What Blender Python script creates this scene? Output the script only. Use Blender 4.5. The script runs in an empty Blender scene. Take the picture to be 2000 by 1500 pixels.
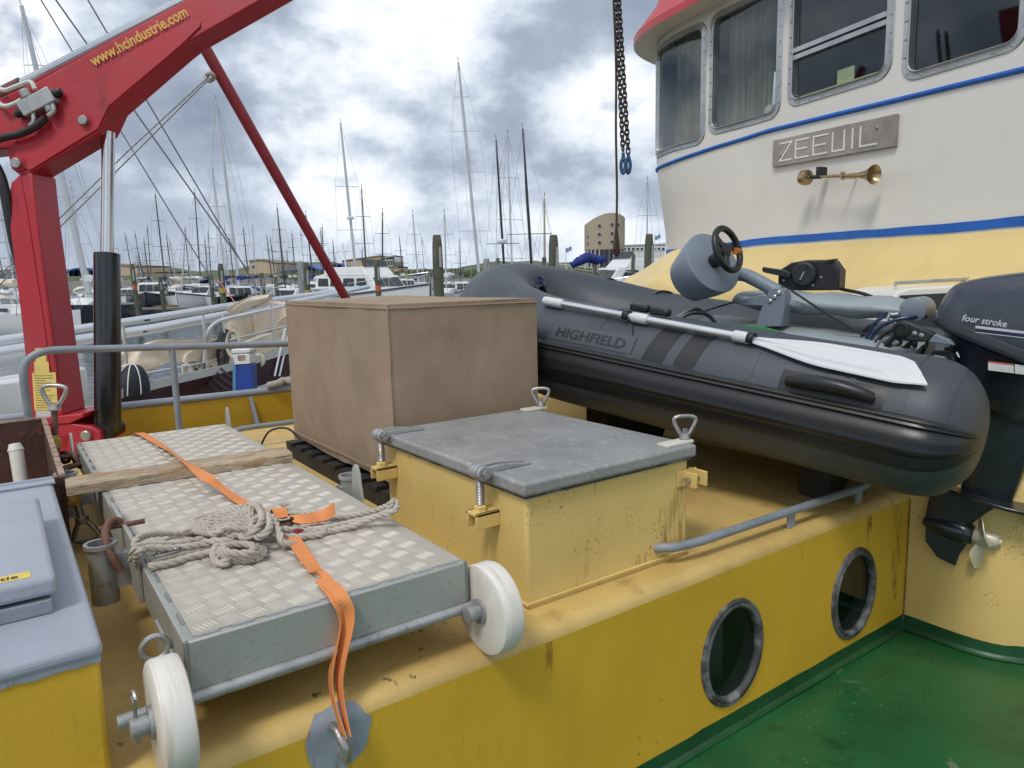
import bpy, bmesh, math, random
from mathutils import Vector as V, Matrix, noise as mnoise
R=math.radians
random.seed(7)
scn=bpy.context.scene
COL=scn.collection
# ---------------------------------------------------------------- camera
FPX,CX,CY=1400.0,1000.0,750.0
EYE=V((0,0,1.6))
_az=R(54.5); _p=math.atan((CY-545.0)/FPX); _t=math.atan(-0.023)
FW=V((math.cos(_az)*math.cos(_p),math.sin(_az)*math.cos(_p),-math.sin(_p)))
_r0=V((math.sin(_az),-math.cos(_az),0)); _u0=_r0.cross(FW)
RT=_r0*math.cos(_t)+_u0*math.sin(_t); UP=_u0*math.cos(_t)-_r0*math.sin(_t)
cd=bpy.data.cameras.new('camera'); cam=bpy.data.objects.new('camera',cd); COL.objects.link(cam)
cd.sensor_width=36; cd.lens=36*FPX/2000; cd.clip_start=.05; cd.clip_end=6000
cam.matrix_world=Matrix(((RT.x,UP.x,-FW.x,EYE.x),(RT.y,UP.y,-FW.y,EYE.y),(RT.z,UP.z,-FW.z,EYE.z),(0,0,0,1)))
scn.camera=cam
# ---------------------------------------------------------------- sky, sun, exposure
SUN_EL,SUN_AZ=R(56),R(205)      # azimuth of the sun counted from +X towards +Y
w=bpy.data.worlds.new('World'); scn.world=w; w.use_nodes=True
nt=w.node_tree; nt.nodes.clear()
def N(t,**k):
    n=nt.nodes.new(t)
    for a,b in k.items():
        if a.startswith('i_'): n.inputs[a[2:].replace('_',' ')].default_value=b
        else: setattr(n,a,b)
    return n
def LK(a,b): nt.links.new(a,b)
def ramp(nt_,pts,interp='LINEAR'):
    r=nt_.nodes.new('ShaderNodeValToRGB'); r.color_ramp.interpolation=interp
    el=r.color_ramp.elements
    while len(el)<len(pts): el.new(.5)
    for e,(p,c) in zip(el,pts): e.position=p; e.color=c if len(c)==4 else (*c,1)
    return r
sky=N('ShaderNodeTexSky',sky_type='NISHITA'); sky.sun_disc=False
sky.sun_elevation=SUN_EL; sky.sun_rotation=math.pi/2-SUN_AZ; sky.air_density=1.0; sky.dust_density=.6
tc=N('ShaderNodeTexCoord'); sep=N('ShaderNodeSeparateXYZ'); LK(tc.outputs['Generated'],sep.inputs[0])
SKY_OFF=(5.3,2.2,1.1)
mp=N('ShaderNodeMapping'); mp.inputs['Location'].default_value=SKY_OFF; mp.inputs['Scale'].default_value=(1,1,1.55); LK(tc.outputs['Generated'],mp.inputs[0])
n1=N('ShaderNodeTexNoise',i_Scale=3.6,i_Detail=8.0,i_Roughness=.55,i_Distortion=.0); LK(mp.outputs[0],n1.inputs[0])
n2=N('ShaderNodeTexNoise',i_Scale=1.3,i_Detail=2.0,i_Roughness=.5); LK(mp.outputs[0],n2.inputs[0])
n3=N('ShaderNodeTexNoise',i_Scale=10.0,i_Detail=5.0,i_Roughness=.6,i_Distortion=.1); LK(mp.outputs[0],n3.inputs[0])
m1=N('ShaderNodeMath',operation='MULTIPLY_ADD'); LK(n2.outputs[0],m1.inputs[0]); m1.inputs[1].default_value=.25; LK(n1.outputs[0],m1.inputs[2])
m2=N('ShaderNodeMath',operation='MULTIPLY_ADD'); LK(n3.outputs[0],m2.inputs[0]); m2.inputs[1].default_value=.24; LK(m1.outputs[0],m2.inputs[2])
# cloud brightness: thick parts are dark grey-blue, thin parts white
cr=ramp(nt,[(.0,(.98,.985,1.0)),(.33,(.90,.92,.955)),(.44,(.73,.79,.87)),(.55,(.53,.60,.70)),(.68,(.37,.43,.53)),(1,(.25,.30,.39))])
mr=N('ShaderNodeMapRange'); LK(m2.outputs[0],mr.inputs[0]); mr.inputs[1].default_value=.515; mr.inputs[2].default_value=.965
LK(mr.outputs[0],cr.inputs[0])
# cover: where the noise is lowest the blue shows
cv=ramp(nt,[(.0,(0,0,0)),(.16,(1,1,1))]); mr2=N('ShaderNodeMapRange'); LK(m1.outputs[0],mr2.inputs[0]); mr2.inputs[1].default_value=.44; mr2.inputs[2].default_value=.9
LK(mr2.outputs[0],cv.inputs[0])
# towards the horizon the layers of cloud pile up into a pale band
hz=N('ShaderNodeMapRange'); LK(sep.outputs[2],hz.inputs[0]); hz.inputs[1].default_value=-.02; hz.inputs[2].default_value=.14; hz.inputs[3].default_value=.5; hz.inputs[4].default_value=0
mixh=N('ShaderNodeMixRGB'); LK(hz.outputs[0],mixh.inputs[0]); LK(cr.outputs[0],mixh.inputs[1]); mixh.inputs[2].default_value=(.70,.78,.88,1)
bg1=N('ShaderNodeBackground'); LK(sky.outputs[0],bg1.inputs[0]); bg1.inputs[1].default_value=.10
bg2=N('ShaderNodeBackground'); LK(mixh.outputs[0],bg2.inputs[0]); bg2.inputs[1].default_value=.95
mx=N('ShaderNodeMixShader'); LK(cv.outputs[0],mx.inputs[0]); LK(bg1.outputs[0],mx.inputs[1]); LK(bg2.outputs[0],mx.inputs[2])
wo=N('ShaderNodeOutputWorld'); LK(mx.outputs[0],wo.inputs[0])
sl=bpy.data.lights.new('sun','SUN'); sun=bpy.data.objects.new('sun',sl); COL.objects.link(sun)
sl.energy=1.5; sl.angle=R(14); sl.color=(1,.95,.88)
sd=V((math.cos(SUN_EL)*math.cos(SUN_AZ),math.cos(SUN_EL)*math.sin(SUN_AZ),math.sin(SUN_EL)))
sun.rotation_euler=sd.to_track_quat('Z','Y').to_euler(); sun.location=sd*40
vs=scn.view_settings; vs.view_transform='Standard'; vs.look='None'; vs.gamma=1; vs.use_curve_mapping=False; vs.exposure=0.25
scn.cycles.max_bounces=5; scn.cycles.diffuse_bounces=3; scn.cycles.glossy_bounces=3; scn.cycles.transparent_max_bounces=10

# ---------------------------------------------------------------- helpers
def ray(px,py): return FW+RT*((px-CX)/FPX)-UP*((py-CY)/FPX)
def dd(px,py,D): return EYE+ray(px,py)*D                      # a point at depth D
def atz(px,py,z): d=ray(px,py); return EYE+d*((z-EYE.z)/d.z)
def aty(px,py,y): d=ray(px,py); return EYE+d*(y/d.y)
def atx(px,py,x): d=ray(px,py); return EYE+d*(x/d.x)

class MB:
    def __init__(s): s.v=[]; s.f=[]
    def add(s,vs,fs):
        o=len(s.v); s.v+= [V(p) for p in vs]; s.f+=[tuple(i+o for i in f) for f in fs]; return s
    def box(s,a,b):
        (x0,y0,z0),(x1,y1,z1)=a,b
        return s.add([(x0,y0,z0),(x1,y0,z0),(x1,y1,z0),(x0,y1,z0),(x0,y0,z1),(x1,y0,z1),(x1,y1,z1),(x0,y1,z1)],
            [(0,3,2,1),(4,5,6,7),(0,1,5,4),(1,2,6,5),(2,3,7,6),(3,0,4,7)])
    def obox(s,c,sz,X,Y,Z):
        c=V(c); X,Y,Z=V(X).normalized()*sz[0]/2,V(Y).normalized()*sz[1]/2,V(Z).normalized()*sz[2]/2
        p=[c+X*i+Y*j+Z*k for k in(-1,1) for (i,j) in((-1,-1),(1,-1),(1,1),(-1,1))]
        return s.add(p,[(0,3,2,1),(4,5,6,7),(0,1,5,4),(1,2,6,5),(2,3,7,6),(3,0,4,7)])
    def tube(s,path,r,n=8,caps=True,closed=False,flat=None):
        P=[V(p) for p in path]; m=len(P)
        if m<2: return s
        rr=r if isinstance(r,(list,tuple)) else [r]*m
        T=[]
        for i in range(m):
            a=P[(i-1)%m] if closed or i>0 else P[0]; b=P[(i+1)%m] if closed or i<m-1 else P[-1]
            d=b-a; T.append(d.normalized() if d.length>1e-9 else V((0,0,1)))
        u=T[0].orthogonal().normalized(); rings=[]
        for i in range(m):
            u=(u-T[i]*u.dot(T[i]))
            u=u.normalized() if u.length>1e-6 else T[i].orthogonal().normalized()
            w_=T[i].cross(u)
            rings.append([P[i]+(u*math.cos(2*math.pi*k/n)+w_*math.sin(2*math.pi*k/n))*rr[i] for k in range(n)])
        o=len(s.v); s.v+=[p for g in rings for p in g]
        for i in range(m if closed else m-1):
            j=(i+1)%m
            for k in range(n): s.f.append((o+i*n+k,o+i*n+(k+1)%n,o+j*n+(k+1)%n,o+j*n+k))
        if caps and not closed:
            s.f.append(tuple(o+k for k in range(n))[::-1]); s.f.append(tuple(o+(m-1)*n+k for k in range(n)))
        return s
    def lathe(s,prof,o,axis,n=24,caps=True,X=None,sx=1,sy=1):
        o=V(o); A=V(axis).normalized(); X=(V(X)-A*V(X).dot(A)).normalized() if X is not None else A.orthogonal().normalized(); Y=A.cross(X)
        b=len(s.v)
        for r,h in prof:
            for k in range(n):
                a=2*math.pi*k/n; s.v.append(o+A*h+X*(r*sx*math.cos(a))+Y*(r*sy*math.sin(a)))
        for i in range(len(prof)-1):
            for k in range(n): s.f.append((b+i*n+k,b+i*n+(k+1)%n,b+(i+1)*n+(k+1)%n,b+(i+1)*n+k))
        if caps:
            if prof[0][0]>1e-5: s.f.append(tuple(b+k for k in range(n))[::-1])
            if prof[-1][0]>1e-5: s.f.append(tuple(b+(len(prof)-1)*n+k for k in range(n)))
        return s
    def prism(s,poly,vec):
        vec=V(vec); P=[V(p) for p in poly]; n=len(P)
        return s.add(P+[p+vec for p in P],[tuple(range(n))[::-1],tuple(range(n,2*n))]+[(i,(i+1)%n,n+(i+1)%n,n+i) for i in range(n)])
    def surf(s,G,cu=False,cv=False):
        a=len(G); b=len(G[0]); o=len(s.v); s.v+=[V(p) for g in G for p in g]
        for i in range(a if cu else a-1):
            for j in range(b if cv else b-1):
                s.f.append((o+i*b+j,o+i*b+(j+1)%b,o+((i+1)%a)*b+(j+1)%b,o+((i+1)%a)*b+j))
        return s
    def slab(s,G,off):          # a sheet with thickness: grid plus the same grid moved by off(i,j)
        a=len(G); b=len(G[0]); s.surf(G); o=len(s.v)
        H=[[V(G[i][j])+V(off(i,j) if callable(off) else off) for j in range(b)] for i in range(a)]
        s.surf(H); q=o-a*b
        ed=[(i,0) for i in range(a)]+[(a-1,j) for j in range(1,b)]+[(i,b-1) for i in range(a-2,-1,-1)]+[(0,j) for j in range(b-2,0,-1)]
        for k in range(len(ed)):
            (i,j),(m,n)=ed[k],ed[(k+1)%len(ed)]; s.f.append((q+i*b+j,q+m*b+n,o+m*b+n,o+i*b+j))
        return s
    def xf(s,M):
        s.v=[M@p for p in s.v]; return s
    def build(s,name,mat,parent=None,local=False,bev=0,seg=2,sharp=38,kind=None,weld=False):
        me=bpy.data.meshes.new(name)
        if parent is not None: o=WORG[parent.name]; org=None
        elif local: o=Matrix(); org=None
        else:
            xs=[p.x for p in s.v]; ys=[p.y for p in s.v]; org=V(((min(xs)+max(xs))/2,(min(ys)+max(ys))/2,min(p.z for p in s.v))); o=Matrix.Translation(org)
        inv=o.inverted() if not local else Matrix()
        me.from_pydata([inv@p for p in s.v],[],s.f)
        bm=bmesh.new(); bm.from_mesh(me)
        if weld: bmesh.ops.remove_doubles(bm,verts=bm.verts,dist=1e-5)
        bmesh.ops.recalc_face_normals(bm,faces=bm.faces); bm.to_mesh(me); bm.free()
        me.polygons.foreach_set('use_smooth',[True]*len(me.polygons)); me.set_sharp_from_angle(angle=R(sharp))
        me.materials.append(MAT(mat))
        ob=bpy.data.objects.new(name,me); COL.objects.link(ob)
        if parent is not None: ob.parent=parent; WORG[ob.name]=WORG[parent.name]
        else:
            if org is not None: ob.location=org
            WORG[ob.name]=o
        if bev:
            b=ob.modifiers.new('bevel','BEVEL'); b.width=bev; b.segments=seg; b.limit_method='ANGLE'; b.angle_limit=R(40)
        if kind: ob['kind']=kind
        return ob
WORG={}
def tag(o,label=None,cat=None,group=None,kind=None):
    if label: o['label']=label
    if cat: o['category']=cat
    if group: o['group']=group
    if kind: o['kind']=kind
    return o
def thing(name,label,cat,loc=(0,0,0),rot=None,group=None):
    o=bpy.data.objects.new(name,None); COL.objects.link(o); o.empty_display_size=.1
    M=Matrix.Translation(V(loc))
    if rot is not None: M=M@rot.to_4x4()
    o.matrix_world=M; WORG[o.name]=M
    return tag(o,label,cat,group)
def text(s,size,fn,name,mat,parent,depth=.002,bold=0,space=1,sub=0,align='LEFT',local=False,shear=0):
    c=bpy.data.curves.new(name,'FONT'); c.body=s; c.size=size; c.extrude=0; c.space_character=space; c.offset=bold; c.align_x=align; c.shear=shear; c.resolution_u=3
    ob=bpy.data.objects.new(name,c); COL.objects.link(ob)
    me0=bpy.data.meshes.new_from_object(ob); bm=bmesh.new(); bm.from_mesh(me0)
    for i in range(sub): bmesh.ops.subdivide_edges(bm,edges=[e for e in bm.edges if e.calc_length()>size*.12],cuts=2,use_grid_fill=False)
    b=MB(); b.v=[V(fn(v.co.x,v.co.y)) for v in bm.verts]; bm.verts.index_update(); b.f=[tuple(v.index for v in f.verts) for f in bm.faces]
    bm.free(); bpy.data.objects.remove(ob); bpy.data.curves.remove(c); bpy.data.meshes.remove(me0)
    return b.build(name,mat,parent)
def spline(P,n=8,closed=False):     # Catmull-Rom through the points
    P=[V(p) for p in P]; m=len(P); out=[]
    for i in range(m if closed else m-1):
        if closed: a,b,c,d=P[i-1],P[i],P[(i+1)%m],P[(i+2)%m]
        else: a,b,c,d=P[max(i-1,0)],P[i],P[i+1],P[min(i+2,m-1)]
        for k in range(n):
            t=k/n; out.append(.5*((2*b)+(c-a)*t+(2*a-5*b+4*c-d)*t*t+(3*b-a-3*c+d)*t**3))
    if not closed: out.append(P[-1])
    return out
def lerp(a,b,t): return a+(b-a)*t
def sstep(a,b,x):
    t=min(1,max(0,(x-a)/(b-a))); return t*t*(3-2*t)

# ---------------------------------------------------------------- materials
MATS={}; SPEC={}
def MAT(n):
    if n not in MATS: MATS[n]=mkmat(n,**SPEC[n])
    return MATS[n]
def mkmat(name,col,rough=.5,metal=0,var=.08,vs=3.,bump=.0,bs=60.,layers=(),rvar=.1,coat=0,bst=(1,1,1),spec=.5,bdist=.01,wave=None,trans=0,big=None,alpha=None):
    m=bpy.data.materials.new(name); m.use_nodes=True; t=m.node_tree; nd=t.nodes; L=t.links.new
    b=nd['Principled BSDF']; b.inputs['Metallic'].default_value=metal; b.inputs['Coat Weight'].default_value=coat; b.inputs['Coat Roughness'].default_value=.12
    b.inputs['Specular IOR Level'].default_value=spec; b.inputs['Transmission Weight'].default_value=trans
    c=nd.new('ShaderNodeTexCoord'); co=c.outputs['Object']
    def nz(sc,st=(1,1,1),det=3,ro=.6,off=0):
        mp=nd.new('ShaderNodeMapping'); mp.inputs['Scale'].default_value=st; mp.inputs['Location'].default_value=(off,off*1.7,off*.6); L(co,mp.inputs[0])
        n=nd.new('ShaderNodeTexNoise'); n.inputs['Scale'].default_value=sc; n.inputs['Detail'].default_value=det; n.inputs['Roughness'].default_value=ro; L(mp.outputs[0],n.inputs[0]); return n.outputs[0]
    base=nz(vs); r=ramp(t,[(.28,[max(0,x*(1-var*1.6)) for x in col]),(.5,col),(.72,[min(1,x*(1+var)) for x in col])]); L(base,r.inputs[0]); cur=r.outputs[0]
    for i,(lc,sc,lo,hi,st,amt,*mk) in enumerate(layers):     # mk: a second, larger noise that gathers the marks into patches
        f=nz(sc,st,4,.62,3.7+i*5.1); rr=ramp(t,[(lo,(0,0,0)),(hi,(amt,amt,amt))]); L(f,rr.inputs[0]); fo=rr.outputs[0]
        if mk:
            f2=nz(mk[0],(1,1,1),3,.5,1.3+i*2.9); r2=ramp(t,[(mk[1],(0,0,0)),(mk[1]+.08,(1,1,1))]); L(f2,r2.inputs[0])
            mu=nd.new('ShaderNodeMath'); mu.operation='MULTIPLY'; L(fo,mu.inputs[0]); L(r2.outputs[0],mu.inputs[1]); fo=mu.outputs[0]
        mxx=nd.new('ShaderNodeMixRGB'); L(fo,mxx.inputs[0]); L(cur,mxx.inputs[1]); mxx.inputs[2].default_value=(*lc,1); cur=mxx.outputs[0]
    L(cur,b.inputs['Base Color'])
    if alpha:   # thin stain: bare in places
        ra=ramp(t,[(alpha[1],(0,0,0)),(alpha[2],(1,1,1))]); L(nz(alpha[0],alpha[3],4,.6,4.4),ra.inputs[0]); L(ra.outputs[0],b.inputs['Alpha'])
    mr=nd.new('ShaderNodeMapRange'); L(nz(vs*4,off=9),mr.inputs[0]); mr.inputs[3].default_value=max(.03,rough-rvar); mr.inputs[4].default_value=min(1,rough+rvar); L(mr.outputs[0],b.inputs['Roughness'])
    if bump:
        bp=nd.new('ShaderNodeBump'); bp.inputs['Strength'].default_value=bump; bp.inputs['Distance'].default_value=bdist
        if wave:
            wv=nd.new('ShaderNodeTexWave'); wv.inputs['Scale'].default_value=wave; wv.inputs['Distortion'].default_value=1; L(co,wv.inputs[0]); L(wv.outputs[1],bp.inputs['Height'])
        else: L(nz(bs,bst,2,.6,2),bp.inputs['Height'])
        out=bp.outputs[0]
        if big:     # slow ripple of thin plating
            b2=nd.new('ShaderNodeBump'); b2.inputs['Strength'].default_value=big[1]; b2.inputs['Distance'].default_value=.03; L(nz(big[0],(1,1,1),1,.5,7),b2.inputs['Height']); L(out,b2.inputs['Normal']); out=b2.outputs[0]
        L(out,b.inputs['Normal'])
    return m
RUST=(.16,.055,.02); DIRT=(.13,.09,.05); BLK=(.012,.012,.014)
def S(n,col,**k): SPEC[n]=dict(col=col,**k)
S('mustard',(.63,.385,.030),rough=.42,var=.08,vs=1.3,bump=.10,bs=90,bst=(1,1,.5),big=(2.2,.25),layers=[((.46,.26,.022),4,.50,.78,(2.5,2.5,.6),.25),((.68,.44,.07),2,.55,.8,(1,1,.4),.4),((.36,.17,.025),7,.60,.74,(7,7,.3),.35,1.8,.56),(RUST,34,.64,.68,(1,1,1),.75,2.4,.58)])
S('pale_yellow',(.70,.51,.18),rough=.45,var=.05,vs=2,bump=.12,bs=80,bst=(1,1,.3),big=(2.5,.2),layers=[((.48,.30,.08),3,.52,.8,(1,1,1),.35),(RUST,95,.60,.64,(1,1,1),.85,5.,.56),((.36,.17,.05),12,.62,.70,(3,3,.3),.55,2.5,.55)])
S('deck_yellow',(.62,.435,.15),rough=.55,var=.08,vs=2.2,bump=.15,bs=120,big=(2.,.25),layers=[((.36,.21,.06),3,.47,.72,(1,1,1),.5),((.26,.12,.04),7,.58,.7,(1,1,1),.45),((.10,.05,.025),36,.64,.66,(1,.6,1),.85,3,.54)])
S('casing_yellow',(.72,.55,.23),rough=.38,var=.05,vs=1,bump=.06,bs=120,layers=[((.42,.24,.06),4,.55,.8,(1,1,.3),.3)])
S('green',(.015,.105,.034),rough=.34,var=.22,vs=2.2,bump=.12,bs=14,bdist=.004,layers=[((.03,.13,.03),1.6,.5,.75,(1,1,1),.5),((.30,.34,.27),55,.675,.70,(1,1,1),.5),((.36,.30,.26),16,.56,.62,(1,1,1),.6,1.3,.60),((.004,.03,.012),6,.6,.72,(1,1,1),.5)],spec=.5)
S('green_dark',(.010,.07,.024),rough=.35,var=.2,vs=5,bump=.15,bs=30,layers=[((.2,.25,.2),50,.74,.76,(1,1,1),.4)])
S('rubber',(.045,.046,.048),rough=.6,var=.3,vs=8,bump=.3,bs=40,layers=[((.22,.23,.23),10,.47,.65,(1,1,1),.8),(RUST,18,.64,.7,(1,1,1),.6)])
S('dark_room',(.012,.013,.014),rough=.8)
S('curtain',(.40,.36,.30),rough=.9,var=.15,vs=9,bump=.3,bs=200)
S('white',(.74,.72,.66),rough=.36,var=.03,vs=1,bump=.08,bs=40,big=(1.6,.18),layers=[((.52,.47,.38),2,.58,.85,(1,1,.4),.22),((.25,.18,.12),90,.735,.75,(1,1,1),.6)])
S('cream',(.66,.64,.56),rough=.5,var=.1,vs=4)
S('blue',(.012,.12,.48),rough=.4,var=.12,vs=4,bump=.1,bs=60)
S('roof_red',(.50,.055,.06),rough=.42,var=.08,vs=2,bump=.05,bs=60,layers=[((.35,.1,.09),6,.55,.8,(1,1,1),.3)])
S('alu',(.44,.45,.45),rough=.34,metal=.85,var=.12,vs=6,rvar=.15,layers=[((.3,.3,.29),10,.5,.75,(1,1,1),.5)])
S('alu_bright',(.72,.73,.75),rough=.3,metal=.9,var=.08,vs=5)
S('galv',(.40,.41,.41),rough=.5,metal=.55,var=.15,vs=12,bump=.12,bs=150,layers=[((.16,.14,.12),30,.58,.7,(1,1,1),.6)])
S('steel',(.42,.41,.40),rough=.4,metal=.8,var=.2,vs=15,bump=.1,bs=120,layers=[(RUST,26,.58,.7,(1,1,1),.5)])
S('lid_grey',(.32,.325,.325),rough=.5,metal=.25,var=.12,vs=3,bump=.1,bs=300,layers=[((.52,.53,.53),60,.55,.66,(1,.4,1),.45),((.2,.19,.17),5,.5,.75,(1,1,1),.5),((.12,.1,.09),40,.68,.72,(1,1,1),.5)])
S('grey_paint',(.24,.27,.31),rough=.42,var=.12,vs=6,bump=.12,bs=90,layers=[((.11,.10,.09),30,.66,.7,(1,1,1),.7),(RUST,22,.71,.75,(1,1,1),.6)])
S('bluegrey',(.325,.36,.42),rough=.44,var=.05,vs=2.5,bump=.22,bs=110,bdist=.006,layers=[((.38,.43,.51),9,.5,.8,(1,1,1),.35),((.15,.17,.2),60,.72,.75,(1,1,1),.3)])
S('wood_grey',(.36,.335,.31),rough=.75,var=.2,vs=4,bump=.35,bs=40,bst=(8,1,8),layers=[((.13,.11,.1),24,.5,.72,(10,1,10),.5)])
S('brass',(.42,.32,.18),rough=.34,metal=.9,var=.15,vs=30,layers=[((.15,.11,.07),50,.55,.7,(1,1,1),.5)])
S('black',(.014,.014,.016),rough=.45,var=.2,vs=10)
S('black_gloss',(.012,.013,.017),rough=.22,var=.15,vs=5,coat=.3)
S('letter_white',(.8,.79,.74),rough=.5)
S('yellow_label',(.72,.55,.10),rough=.5,var=.1,vs=20)
S('note',(.74,.72,.36),rough=.6)
def glassmat():
    m=bpy.data.materials.new('glass'); m.use_nodes=True; t=m.node_tree; t.nodes.clear(); n=t.nodes.new
    o=n('ShaderNodeOutputMaterial'); tr=n('ShaderNodeBsdfTransparent'); tr.inputs[0].default_value=(.80,.84,.84,1)
    g=n('ShaderNodeBsdfGlossy'); g.inputs['Roughness'].default_value=.03; g.inputs[0].default_value=(.9,.95,1,1)
    lw=n('ShaderNodeLayerWeight'); lw.inputs[0].default_value=.5; fr=ramp(t,[(.0,(.04,.04,.04)),(.6,(.05,.05,.05)),(.85,(.18,.18,.18)),(1,(.8,.8,.8))]); t.links.new(lw.outputs['Facing'],fr.inputs[0]); mx=n('ShaderNodeMixShader')
    t.links.new(fr.outputs[0],mx.inputs[0]); t.links.new(tr.outputs[0],mx.inputs[1]); t.links.new(g.outputs[0],mx.inputs[2]); t.links.new(mx.outputs[0],o.inputs[0]); return m
MATS['glass']=glassmat()

S('dim_curtain',(.10,.115,.10),rough=.9,var=.2,vs=6)
# ================================================================= own ship: side deck
ZF=-.07; YW=1.53; XE=3.32
b=MB()
G=[[V((lerp(-1.6,4.6,i/60),lerp(-1.4,YW+.1,j/30),ZF+.006*mnoise.noise(V((i*.31,j*.23,0))))) for j in range(31)] for i in range(61)]
b.surf(G); deck=tag(b.build('side_deck','green',kind='structure'),None)
# casing corner in plan: straight at x=XE, then an arc, then along +X
def casing_plan(off=0):
    P=[V((XE+off,YW+3.4,0)),V((XE+off,YW,0)),V((XE+off,1.30,0))]
    for k in range(1,13):
        a=R(90*k/12); P.append(V((3.67-(.35-off)*math.cos(a),1.30-(.35-off)*math.sin(a),0)))
    P.append(V((8.5,.95+off,0))); return P
# painted coving where deck and walls meet
b=MB(); plan=[V((-1.6,YW,0))]+[V((XE,YW,0))]+casing_plan()[2:]
sec=[(0,.0),(.0025,.0),(.003,-.03),(.005,-.048),(.012,-.058),(.022,ZF+.006)]
G=[]
for i,p in enumerate(plan):
    a=plan[max(i-1,0)]; c=plan[min(i+1,len(plan)-1)]
    if i in(0,): nrm=V((0,-1,0))
    elif i==1: nrm=V((-1,-1,0))
    else:
        d=(c-a).normalized() if i>2 else V((0,-1,0)); nrm=V((d.y,-d.x,0))
    wob=.006*mnoise.noise(V((i*3.1,0,0)))
    G.append([p+nrm*o+V((0,0,z+(wob if j<2 else 0))) for j,(o,z) in enumerate(sec)])
# finer along the long wall for an uneven paint edge
n0=90; W0=[]
for k in range(n0):
    x=lerp(-1.6,XE-.02,k/n0); wob=.004*mnoise.noise(V((x*6,0,0)))+.003*mnoise.noise(V((x*21,5,0)))
    W0.append([V((x,YW-o,z+(wob if j<2 else 0))) for j,(o,z) in enumerate(sec)])
b.surf(W0+G[1:]); b.build('deck_coving','green_dark',deck,sharp=14)

# ================================================================= cabin trunk with portholes
trunk=thing('cabin_trunk','low mustard yellow cabin trunk with two oval portholes beside the green side deck','cabin',(1,YW,ZF))
PH=[(2.05,.238),(2.87,.23)]; RX,RZ=.172,.2; NP=40
b=MB(); ZT=.56; EB=.045
def holepatch(b,x0,x1,z0,z1,cx,cz,rx,rz,y,n=NP,pt=None):
    pt=pt or (lambda x,z:V((x,y,z)))
    inn=[];out=[]
    for k in range(n):
        a=2*math.pi*(k+.5)/n; c,s_=math.cos(a),math.sin(a)
        inn.append((cx+rx*c,cz+rz*s_))
        tx=((x1-cx) if c>0 else (cx-x0))/max(abs(c),1e-6); tz=((z1-cz) if s_>0 else (cz-z0))/max(abs(s_),1e-6); t=min(tx,tz)
        out.append((cx+t*c,cz+t*s_))
    cor={}
    o=len(b.v); b.v+=[pt(*p) for p in inn]+[pt(*p) for p in out]
    for k in range(n):
        j=(k+1)%n; (ax,az),(bx,bz)=out[k],out[j]
        if abs(ax-bx)>1e-6 and abs(az-bz)>1e-6:
            kx=x1 if max(ax,bx)>cx+ (x1-cx)*.999 else x0; kz=z1 if max(az,bz)>cz+(z1-cz)*.999 else z0
            b.v.append(pt(kx,kz)); b.f.append((o+k,o+j,o+n+j,len(b.v)-1,o+n+k))
        else: b.f.append((o+k,o+j,o+n+j,o+n+k))
    return inn
xs=[-1.6]; TUN=[]
for cx,cz in PH:
    x0,x1=cx-.3,cx+.3
    b.add([(xs[-1],YW,ZF),(x0,YW,ZF),(x0,YW,ZT),(xs[-1],YW,ZT)],[(0,1,2,3)])
    inn=holepatch(b,x0,x1,ZF,ZT,cx,cz,RX-.022,RZ-.022,YW); xs.append(x1)
    o=len(b.v); b.v+=[V((x,YW,z)) for x,z in inn]+[V((x,YW+.07,z)) for x,z in inn]
    t_=MB(); t_.v=b.v[o:]; del b.v[o:]; t_.f=[(k,(k+1)%NP,NP+(k+1)%NP,NP+k) for k in range(NP)]; TUN.append(t_)
b.add([(xs[-1],YW,ZF),(XE,YW,ZF),(XE,YW,ZT),(xs[-1],YW,ZT)],[(0,1,2,3)])
b.build('wall','mustard',trunk,weld=True,sharp=30)
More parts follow.
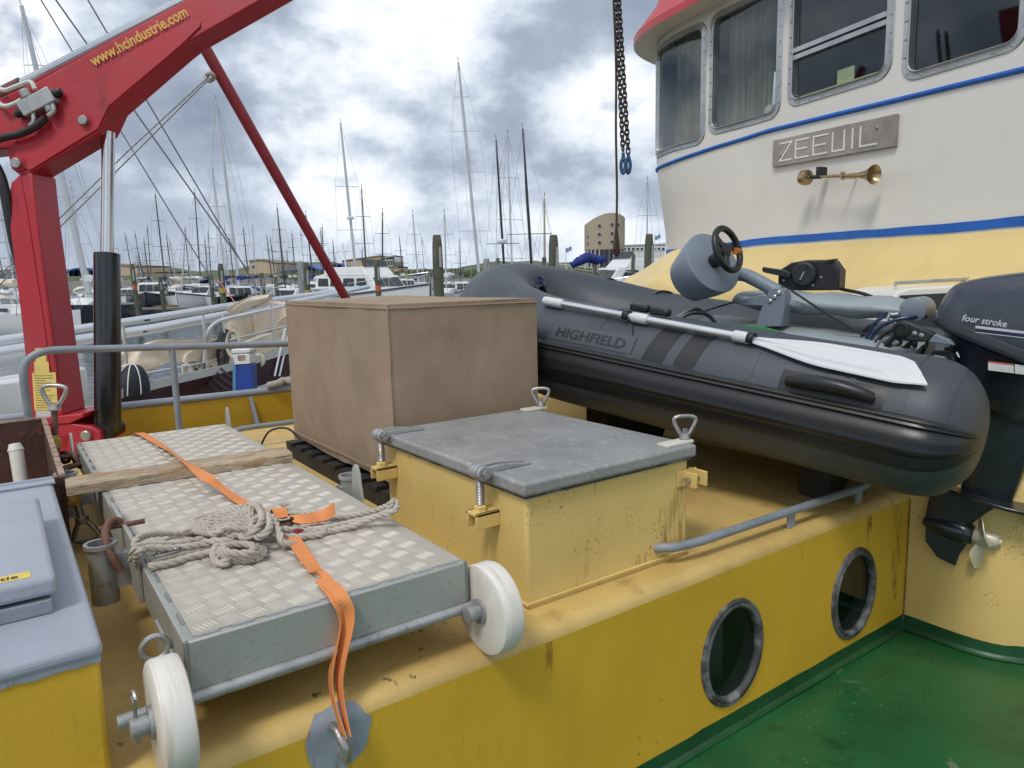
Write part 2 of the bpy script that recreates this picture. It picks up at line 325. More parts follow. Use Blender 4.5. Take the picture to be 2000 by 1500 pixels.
# the trunk's top: rounded edge, gentle camber, slight waviness of the plating
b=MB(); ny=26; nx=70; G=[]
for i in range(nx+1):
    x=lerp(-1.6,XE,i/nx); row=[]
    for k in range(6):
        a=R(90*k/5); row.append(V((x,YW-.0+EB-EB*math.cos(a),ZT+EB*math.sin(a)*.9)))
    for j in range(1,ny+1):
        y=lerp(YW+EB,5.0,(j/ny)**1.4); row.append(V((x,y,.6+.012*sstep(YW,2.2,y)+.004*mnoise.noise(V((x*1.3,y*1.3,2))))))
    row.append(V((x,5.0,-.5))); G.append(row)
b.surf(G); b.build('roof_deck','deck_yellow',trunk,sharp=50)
for cx,cz in PH:
    h=MB()
    # ring: an elliptical torus with a flat flange
    ringG=[]
    for k in range(48):
        a=2*math.pi*k/48; c,s_=math.cos(a),math.sin(a); row=[]
        for (dr,dy) in [(.004,0.0),(.002,-.007),(-.005,-.011),(-.012,-.008),(-.017,-.014),(-.024,-.014),(-.030,-.004),(-.031,.012)]:
            jit=.0015*mnoise.noise(V((k*.9,dr*90,cx)))
            row.append(V((cx+(RX+dr+jit)*c,YW+dy,cz+(RZ+dr+jit)*s_)))
        ringG.append(row)
    h.surf(ringG,cu=True); p=h.build('porthole','rubber',trunk,sharp=60); TUN.pop(0).build('sleeve','dark_room',p)
    g=MB(); n=40
    g.prism([V((cx+(RX-.026)*math.cos(2*math.pi*k/n),YW+.005,cz+(RZ-.026)*math.sin(2*math.pi*k/n))) for k in range(n)],(0,.008,0)); g.build('pane','glass',p)
    g=MB(); g.add([(cx-.3,YW+.075,cz-.34),(cx+.3,YW+.075,cz-.34),(cx+.3,YW+.075,cz+.34),(cx-.3,YW+.075,cz+.34)],[])
    g.box((cx-.28,YW+.072,cz-.28),(cx+.28,YW+.5,cz+.28)); g.f=[f for i,f in enumerate(g.f) if i!=2]; g.build('cabin_inside','dark_room',p)
    g=MB(); GG=[[V((cx+.02+.13*i/20,YW+.16+.012*math.sin(i*1.1),cz-.24+.48*j)) for j in(0,1)] for i in range(21)]; g.surf(GG); g.build('curtain','dim_curtain',p)
# lashing eye with its patch of grey primer on the trunk edge, near the gangway
b=MB(); q=V((.555,YW,.5))
n=26
pts=[V((.56+(.082+.014*mnoise.noise(V((k*.7,1,0))))*math.cos(2*math.pi*k/n),YW,.53+(.085+.016*mnoise.noise(V((k*.6,4,0))))*math.sin(2*math.pi*k/n))) for k in range(n)]

def wrapedge(p,o):
    if p.z<=ZT: return V((p.x,YW-o,p.z))
    a=(p.z-ZT)/EB; return V((p.x,YW+EB-(EB+o)*math.cos(a),ZT+(EB*.9+o)*math.sin(a)))
cen=V((.56,YW,.53)); b.surf([[wrapedge(cen.lerp(p,k/6),.002) for k in range(7)] for p in pts],cu=True)
S('primer',(.27,.31,.36),rough=.5,var=.15,vs=9,layers=[(RUST,14,.6,.68,(4,1,.6),.5),((.58,.36,.035),30,.66,.7,(1,1,1),.8)])
b.build('primer_patch','primer',trunk)
b=MB(); b.tube(spline([(.545,YW+.01,.565),(.548,YW-.03,.56),(.555,YW-.052,.53),(.562,YW-.042,.495),(.566,YW+.01,.485)],6),.011,10); b.build('lashing_eye','steel',trunk)
# grab rail along the trunk edge
b=MB(); z=.665
b.tube(spline([(1.785,1.665,.66),(1.80,1.64,z),(1.84,1.615,z),(1.95,1.60,z)],6)+[V((2.45,1.585,z+.004)),V((2.95,1.57,z+.008)),V((3.2,1.60,z+.01))],.0165,12)
gr=b.build('grab_rail','grey_paint',trunk)
for x in(2.47,2.97): b=MB(); b.box((x-.022,1.578,.60),(x+.022,1.59,.658)); b.build('rail_bracket','grey_paint',gr,bev=.002)

# ================================================================= deck hatch
hatch=thing('deck_hatch','square pale yellow deck hatch with grey clamped lid, standing on the trunk edge','hatch',(1.58,2.1,.6))
x0,x1,y0,y1=1.225,1.945,1.66,2.60; zt=.975
b=MB(); b.box((x0,y0,.55),(x1,y1,zt)); b.build('coaming','pale_yellow',hatch,bev=.012,seg=3)
b=MB(); b.tube([(x0-.004,y1,.618),(x0-.004,y0-.004,.618),(x1,y0-.004,.618)],.006,8); b.build('weld_seam','pale_yellow',hatch)
b=MB(); b.box((x0-.022,y0-.022,zt-.012),(x1+.022,y1+.022,zt+.032)); lid=b.build('lid','lid_grey',hatch,bev=.010,seg=3)
b=MB(); b.box((x0-.010,y0-.010,zt-.022),(x1+.010,y1+.010,zt-.0125)); b.build('gasket','rubber',hatch)
zl=zt+.032
for yh in (2.54,1.83):          # hinges on the near-left side: bracket, eye bolt, knuckles, strap welded on the lid
    g=MB()
    g.box((x0-.088,yh-.032,.872),(x0,yh+.032,.884)); g.box((x0-.088,yh-.032,.832),(x0,yh-.020,.884)); g.box((x0-.088,yh+.020,.832),(x0,yh+.032,.884))
    br=g.build('bracket','pale_yellow',hatch,bev=.003)
    g=MB(); g.lathe([(.021,.884),(.021,.898),(.017,.902),(.0,.902)],(x0-.052,yh,0),(0,0,1),6); g.build('nut','pale_yellow',br)
    g=MB(); g.tube([(x0-.052,yh,.85),(x0-.052,yh,.995)],.0125,12)
    for k in range(16): g.lathe([(.0128,0),(.0142,.002),(.0128,.004)],(x0-.052,yh,.905+k*.005),(0,0,1),12,caps=False)
    bo=g.build('eye_bolt','steel',hatch)
    g=MB(); g.lathe([(.024,-.012),(.026,-.006),(.026,.006),(.024,.012)],(x0-.052,yh,1.007),(0,1,0),18); g.build('bolt_eye','galv',bo)
    g=MB(); g.lathe([(.023,-.030),(.024,-.026),(.024,-.016),(.023,-.013)],(x0-.052,yh,1.007),(0,1,0),18); g.lathe([(.023,.013),(.024,.016),(.024,.026),(.023,.030)],(x0-.052,yh,1.007),(0,1,0),18)
    for sgn in(-1,1):
        ya=yh+sgn*.021
        g.prism([(x0-.05,ya-.008,1.024),(x0-.05,ya-.008,.99),(x0+.0,ya-.008,zl+.001),(x0+.13,ya-.008,zl+.001),(x0+.13,ya-.008,zl+.006),(x0+.02,ya-.008,1.026)],(0,.016,0))
    kn=g.build('hinge','galv',lid,bev=.002)
    g=MB(); g.lathe([(.014,-.046),(.014,-.032),(0,-.032)],(x0-.052,yh,1.007),(0,1,0),6); g.build('hinge_nut','steel',lid); g=MB(); g.lathe([(.010,.030),(.010,.042)],(x0-.052,yh,1.007),(0,1,0),10); g.build('hinge_pin','steel',lid)
def eyenut(parent,p,ang,mat='galv',s=1.0,tilt=(0,0,1)):
    X=V((math.cos(ang),math.sin(ang),0)); Z=V(tilt).normalized(); X=(X-Z*X.dot(Z)).normalized(); p=V(p)
    g=MB(); g.lathe([(.022*s,0),(.024*s,.004*s),(.019*s,.026*s),(.015*s,.028*s)],p,Z,14)
    g.tube(spline([p+X*(x*s)+Z*(h*s) for x,h in((.014,.018),(.036,.055),(.045,.085),(.028,.096),(0,.098),(-.028,.096),(-.045,.085),(-.036,.055),(-.014,.018))],5),.0085*s,10)
    return g.build('eye_nut',mat,parent)
for (cx,cy,ang) in ((1.90,1.685,R(-35)),(1.93,2.56,R(-35))):
    g=MB(); g.box((cx-.06 if cy<2 else cx-.045,cy-.026,zl),(cx+.075,cy+.026,zl+.012)); g.build('clamp_lug','cream',lid,bev=.003)
    g=MB(); g.tube([(cx+.055,cy,.86),(cx+.055,cy,zl+.05)],.010,10); g.build('clamp_bolt','steel',hatch)
    eyenut(hatch,(cx+.055,cy,zl+.012),ang,'steel',.86)
g=MB(); g.box((1.915,y0-.062,.862),(1.925,y0,.915)); g.box((1.968,y0-.062,.862),(1.978,y0+.02,.915)); g.box((1.885,y0-.006,.86),(1.985,y0-.0005,.918)); g.build('bracket','pale_yellow',hatch,bev=.002)
g=MB(); g.lathe([(.012,-.012),(.012,0),(0,0)],(1.912,y0-.03,.888),(1,0,0),8); g.tube([(1.905,y0-.03,.888),(1.985,y0-.03,.888)],.007,8); g.build('pivot_pin','steel',hatch)

# rust runs below fittings
S('rust_run',(.36,.17,.035),rough=.8,var=.3,vs=20,alpha=(18,.45,.85,(3,3,.5)))
def stain(parent,x,z0,z1,w_,y,n=9):
    g=MB(); g.surf([[V((x+w_*(k-.5)*(1-.6*abs(i/n-.35))+.004*mnoise.noise(V((i,x*9,0))),y,lerp(z1,z0,i/n))) for k in(0,.5,1)] for i in range(n+1)]); g.build('rust_run','rust_run',parent)
stain(trunk,2.97,.40,.56,.05,YW-.0015); stain(trunk,3.22,.10,.56,.09,YW-.0015); stain(trunk,2.47,.47,.56,.035,YW-.0015); stain(trunk,1.2,.44,.56,.03,YW-.0015); stain(trunk,.565,.30,.47,.05,YW-.0026)
stain(hatch,1.885,.62,.86,.09,y0-.0015); stain(hatch,1.82,.66,.80,.05,y0-.0015); stain(hatch,1.70,.615,.66,.10,y0-.0015)
# ================================================================= lower casing behind the trunk's end
S('rusty_seam',(.26,.12,.04),rough=.8,var=.4,vs=12)
cas=thing('deck_casing','rounded yellow deck casing closing the end of the side deck behind the propeller','casing',(3.9,1.6,ZF))
b=MB(); G=[]
pr=[(0,ZF),(0,.70),(.006,.716),(.012,.722),(.016,.735),(.028,.76),(.05,.775),(.08,.78)]
for j,(o,z) in enumerate(pr): G.append([p+V((0,0,z)) for p in casing_plan(o)])
b.surf(G); b.f.append(tuple(len(b.v)-len(G[0])+k for k in range(len(G[0])))); o=len(b.v)
b.build('wall','pale_yellow',cas,sharp=60)
b=MB(); b.tube([(XE-.002,YW-.002,ZF),(XE-.002,YW-.002,.56)],.004,6); b.build('rust_seam','rusty_seam',cas)

# ================================================================= upper casing and wheelhouse
PL=spline([(4.0,-.6,0),(4.2,.3,0),(4.5,1.58,0),(4.72,2.5,0),(4.94,3.45,0),(5.10,4.15,0),(5.25,4.66,0),(5.52,5.0,0),(6.2,5.17,0),(7.6,5.25,0)],10)
SL=[0]
for i in range(1,len(PL)): SL.append(SL[-1]+(PL[i]-PL[i-1]).length)
def wall(s,z,off=0.):
    i=0
    s=min(max(s,0),SL[-1]-1e-4)
    while SL[i+1]<s: i+=1
    t=(s-SL[i])/(SL[i+1]-SL[i]); p=PL[i].lerp(PL[i+1],t); d=(PL[min(i+2,len(PL)-1)]-PL[max(i-1,0)]).normalized()
    n=V((-d.y,d.x,0))                      # outwards, towards -X
    fl=.10*sstep(1.8,2.7,z)*sstep(4.3,5.6,s)
    return p+n*(off+fl)+V((0,0,z))
def wn(s): e=.01; d=(wall(s+e,2.6)-wall(s-e,2.6)).normalized(); return V((-d.y,d.x,0))
def onwall(px,py):                          # (s,z) on the wheelhouse front seen at a picture point
    d=ray(px,py); prev=None; best=None
    for k in range(1500):
        s=SL[-1]*k/1500; p=wall(s,2.7); c=p.x*d.y-p.y*d.x; e=abs(c)/math.hypot(p.x,p.y)
        if best is None or e<best[0]: best=(e,s,p)
        if prev is not None and c*prev<0: best=(e,s,p); break
        prev=c
    s,p=best[1],best[2]; kk=math.hypot(p.x,p.y)/math.hypot(d.x,d.y); return s,EYE.z+d.z*kk
cup=thing('upper_casing','pale yellow rounded casing below the wheelhouse, behind the dinghy','casing',(4.6,3,.78))
b=MB(); G=[]
for i in range(64):
    y=lerp(-.8,6.0,i/63); x=4.14+.235*(y-1.58); zt=1.875+.05*sstep(4.1,4.6,y)-.25*sstep(4.5,5.5,y)-.3*sstep(5.4,6.05,y); back=.42
    x+=.25*sstep(5.5,6.0,y); row=[V((x,y,ZF)),V((x,y,zt-.62))]
    for k in range(9):
        a=R(90*k/8); row.append(V((x+.16*(1-math.cos(a)),y,zt-.50+.20*math.sin(a))))
    row+=[V((x+.26,y,zt-.17)),V((x+.36,y,zt-.075)),V((x+.55,y,zt-.03)),V((x+1.6,y,zt+.02))]; G.append(row)
b.surf(G); b.build('shell','casing_yellow',cup,sharp=60)
wh=thing('wheelhouse','white wheelhouse with red roof, blue trim lines and bolted windows','wheelhouse',(6,2.5,1.8))
# windows as picture corners (top-left, bottom-right), turned into wall coordinates
def wrect(l,r,bt,tp): s0=onwall(r,bt)[0]; s1=onwall(l,bt)[0]; return s0,s1
WIN=[]
for nm,l,r,zb,zt_ in (('a',1278,1372,2.80,3.50),('b',1392,1518,2.80,3.53),('c',1546,1730,2.80,3.56),('d',1770,1985,2.80,3.62)):
    s0,_=onwall(r,200); s1,_=onwall(l,200); WIN.append([s0,s1,zb,zt_])
_za=onwall(1330,283)[1]; _zb=onwall(1455,238)[1]; _zc=onwall(1640,170)[1]; _zd=onwall(1870,118)[1]
for wdw,zb in zip(WIN,(_za,_zb,_zc,_zd)): wdw[2]=zb
WIN[0][3]=onwall(1320,75)[1]; WIN[1][3]=onwall(1455,8)[1]; WIN[2][3]=WIN[1][3]+.10; WIN[3][3]=WIN[2][3]+.02
def rrect(s0,s1,z0,z1,r,n=6):
    P=[]
    for (cx,cz,a0) in((s1-r,z1-r,0),(s0+r,z1-r,90),(s0+r,z0+r,180),(s1-r,z0+r,270)):
        for k in range(n+1): a=R(a0+90*k/n); P.append((cx+r*math.cos(a),cz+r*math.sin(a)))
        nx_={0:(s0+r,z1),90:(s0,z0+r),180:(s1-r,z0),270:(s1,z1-r)}[a0]; q0=P[-1]
        for k in range(1,6): P.append((lerp(q0[0],nx_[0],k/6),lerp(q0[1],nx_[1],k/6)))
    return P
ZB,ZTW=1.72,3.95
b=MB(); cuts=sorted(WIN,key=lambda q:q[0]); prev=0
def strip(s0,s1,z0,z1,ns,nz_):
    if s1-s0<1e-4: return
    b.surf([[wall(lerp(s0,s1,i/ns),lerp(z0,z1,j/nz_)) for j in range(nz_+1)] for i in range(ns+1)])
for s0,s1,z0,z1 in cuts:
    m=.06; strip(prev,s0-m,ZB,ZTW,8,12); strip(s0-m,s1+m,ZB,z0-m,6,8); strip(s0-m,s1+m,z1+m,ZTW,6,3)
    inn=rrect(s0,s1,z0,z1,.075); n=len(inn); cx,cz=(s0+s1)/2,(z0+z1)/2; out=[]
    for (x,z) in inn:
        c,s_=x-cx,z-cz; t=min((s1+m-cx)/max(abs(c),1e-6),(z1+m-cz)/max(abs(s_),1e-6)); out.append((cx+c*t,cz+s_*t))
    o=len(b.v); b.v+=[wall(*p) for p in inn]+[wall(*p) for p in out]+[wall(p[0],p[1],-.05) for p in inn]
    for k in range(n):
        j=(k+1)%n; (ax_,az_),(bx_,bz_)=out[k],out[j]; b.f.append((o+k,o+j,o+2*n+j,o+2*n+k))
        if abs(ax_-bx_)>1e-6 and abs(az_-bz_)>1e-6:      # the fan turns a corner of the patch here
            kx=s1+m if max(ax_,bx_)>cx else s0-m; kz=z1+m if max(az_,bz_)>cz else z0-m
            b.v.append(wall(kx,kz)); b.f.append((o+k,o+j,o+n+j,len(b.v)-1,o+n+k))
        else: b.f.append((o+k,o+j,o+n+j,o+n+k))
    prev=s1+m
strip(prev,SL[-1],ZB,ZTW,40,14)
b.build('wall','white',wh,sharp=30,weld=True)
for wi,(s0,s1,z0,z1) in enumerate(WIN):
    fo=rrect(s0-.042,s1+.042,z0-.042,z1+.042,.11,6); fi=rrect(s0+.012,s1-.012,z0+.012,z1-.012,.065,6); n=len(fo)
    fm=rrect(s0-.036,s1+.036,z0-.036,z1+.036,.105,6); fj=rrect(s0+.006,s1-.006,z0+.006,z1-.006,.07,6); fk=rrect(s0-.004,s1+.004,z0-.004,z1+.004,.08,6)
    b=MB(); b.surf([[wall(*p,.001) for p in fo],[wall(*p,.008) for p in fm],[wall(*p,.009) for p in fk],[wall(*p,.016) for p in fj],[wall(*p,.012) for p in fi],[wall(*p,-.03) for p in fi]],cv=True)
    wf=b.build('window','alu',wh,sharp=35)
    # bolts
    per=rrect(s0-.022,s1+.022,z0-.022,z1+.022,.09,3); acc=0; nb=int((2*(s1-s0)+2*(z1-z0))/.105); tot=0; seg=[]
    for k in range(len(per)): a_,c_=per[k],per[(k+1)%len(per)]; l=math.hypot(a_[0]-c_[0],a_[1]-c_[1]); seg.append((tot,l,a_,c_)); tot+=l
    b=MB()
    for q in range(nb):
        d=tot*q/nb
        for (t0,l,a_,c_) in seg:
            if t0<=d<t0+l: f=(d-t0)/l; s=lerp(a_[0],c_[0],f); z=lerp(a_[1],c_[1],f); b.lathe([(.0065,.0),(.0065,.004),(.004,.006),(0,.0065)],wall(s,z,.008),wn(s),6); break
    b.build('frame_bolts','steel',wf,kind='stuff')
    b=MB(); pane=rrect(s0+.005,s1-.005,z0+.005,z1-.005,.07,6); A=[wall(*p,-.018) for p in pane]; nn=len(A); B_=[wall(*p,-.024) for p in pane]
    b.add(A+B_,[tuple(range(nn)),tuple(range(nn,2*nn))[::-1]]); b.build('pane','glass',wf)
    if wi==2:   # sliding sash: two crossbars
        zc=onwall(1640,75)[1]; b=MB()
        for dz,o in((.035,.012),(-.012,.008)):
            b.surf([[wall(lerp(s0+.01,s1-.01,i/6),zc+dz+e[0],e[1]) for e in((-.016,-.03),(-.016,o),(.016,o),(.016,-.03))] for i in range(7)])
        b.build('sash_bar','alu',wf)
        b=MB(); sA,zA=onwall(1622,172); sB,_=onwall(1655,172); b.surf([[wall(lerp(sA,sB,i),z,-.06) for z in(z0+.03,z0+.13)] for i in(0,1)]); b.build('notice','note',wf)
        b=MB(); b.surf([[wall(lerp(s0+.02,s1-.05,i/5),z0+.012+dz,-.04-dy) for dz,dy in((0,0),(.022,0),(.022,.1))] for i in range(6)]); b.build('sill','note',wf)
    if wi==1:
        sA,zA=onwall(1482,205); b=MB(); b.lathe([(.045,-.06),(.045,0),(.03,.03),(.0,.04)],wall(sA,z0+.07,-.12),(0,0,1),14); b.build('compass_dome','cream',wf)
    if wi<2:    # curtains inside
        for (f0,f1) in (((.18,.80),) if wi==0 else ((.30,.98),)):
            b=MB(); b.surf([[wall(lerp(s0,s1,lerp(f0,f1,i/60)),z,-.16+.035*math.sin(i*.85+.6*math.sin(z*3))+.012*math.sin(i*.31)) for z in [lerp(z0-.1,z1+.1,j/8) for j in range(9)]] for i in range(61)]); b.build('curtain','curtain',wf)
    if wi==3:
        b=MB(); b.surf([[wall(lerp(s0+.1,s1-.2,i/4),lerp(z0-.05,z0+.3,j/3),-.5-.3*i/4) for j in range(4)] for i in range(5)]); b.build('chart_table','wood_grey',wf)
# dark room inside
b=MB(); b.surf([[wall(SL[-1]*i/40,z,-1.3) for z in(2.5,4.0)] for i in range(41)]); b.surf([[wall(SL[-1]*i/40,2.62,o) for o in(-.05,-1.3)] for i in range(41)]); b.surf([[wall(SL[-1]*i/40,3.9,o) for o in(-.0,-1.3)] for i in range(41)]); b.build('room_inside','dark_room',wh)
# trim lines
b=MB(); su=[]
def trimline(pts): # (px,py) list -> (s,z)
    return [onwall(*p) for p in pts]
T1=trimline([(1283,331),(1310,318),(1400,287),(1500,256),(1640,222),(1800,184),(1995,137)]); T1.sort()
def zlin(T,s):
    for (a,za_),(c,zc_) in zip(T,T[1:]):
        if a<=s<=c: return lerp(za_,zc_,(s-a)/(c-a))
    return T[0][1]+(s-T[0][0])*(T[1][1]-T[0][1])/(T[1][0]-T[0][0])*.6 if s<T[0][0] else T[-1][1]
b.surf([[wall(s,zlin(T1,s)+.017*math.sin(a),.018*max(0,math.cos(a))) for a in [R(-90+22.5*k) for k in range(9)]] for s in [SL[-1]*i/90 for i in range(91)]])
b.build('trim_bead','blue',wh,sharp=60)
T2=trimline([(1322,490),(1400,482),(1500,470),(1700,456),(1850,446),(1995,432)]); T2.sort()
b=MB(); b.surf([[wall(s,zlin(T2,s)+e+.004*mnoise.noise(V((s*5,e*9,0))),o) for e,o in((-.026,.001),(-.026,.006),(.026,.006),(.026,.001))] for s in [SL[-1]*i/120 for i in range(121)]]); b.build('painted_line','blue',wh)
# roof: a red sloping visor with overhang
E0=onwall(1330,75)[1]
def eave(s): return 3.50+.0*s
b=MB(); G=[]
zr={}
for i in range(81):
    s=SL[-1]*i/80; base=WIN[0][3]+.10
    base=lerp(WIN[2][3]+.13,WIN[0][3]+.10,sstep(2.5,5.3,s))
    G.append([wall(s,base+.10,-.02),wall(s,base,.0),wall(s,base-.015,.20),wall(s,base-.02,.225),wall(s,base+.045,.225),wall(s,base+.30,.02),wall(s,base+.37,-.0),wall(s,base+.42,-.9),wall(s,base+.42,-2.2)])
b2=MB(); b2.surf([g[0:4] for g in G]); b2.build('soffit','white',wh,sharp=30)
b.surf([g[3:] for g in G]); b.build('roof','roof_red',wh,sharp=25)
# name board and horn
sA,zA=onwall(1515,301); sB,zB=onwall(1757,254)
def bp(u,v,o): # u 0..1 along the board left to right, v -.5...5 across
    s=lerp(sA,sB,u); return wall(sA,2.6)*(1-u)*V((1,1,0)).x*0+ (wall(sA,0,o).lerp(wall(sB,0,o),u)+V((0,0,lerp(zA,zB,u)+v)))
nb=thing('name_board','weathered grey wooden name board on the white wheelhouse front','name board',bp(.5,-.1,.01))
hb=.098
b=MB(); G=[[bp(i/12,v,.026) for v in(-hb,hb)] for i in range(13)]; b.slab(G,lambda i,j:wn(sA)*-.024); b.build('plank','wood_grey',nb,bev=.003)
LEN=(bp(1,0,0)-bp(0,0,0)).length
segs={'Z':[((0,1),(1,1)),((1,1),(0,0)),((0,0),(1,0))],'E':[((1,1),(0,1)),((0,1),(0,0)),((0,0),(1,0)),((0,.5),(.85,.5))],'U':[((0,1),(0,0)),((0,0),(.8,0)),((.8,0),(.8,1))],'I':[((0,0),(0,1))],'L':[((0,1),(0,0)),((0,0),(1,0))]}
u=.075
for ch,wd in zip('ZEEUIL',(.118,.128,.132,.128,.03,.132)):
    g=MB()
    for (a_,c_) in segs[ch]:
        p0=bp(u+a_[0]*wd*.9,-.062+.124*a_[1],.0275); p1=bp(u+c_[0]*wd*.9,-.062+.124*c_[1],.0275); d=(p1-p0).normalized(); nn=wn(sA); sd_=d.cross(nn)
        g.obox((p0+p1)/2,((p1-p0).length+.011,.011,.0035),d,sd_,nn)
    g.build('letter','letter_white',nb); u+=wd+.028
for (uu,vv) in((.085,-.02),(.87,.035)): g=MB(); g.lathe([(.011,0),(.011,.004),(.006,.008),(0,.009)],bp(uu,vv,.026),wn(sA),10); g.build('screw','steel',nb)
sH,zH=onwall(1600,348); sI,zI=onwall(1738,342); hn=wn(sH)
h0=wall(sH,zH,.13); h1=wall(sI,zI,.13); hd=(h1-h0).normalized(); HL=(h1-h0).length
horn=thing('air_horn','brass trumpet air horn below the name board','horn',h0-V((0,0,.05)))
b=MB(); b.lathe([(0,-.03),(.03,-.03),(.05,-.022),(.053,-.005),(.053,.02),(.05,.03),(.03,.037),(.016,.04)],h0,hd,20); b.build('diaphragm','brass',horn)
b=MB(); b.lathe([(.010,.03),(.009,HL*.3),(.011,HL*.62),(.016,HL*.78),(.026,HL*.88),(.045,HL*.95),(.058,HL*.99),(.062,HL),(.054,HL*.985),(.03,HL*.93),(.012,HL*.85)],h0,hd,20,caps=False); b.build('trumpet','brass',horn)
b=MB(); c=h0+hd*.10; b.obox(c-hn*.05+V((0,0,.035)),(.03,.08,.07),hd,hn,(0,0,1)); b.obox(c+V((0,0,.0)),(.08,.04,.025),hd,hn,(0,0,1)); b.build('bracket','black',horn,bev=.006)
b=MB(); c=h0+hd*(HL*.57); b.obox(c,(.015,.03,.05),hd,hn,(0,0,1)); b.obox(c-hn*.06+V((0,0,-.01)),(.012,.12,.012),hd,hn,(0,0,1)); b.build('stay','brass',horn)
# white skylight on the casing behind the outboard
sk=thing('skylight','white cabin skylight with dark window behind the outboard motor','skylight',dd(1830,640,3.9))
c0=dd(1745,640,3.75); c1=dd(1990,640,3.75); ax=(c1-c0).normalized(); ax.z=0; ax.normalize(); dp=V((-ax.y,ax.x,0)); dp=dp if dp.dot(FW)>0 else -dp
def kp(px,py): return dd(px,py,3.75)
b=MB(); b.prism([kp(1738,690),kp(1742,585),kp(1752,571),kp(1775,563),kp(2040,548),kp(2040,690)],dp*.5); b.build('housing','white',sk,bev=.012,seg=3)
b=MB(); b.prism([p-dp*.006 for p in(kp(1750,650),kp(1750,588),kp(1758,577),kp(2020,563),kp(2020,650))],dp*.004); b.build('window','black_gloss',sk)
b=MB(); b.tube([kp(1768,560)+dp*.1,kp(1768,553)+dp*.1,kp(1990,541)+dp*.1,kp(1990,550)+dp*.1],.009,8); b.build('handrail','alu',sk)
S('tread_bar',(.66,.625,.555),rough=.45,metal=.3,var=.08,vs=4,layers=[((.42,.31,.19),1.8,.58,.78,(1,1,1),.5)])
S('plate_alu',(.475,.44,.375),rough=.5,metal=.25,var=.1,vs=3,bump=.05,bs=80,layers=[((.52,.49,.43),2.2,.45,.7,(1,1,1),.5),((.30,.19,.10),1.8,.56,.78,(1,1,1),.5),((.25,.22,.18),40,.66,.7,(1,1,1),.35)])
S('plate_side',(.40,.41,.38),rough=.5,metal=.35,var=.08,vs=3,layers=[((.26,.27,.25),90,.56,.66,(1,1,1),.5),((.25,.19,.12),3,.6,.8,(1,1,1),.4)])
S('nylon',(.72,.70,.65),rough=.45,var=.03,vs=3,layers=[((.45,.31,.20),5,.5,.72,(9,.8,.8),.55)])
S('wood_old',(.40,.31,.21),rough=.85,var=.25,vs=5,bump=.6,bs=18,bst=(1,12,12),layers=[((.56,.48,.36),10,.47,.66,(1,10,10),.7),((.26,.11,.03),5,.52,.66,(1,4,4),.75),((.07,.05,.04),30,.58,.66,(.5,10,10),.8)])
S('strap',(.74,.27,.085),rough=.65,var=.06,vs=9,bump=.3,bs=220,bst=(1,1,1))
S('rope',(.46,.42,.36),rough=.85,var=.14,vs=9,layers=[((.30,.26,.20),20,.5,.7,(1,1,1),.6)])
S('rope_red',(.22,.03,.035),rough=.8)
S('canvas',(.33,.245,.17),rough=.85,var=.10,vs=2.5,bump=.3,bs=420,big=(6,.25),layers=[((.385,.30,.22),5,.46,.74,(1,1,.8),.5),((.25,.175,.115),3,.54,.76,(1,1,.7),.45),((.20,.15,.105),26,.60,.72,(1,1,.6),.25)])
S('pallet',(.018,.017,.017),rough=.7,var=.3,vs=9)
S('rust_brown',(.065,.028,.024),rough=.75,var=.3,vs=8,bump=.35,bs=50,layers=[((.22,.09,.05),20,.55,.72,(1,1,1),.6),((.4,.36,.3),70,.72,.74,(1,1,1),.5)])
S('rust_edge',(.33,.25,.20),rough=.8,var=.25,vs=20,bump=.5,bs=60,layers=[((.14,.05,.025),30,.5,.65,(1,1,1),.8)])
S('rust_yellow',(.52,.36,.07),rough=.55,var=.2,vs=20,layers=[((.20,.06,.02),24,.48,.65,(1,1,1),.85)])
S('rusty',(.16,.08,.055),rough=.8,var=.3,vs=20,bump=.5,bs=80)
S('crane_red',(.42,.015,.028),rough=.42,var=.08,vs=2,bump=.08,bs=60,big=(3,.08),layers=[((.32,.05,.055),3,.48,.72,(1,1,1),.5),((.10,.02,.02),7,.60,.74,(1,1,.4),.6),((.02,.012,.012),16,.66,.70,(1,1,1),.8,2.5,.56),((.06,.012,.012),40,.70,.74,(1,1,1),.5)])
S('dark_red',(.20,.010,.016),rough=.5,var=.1,vs=3)
S('chrome',(.62,.63,.65),rough=.16,metal=1,var=.04,vs=4)
S('placard',(.66,.52,.16),rough=.6,var=.08,vs=14)
S('placard_ink',(.20,.15,.04),rough=.6)
S('placard_grey',(.50,.50,.48),rough=.6)
S('gold_letter',(.72,.47,.10),rough=.5)
S('white_pipe',(.62,.62,.58),rough=.5,var=.08,vs=8)

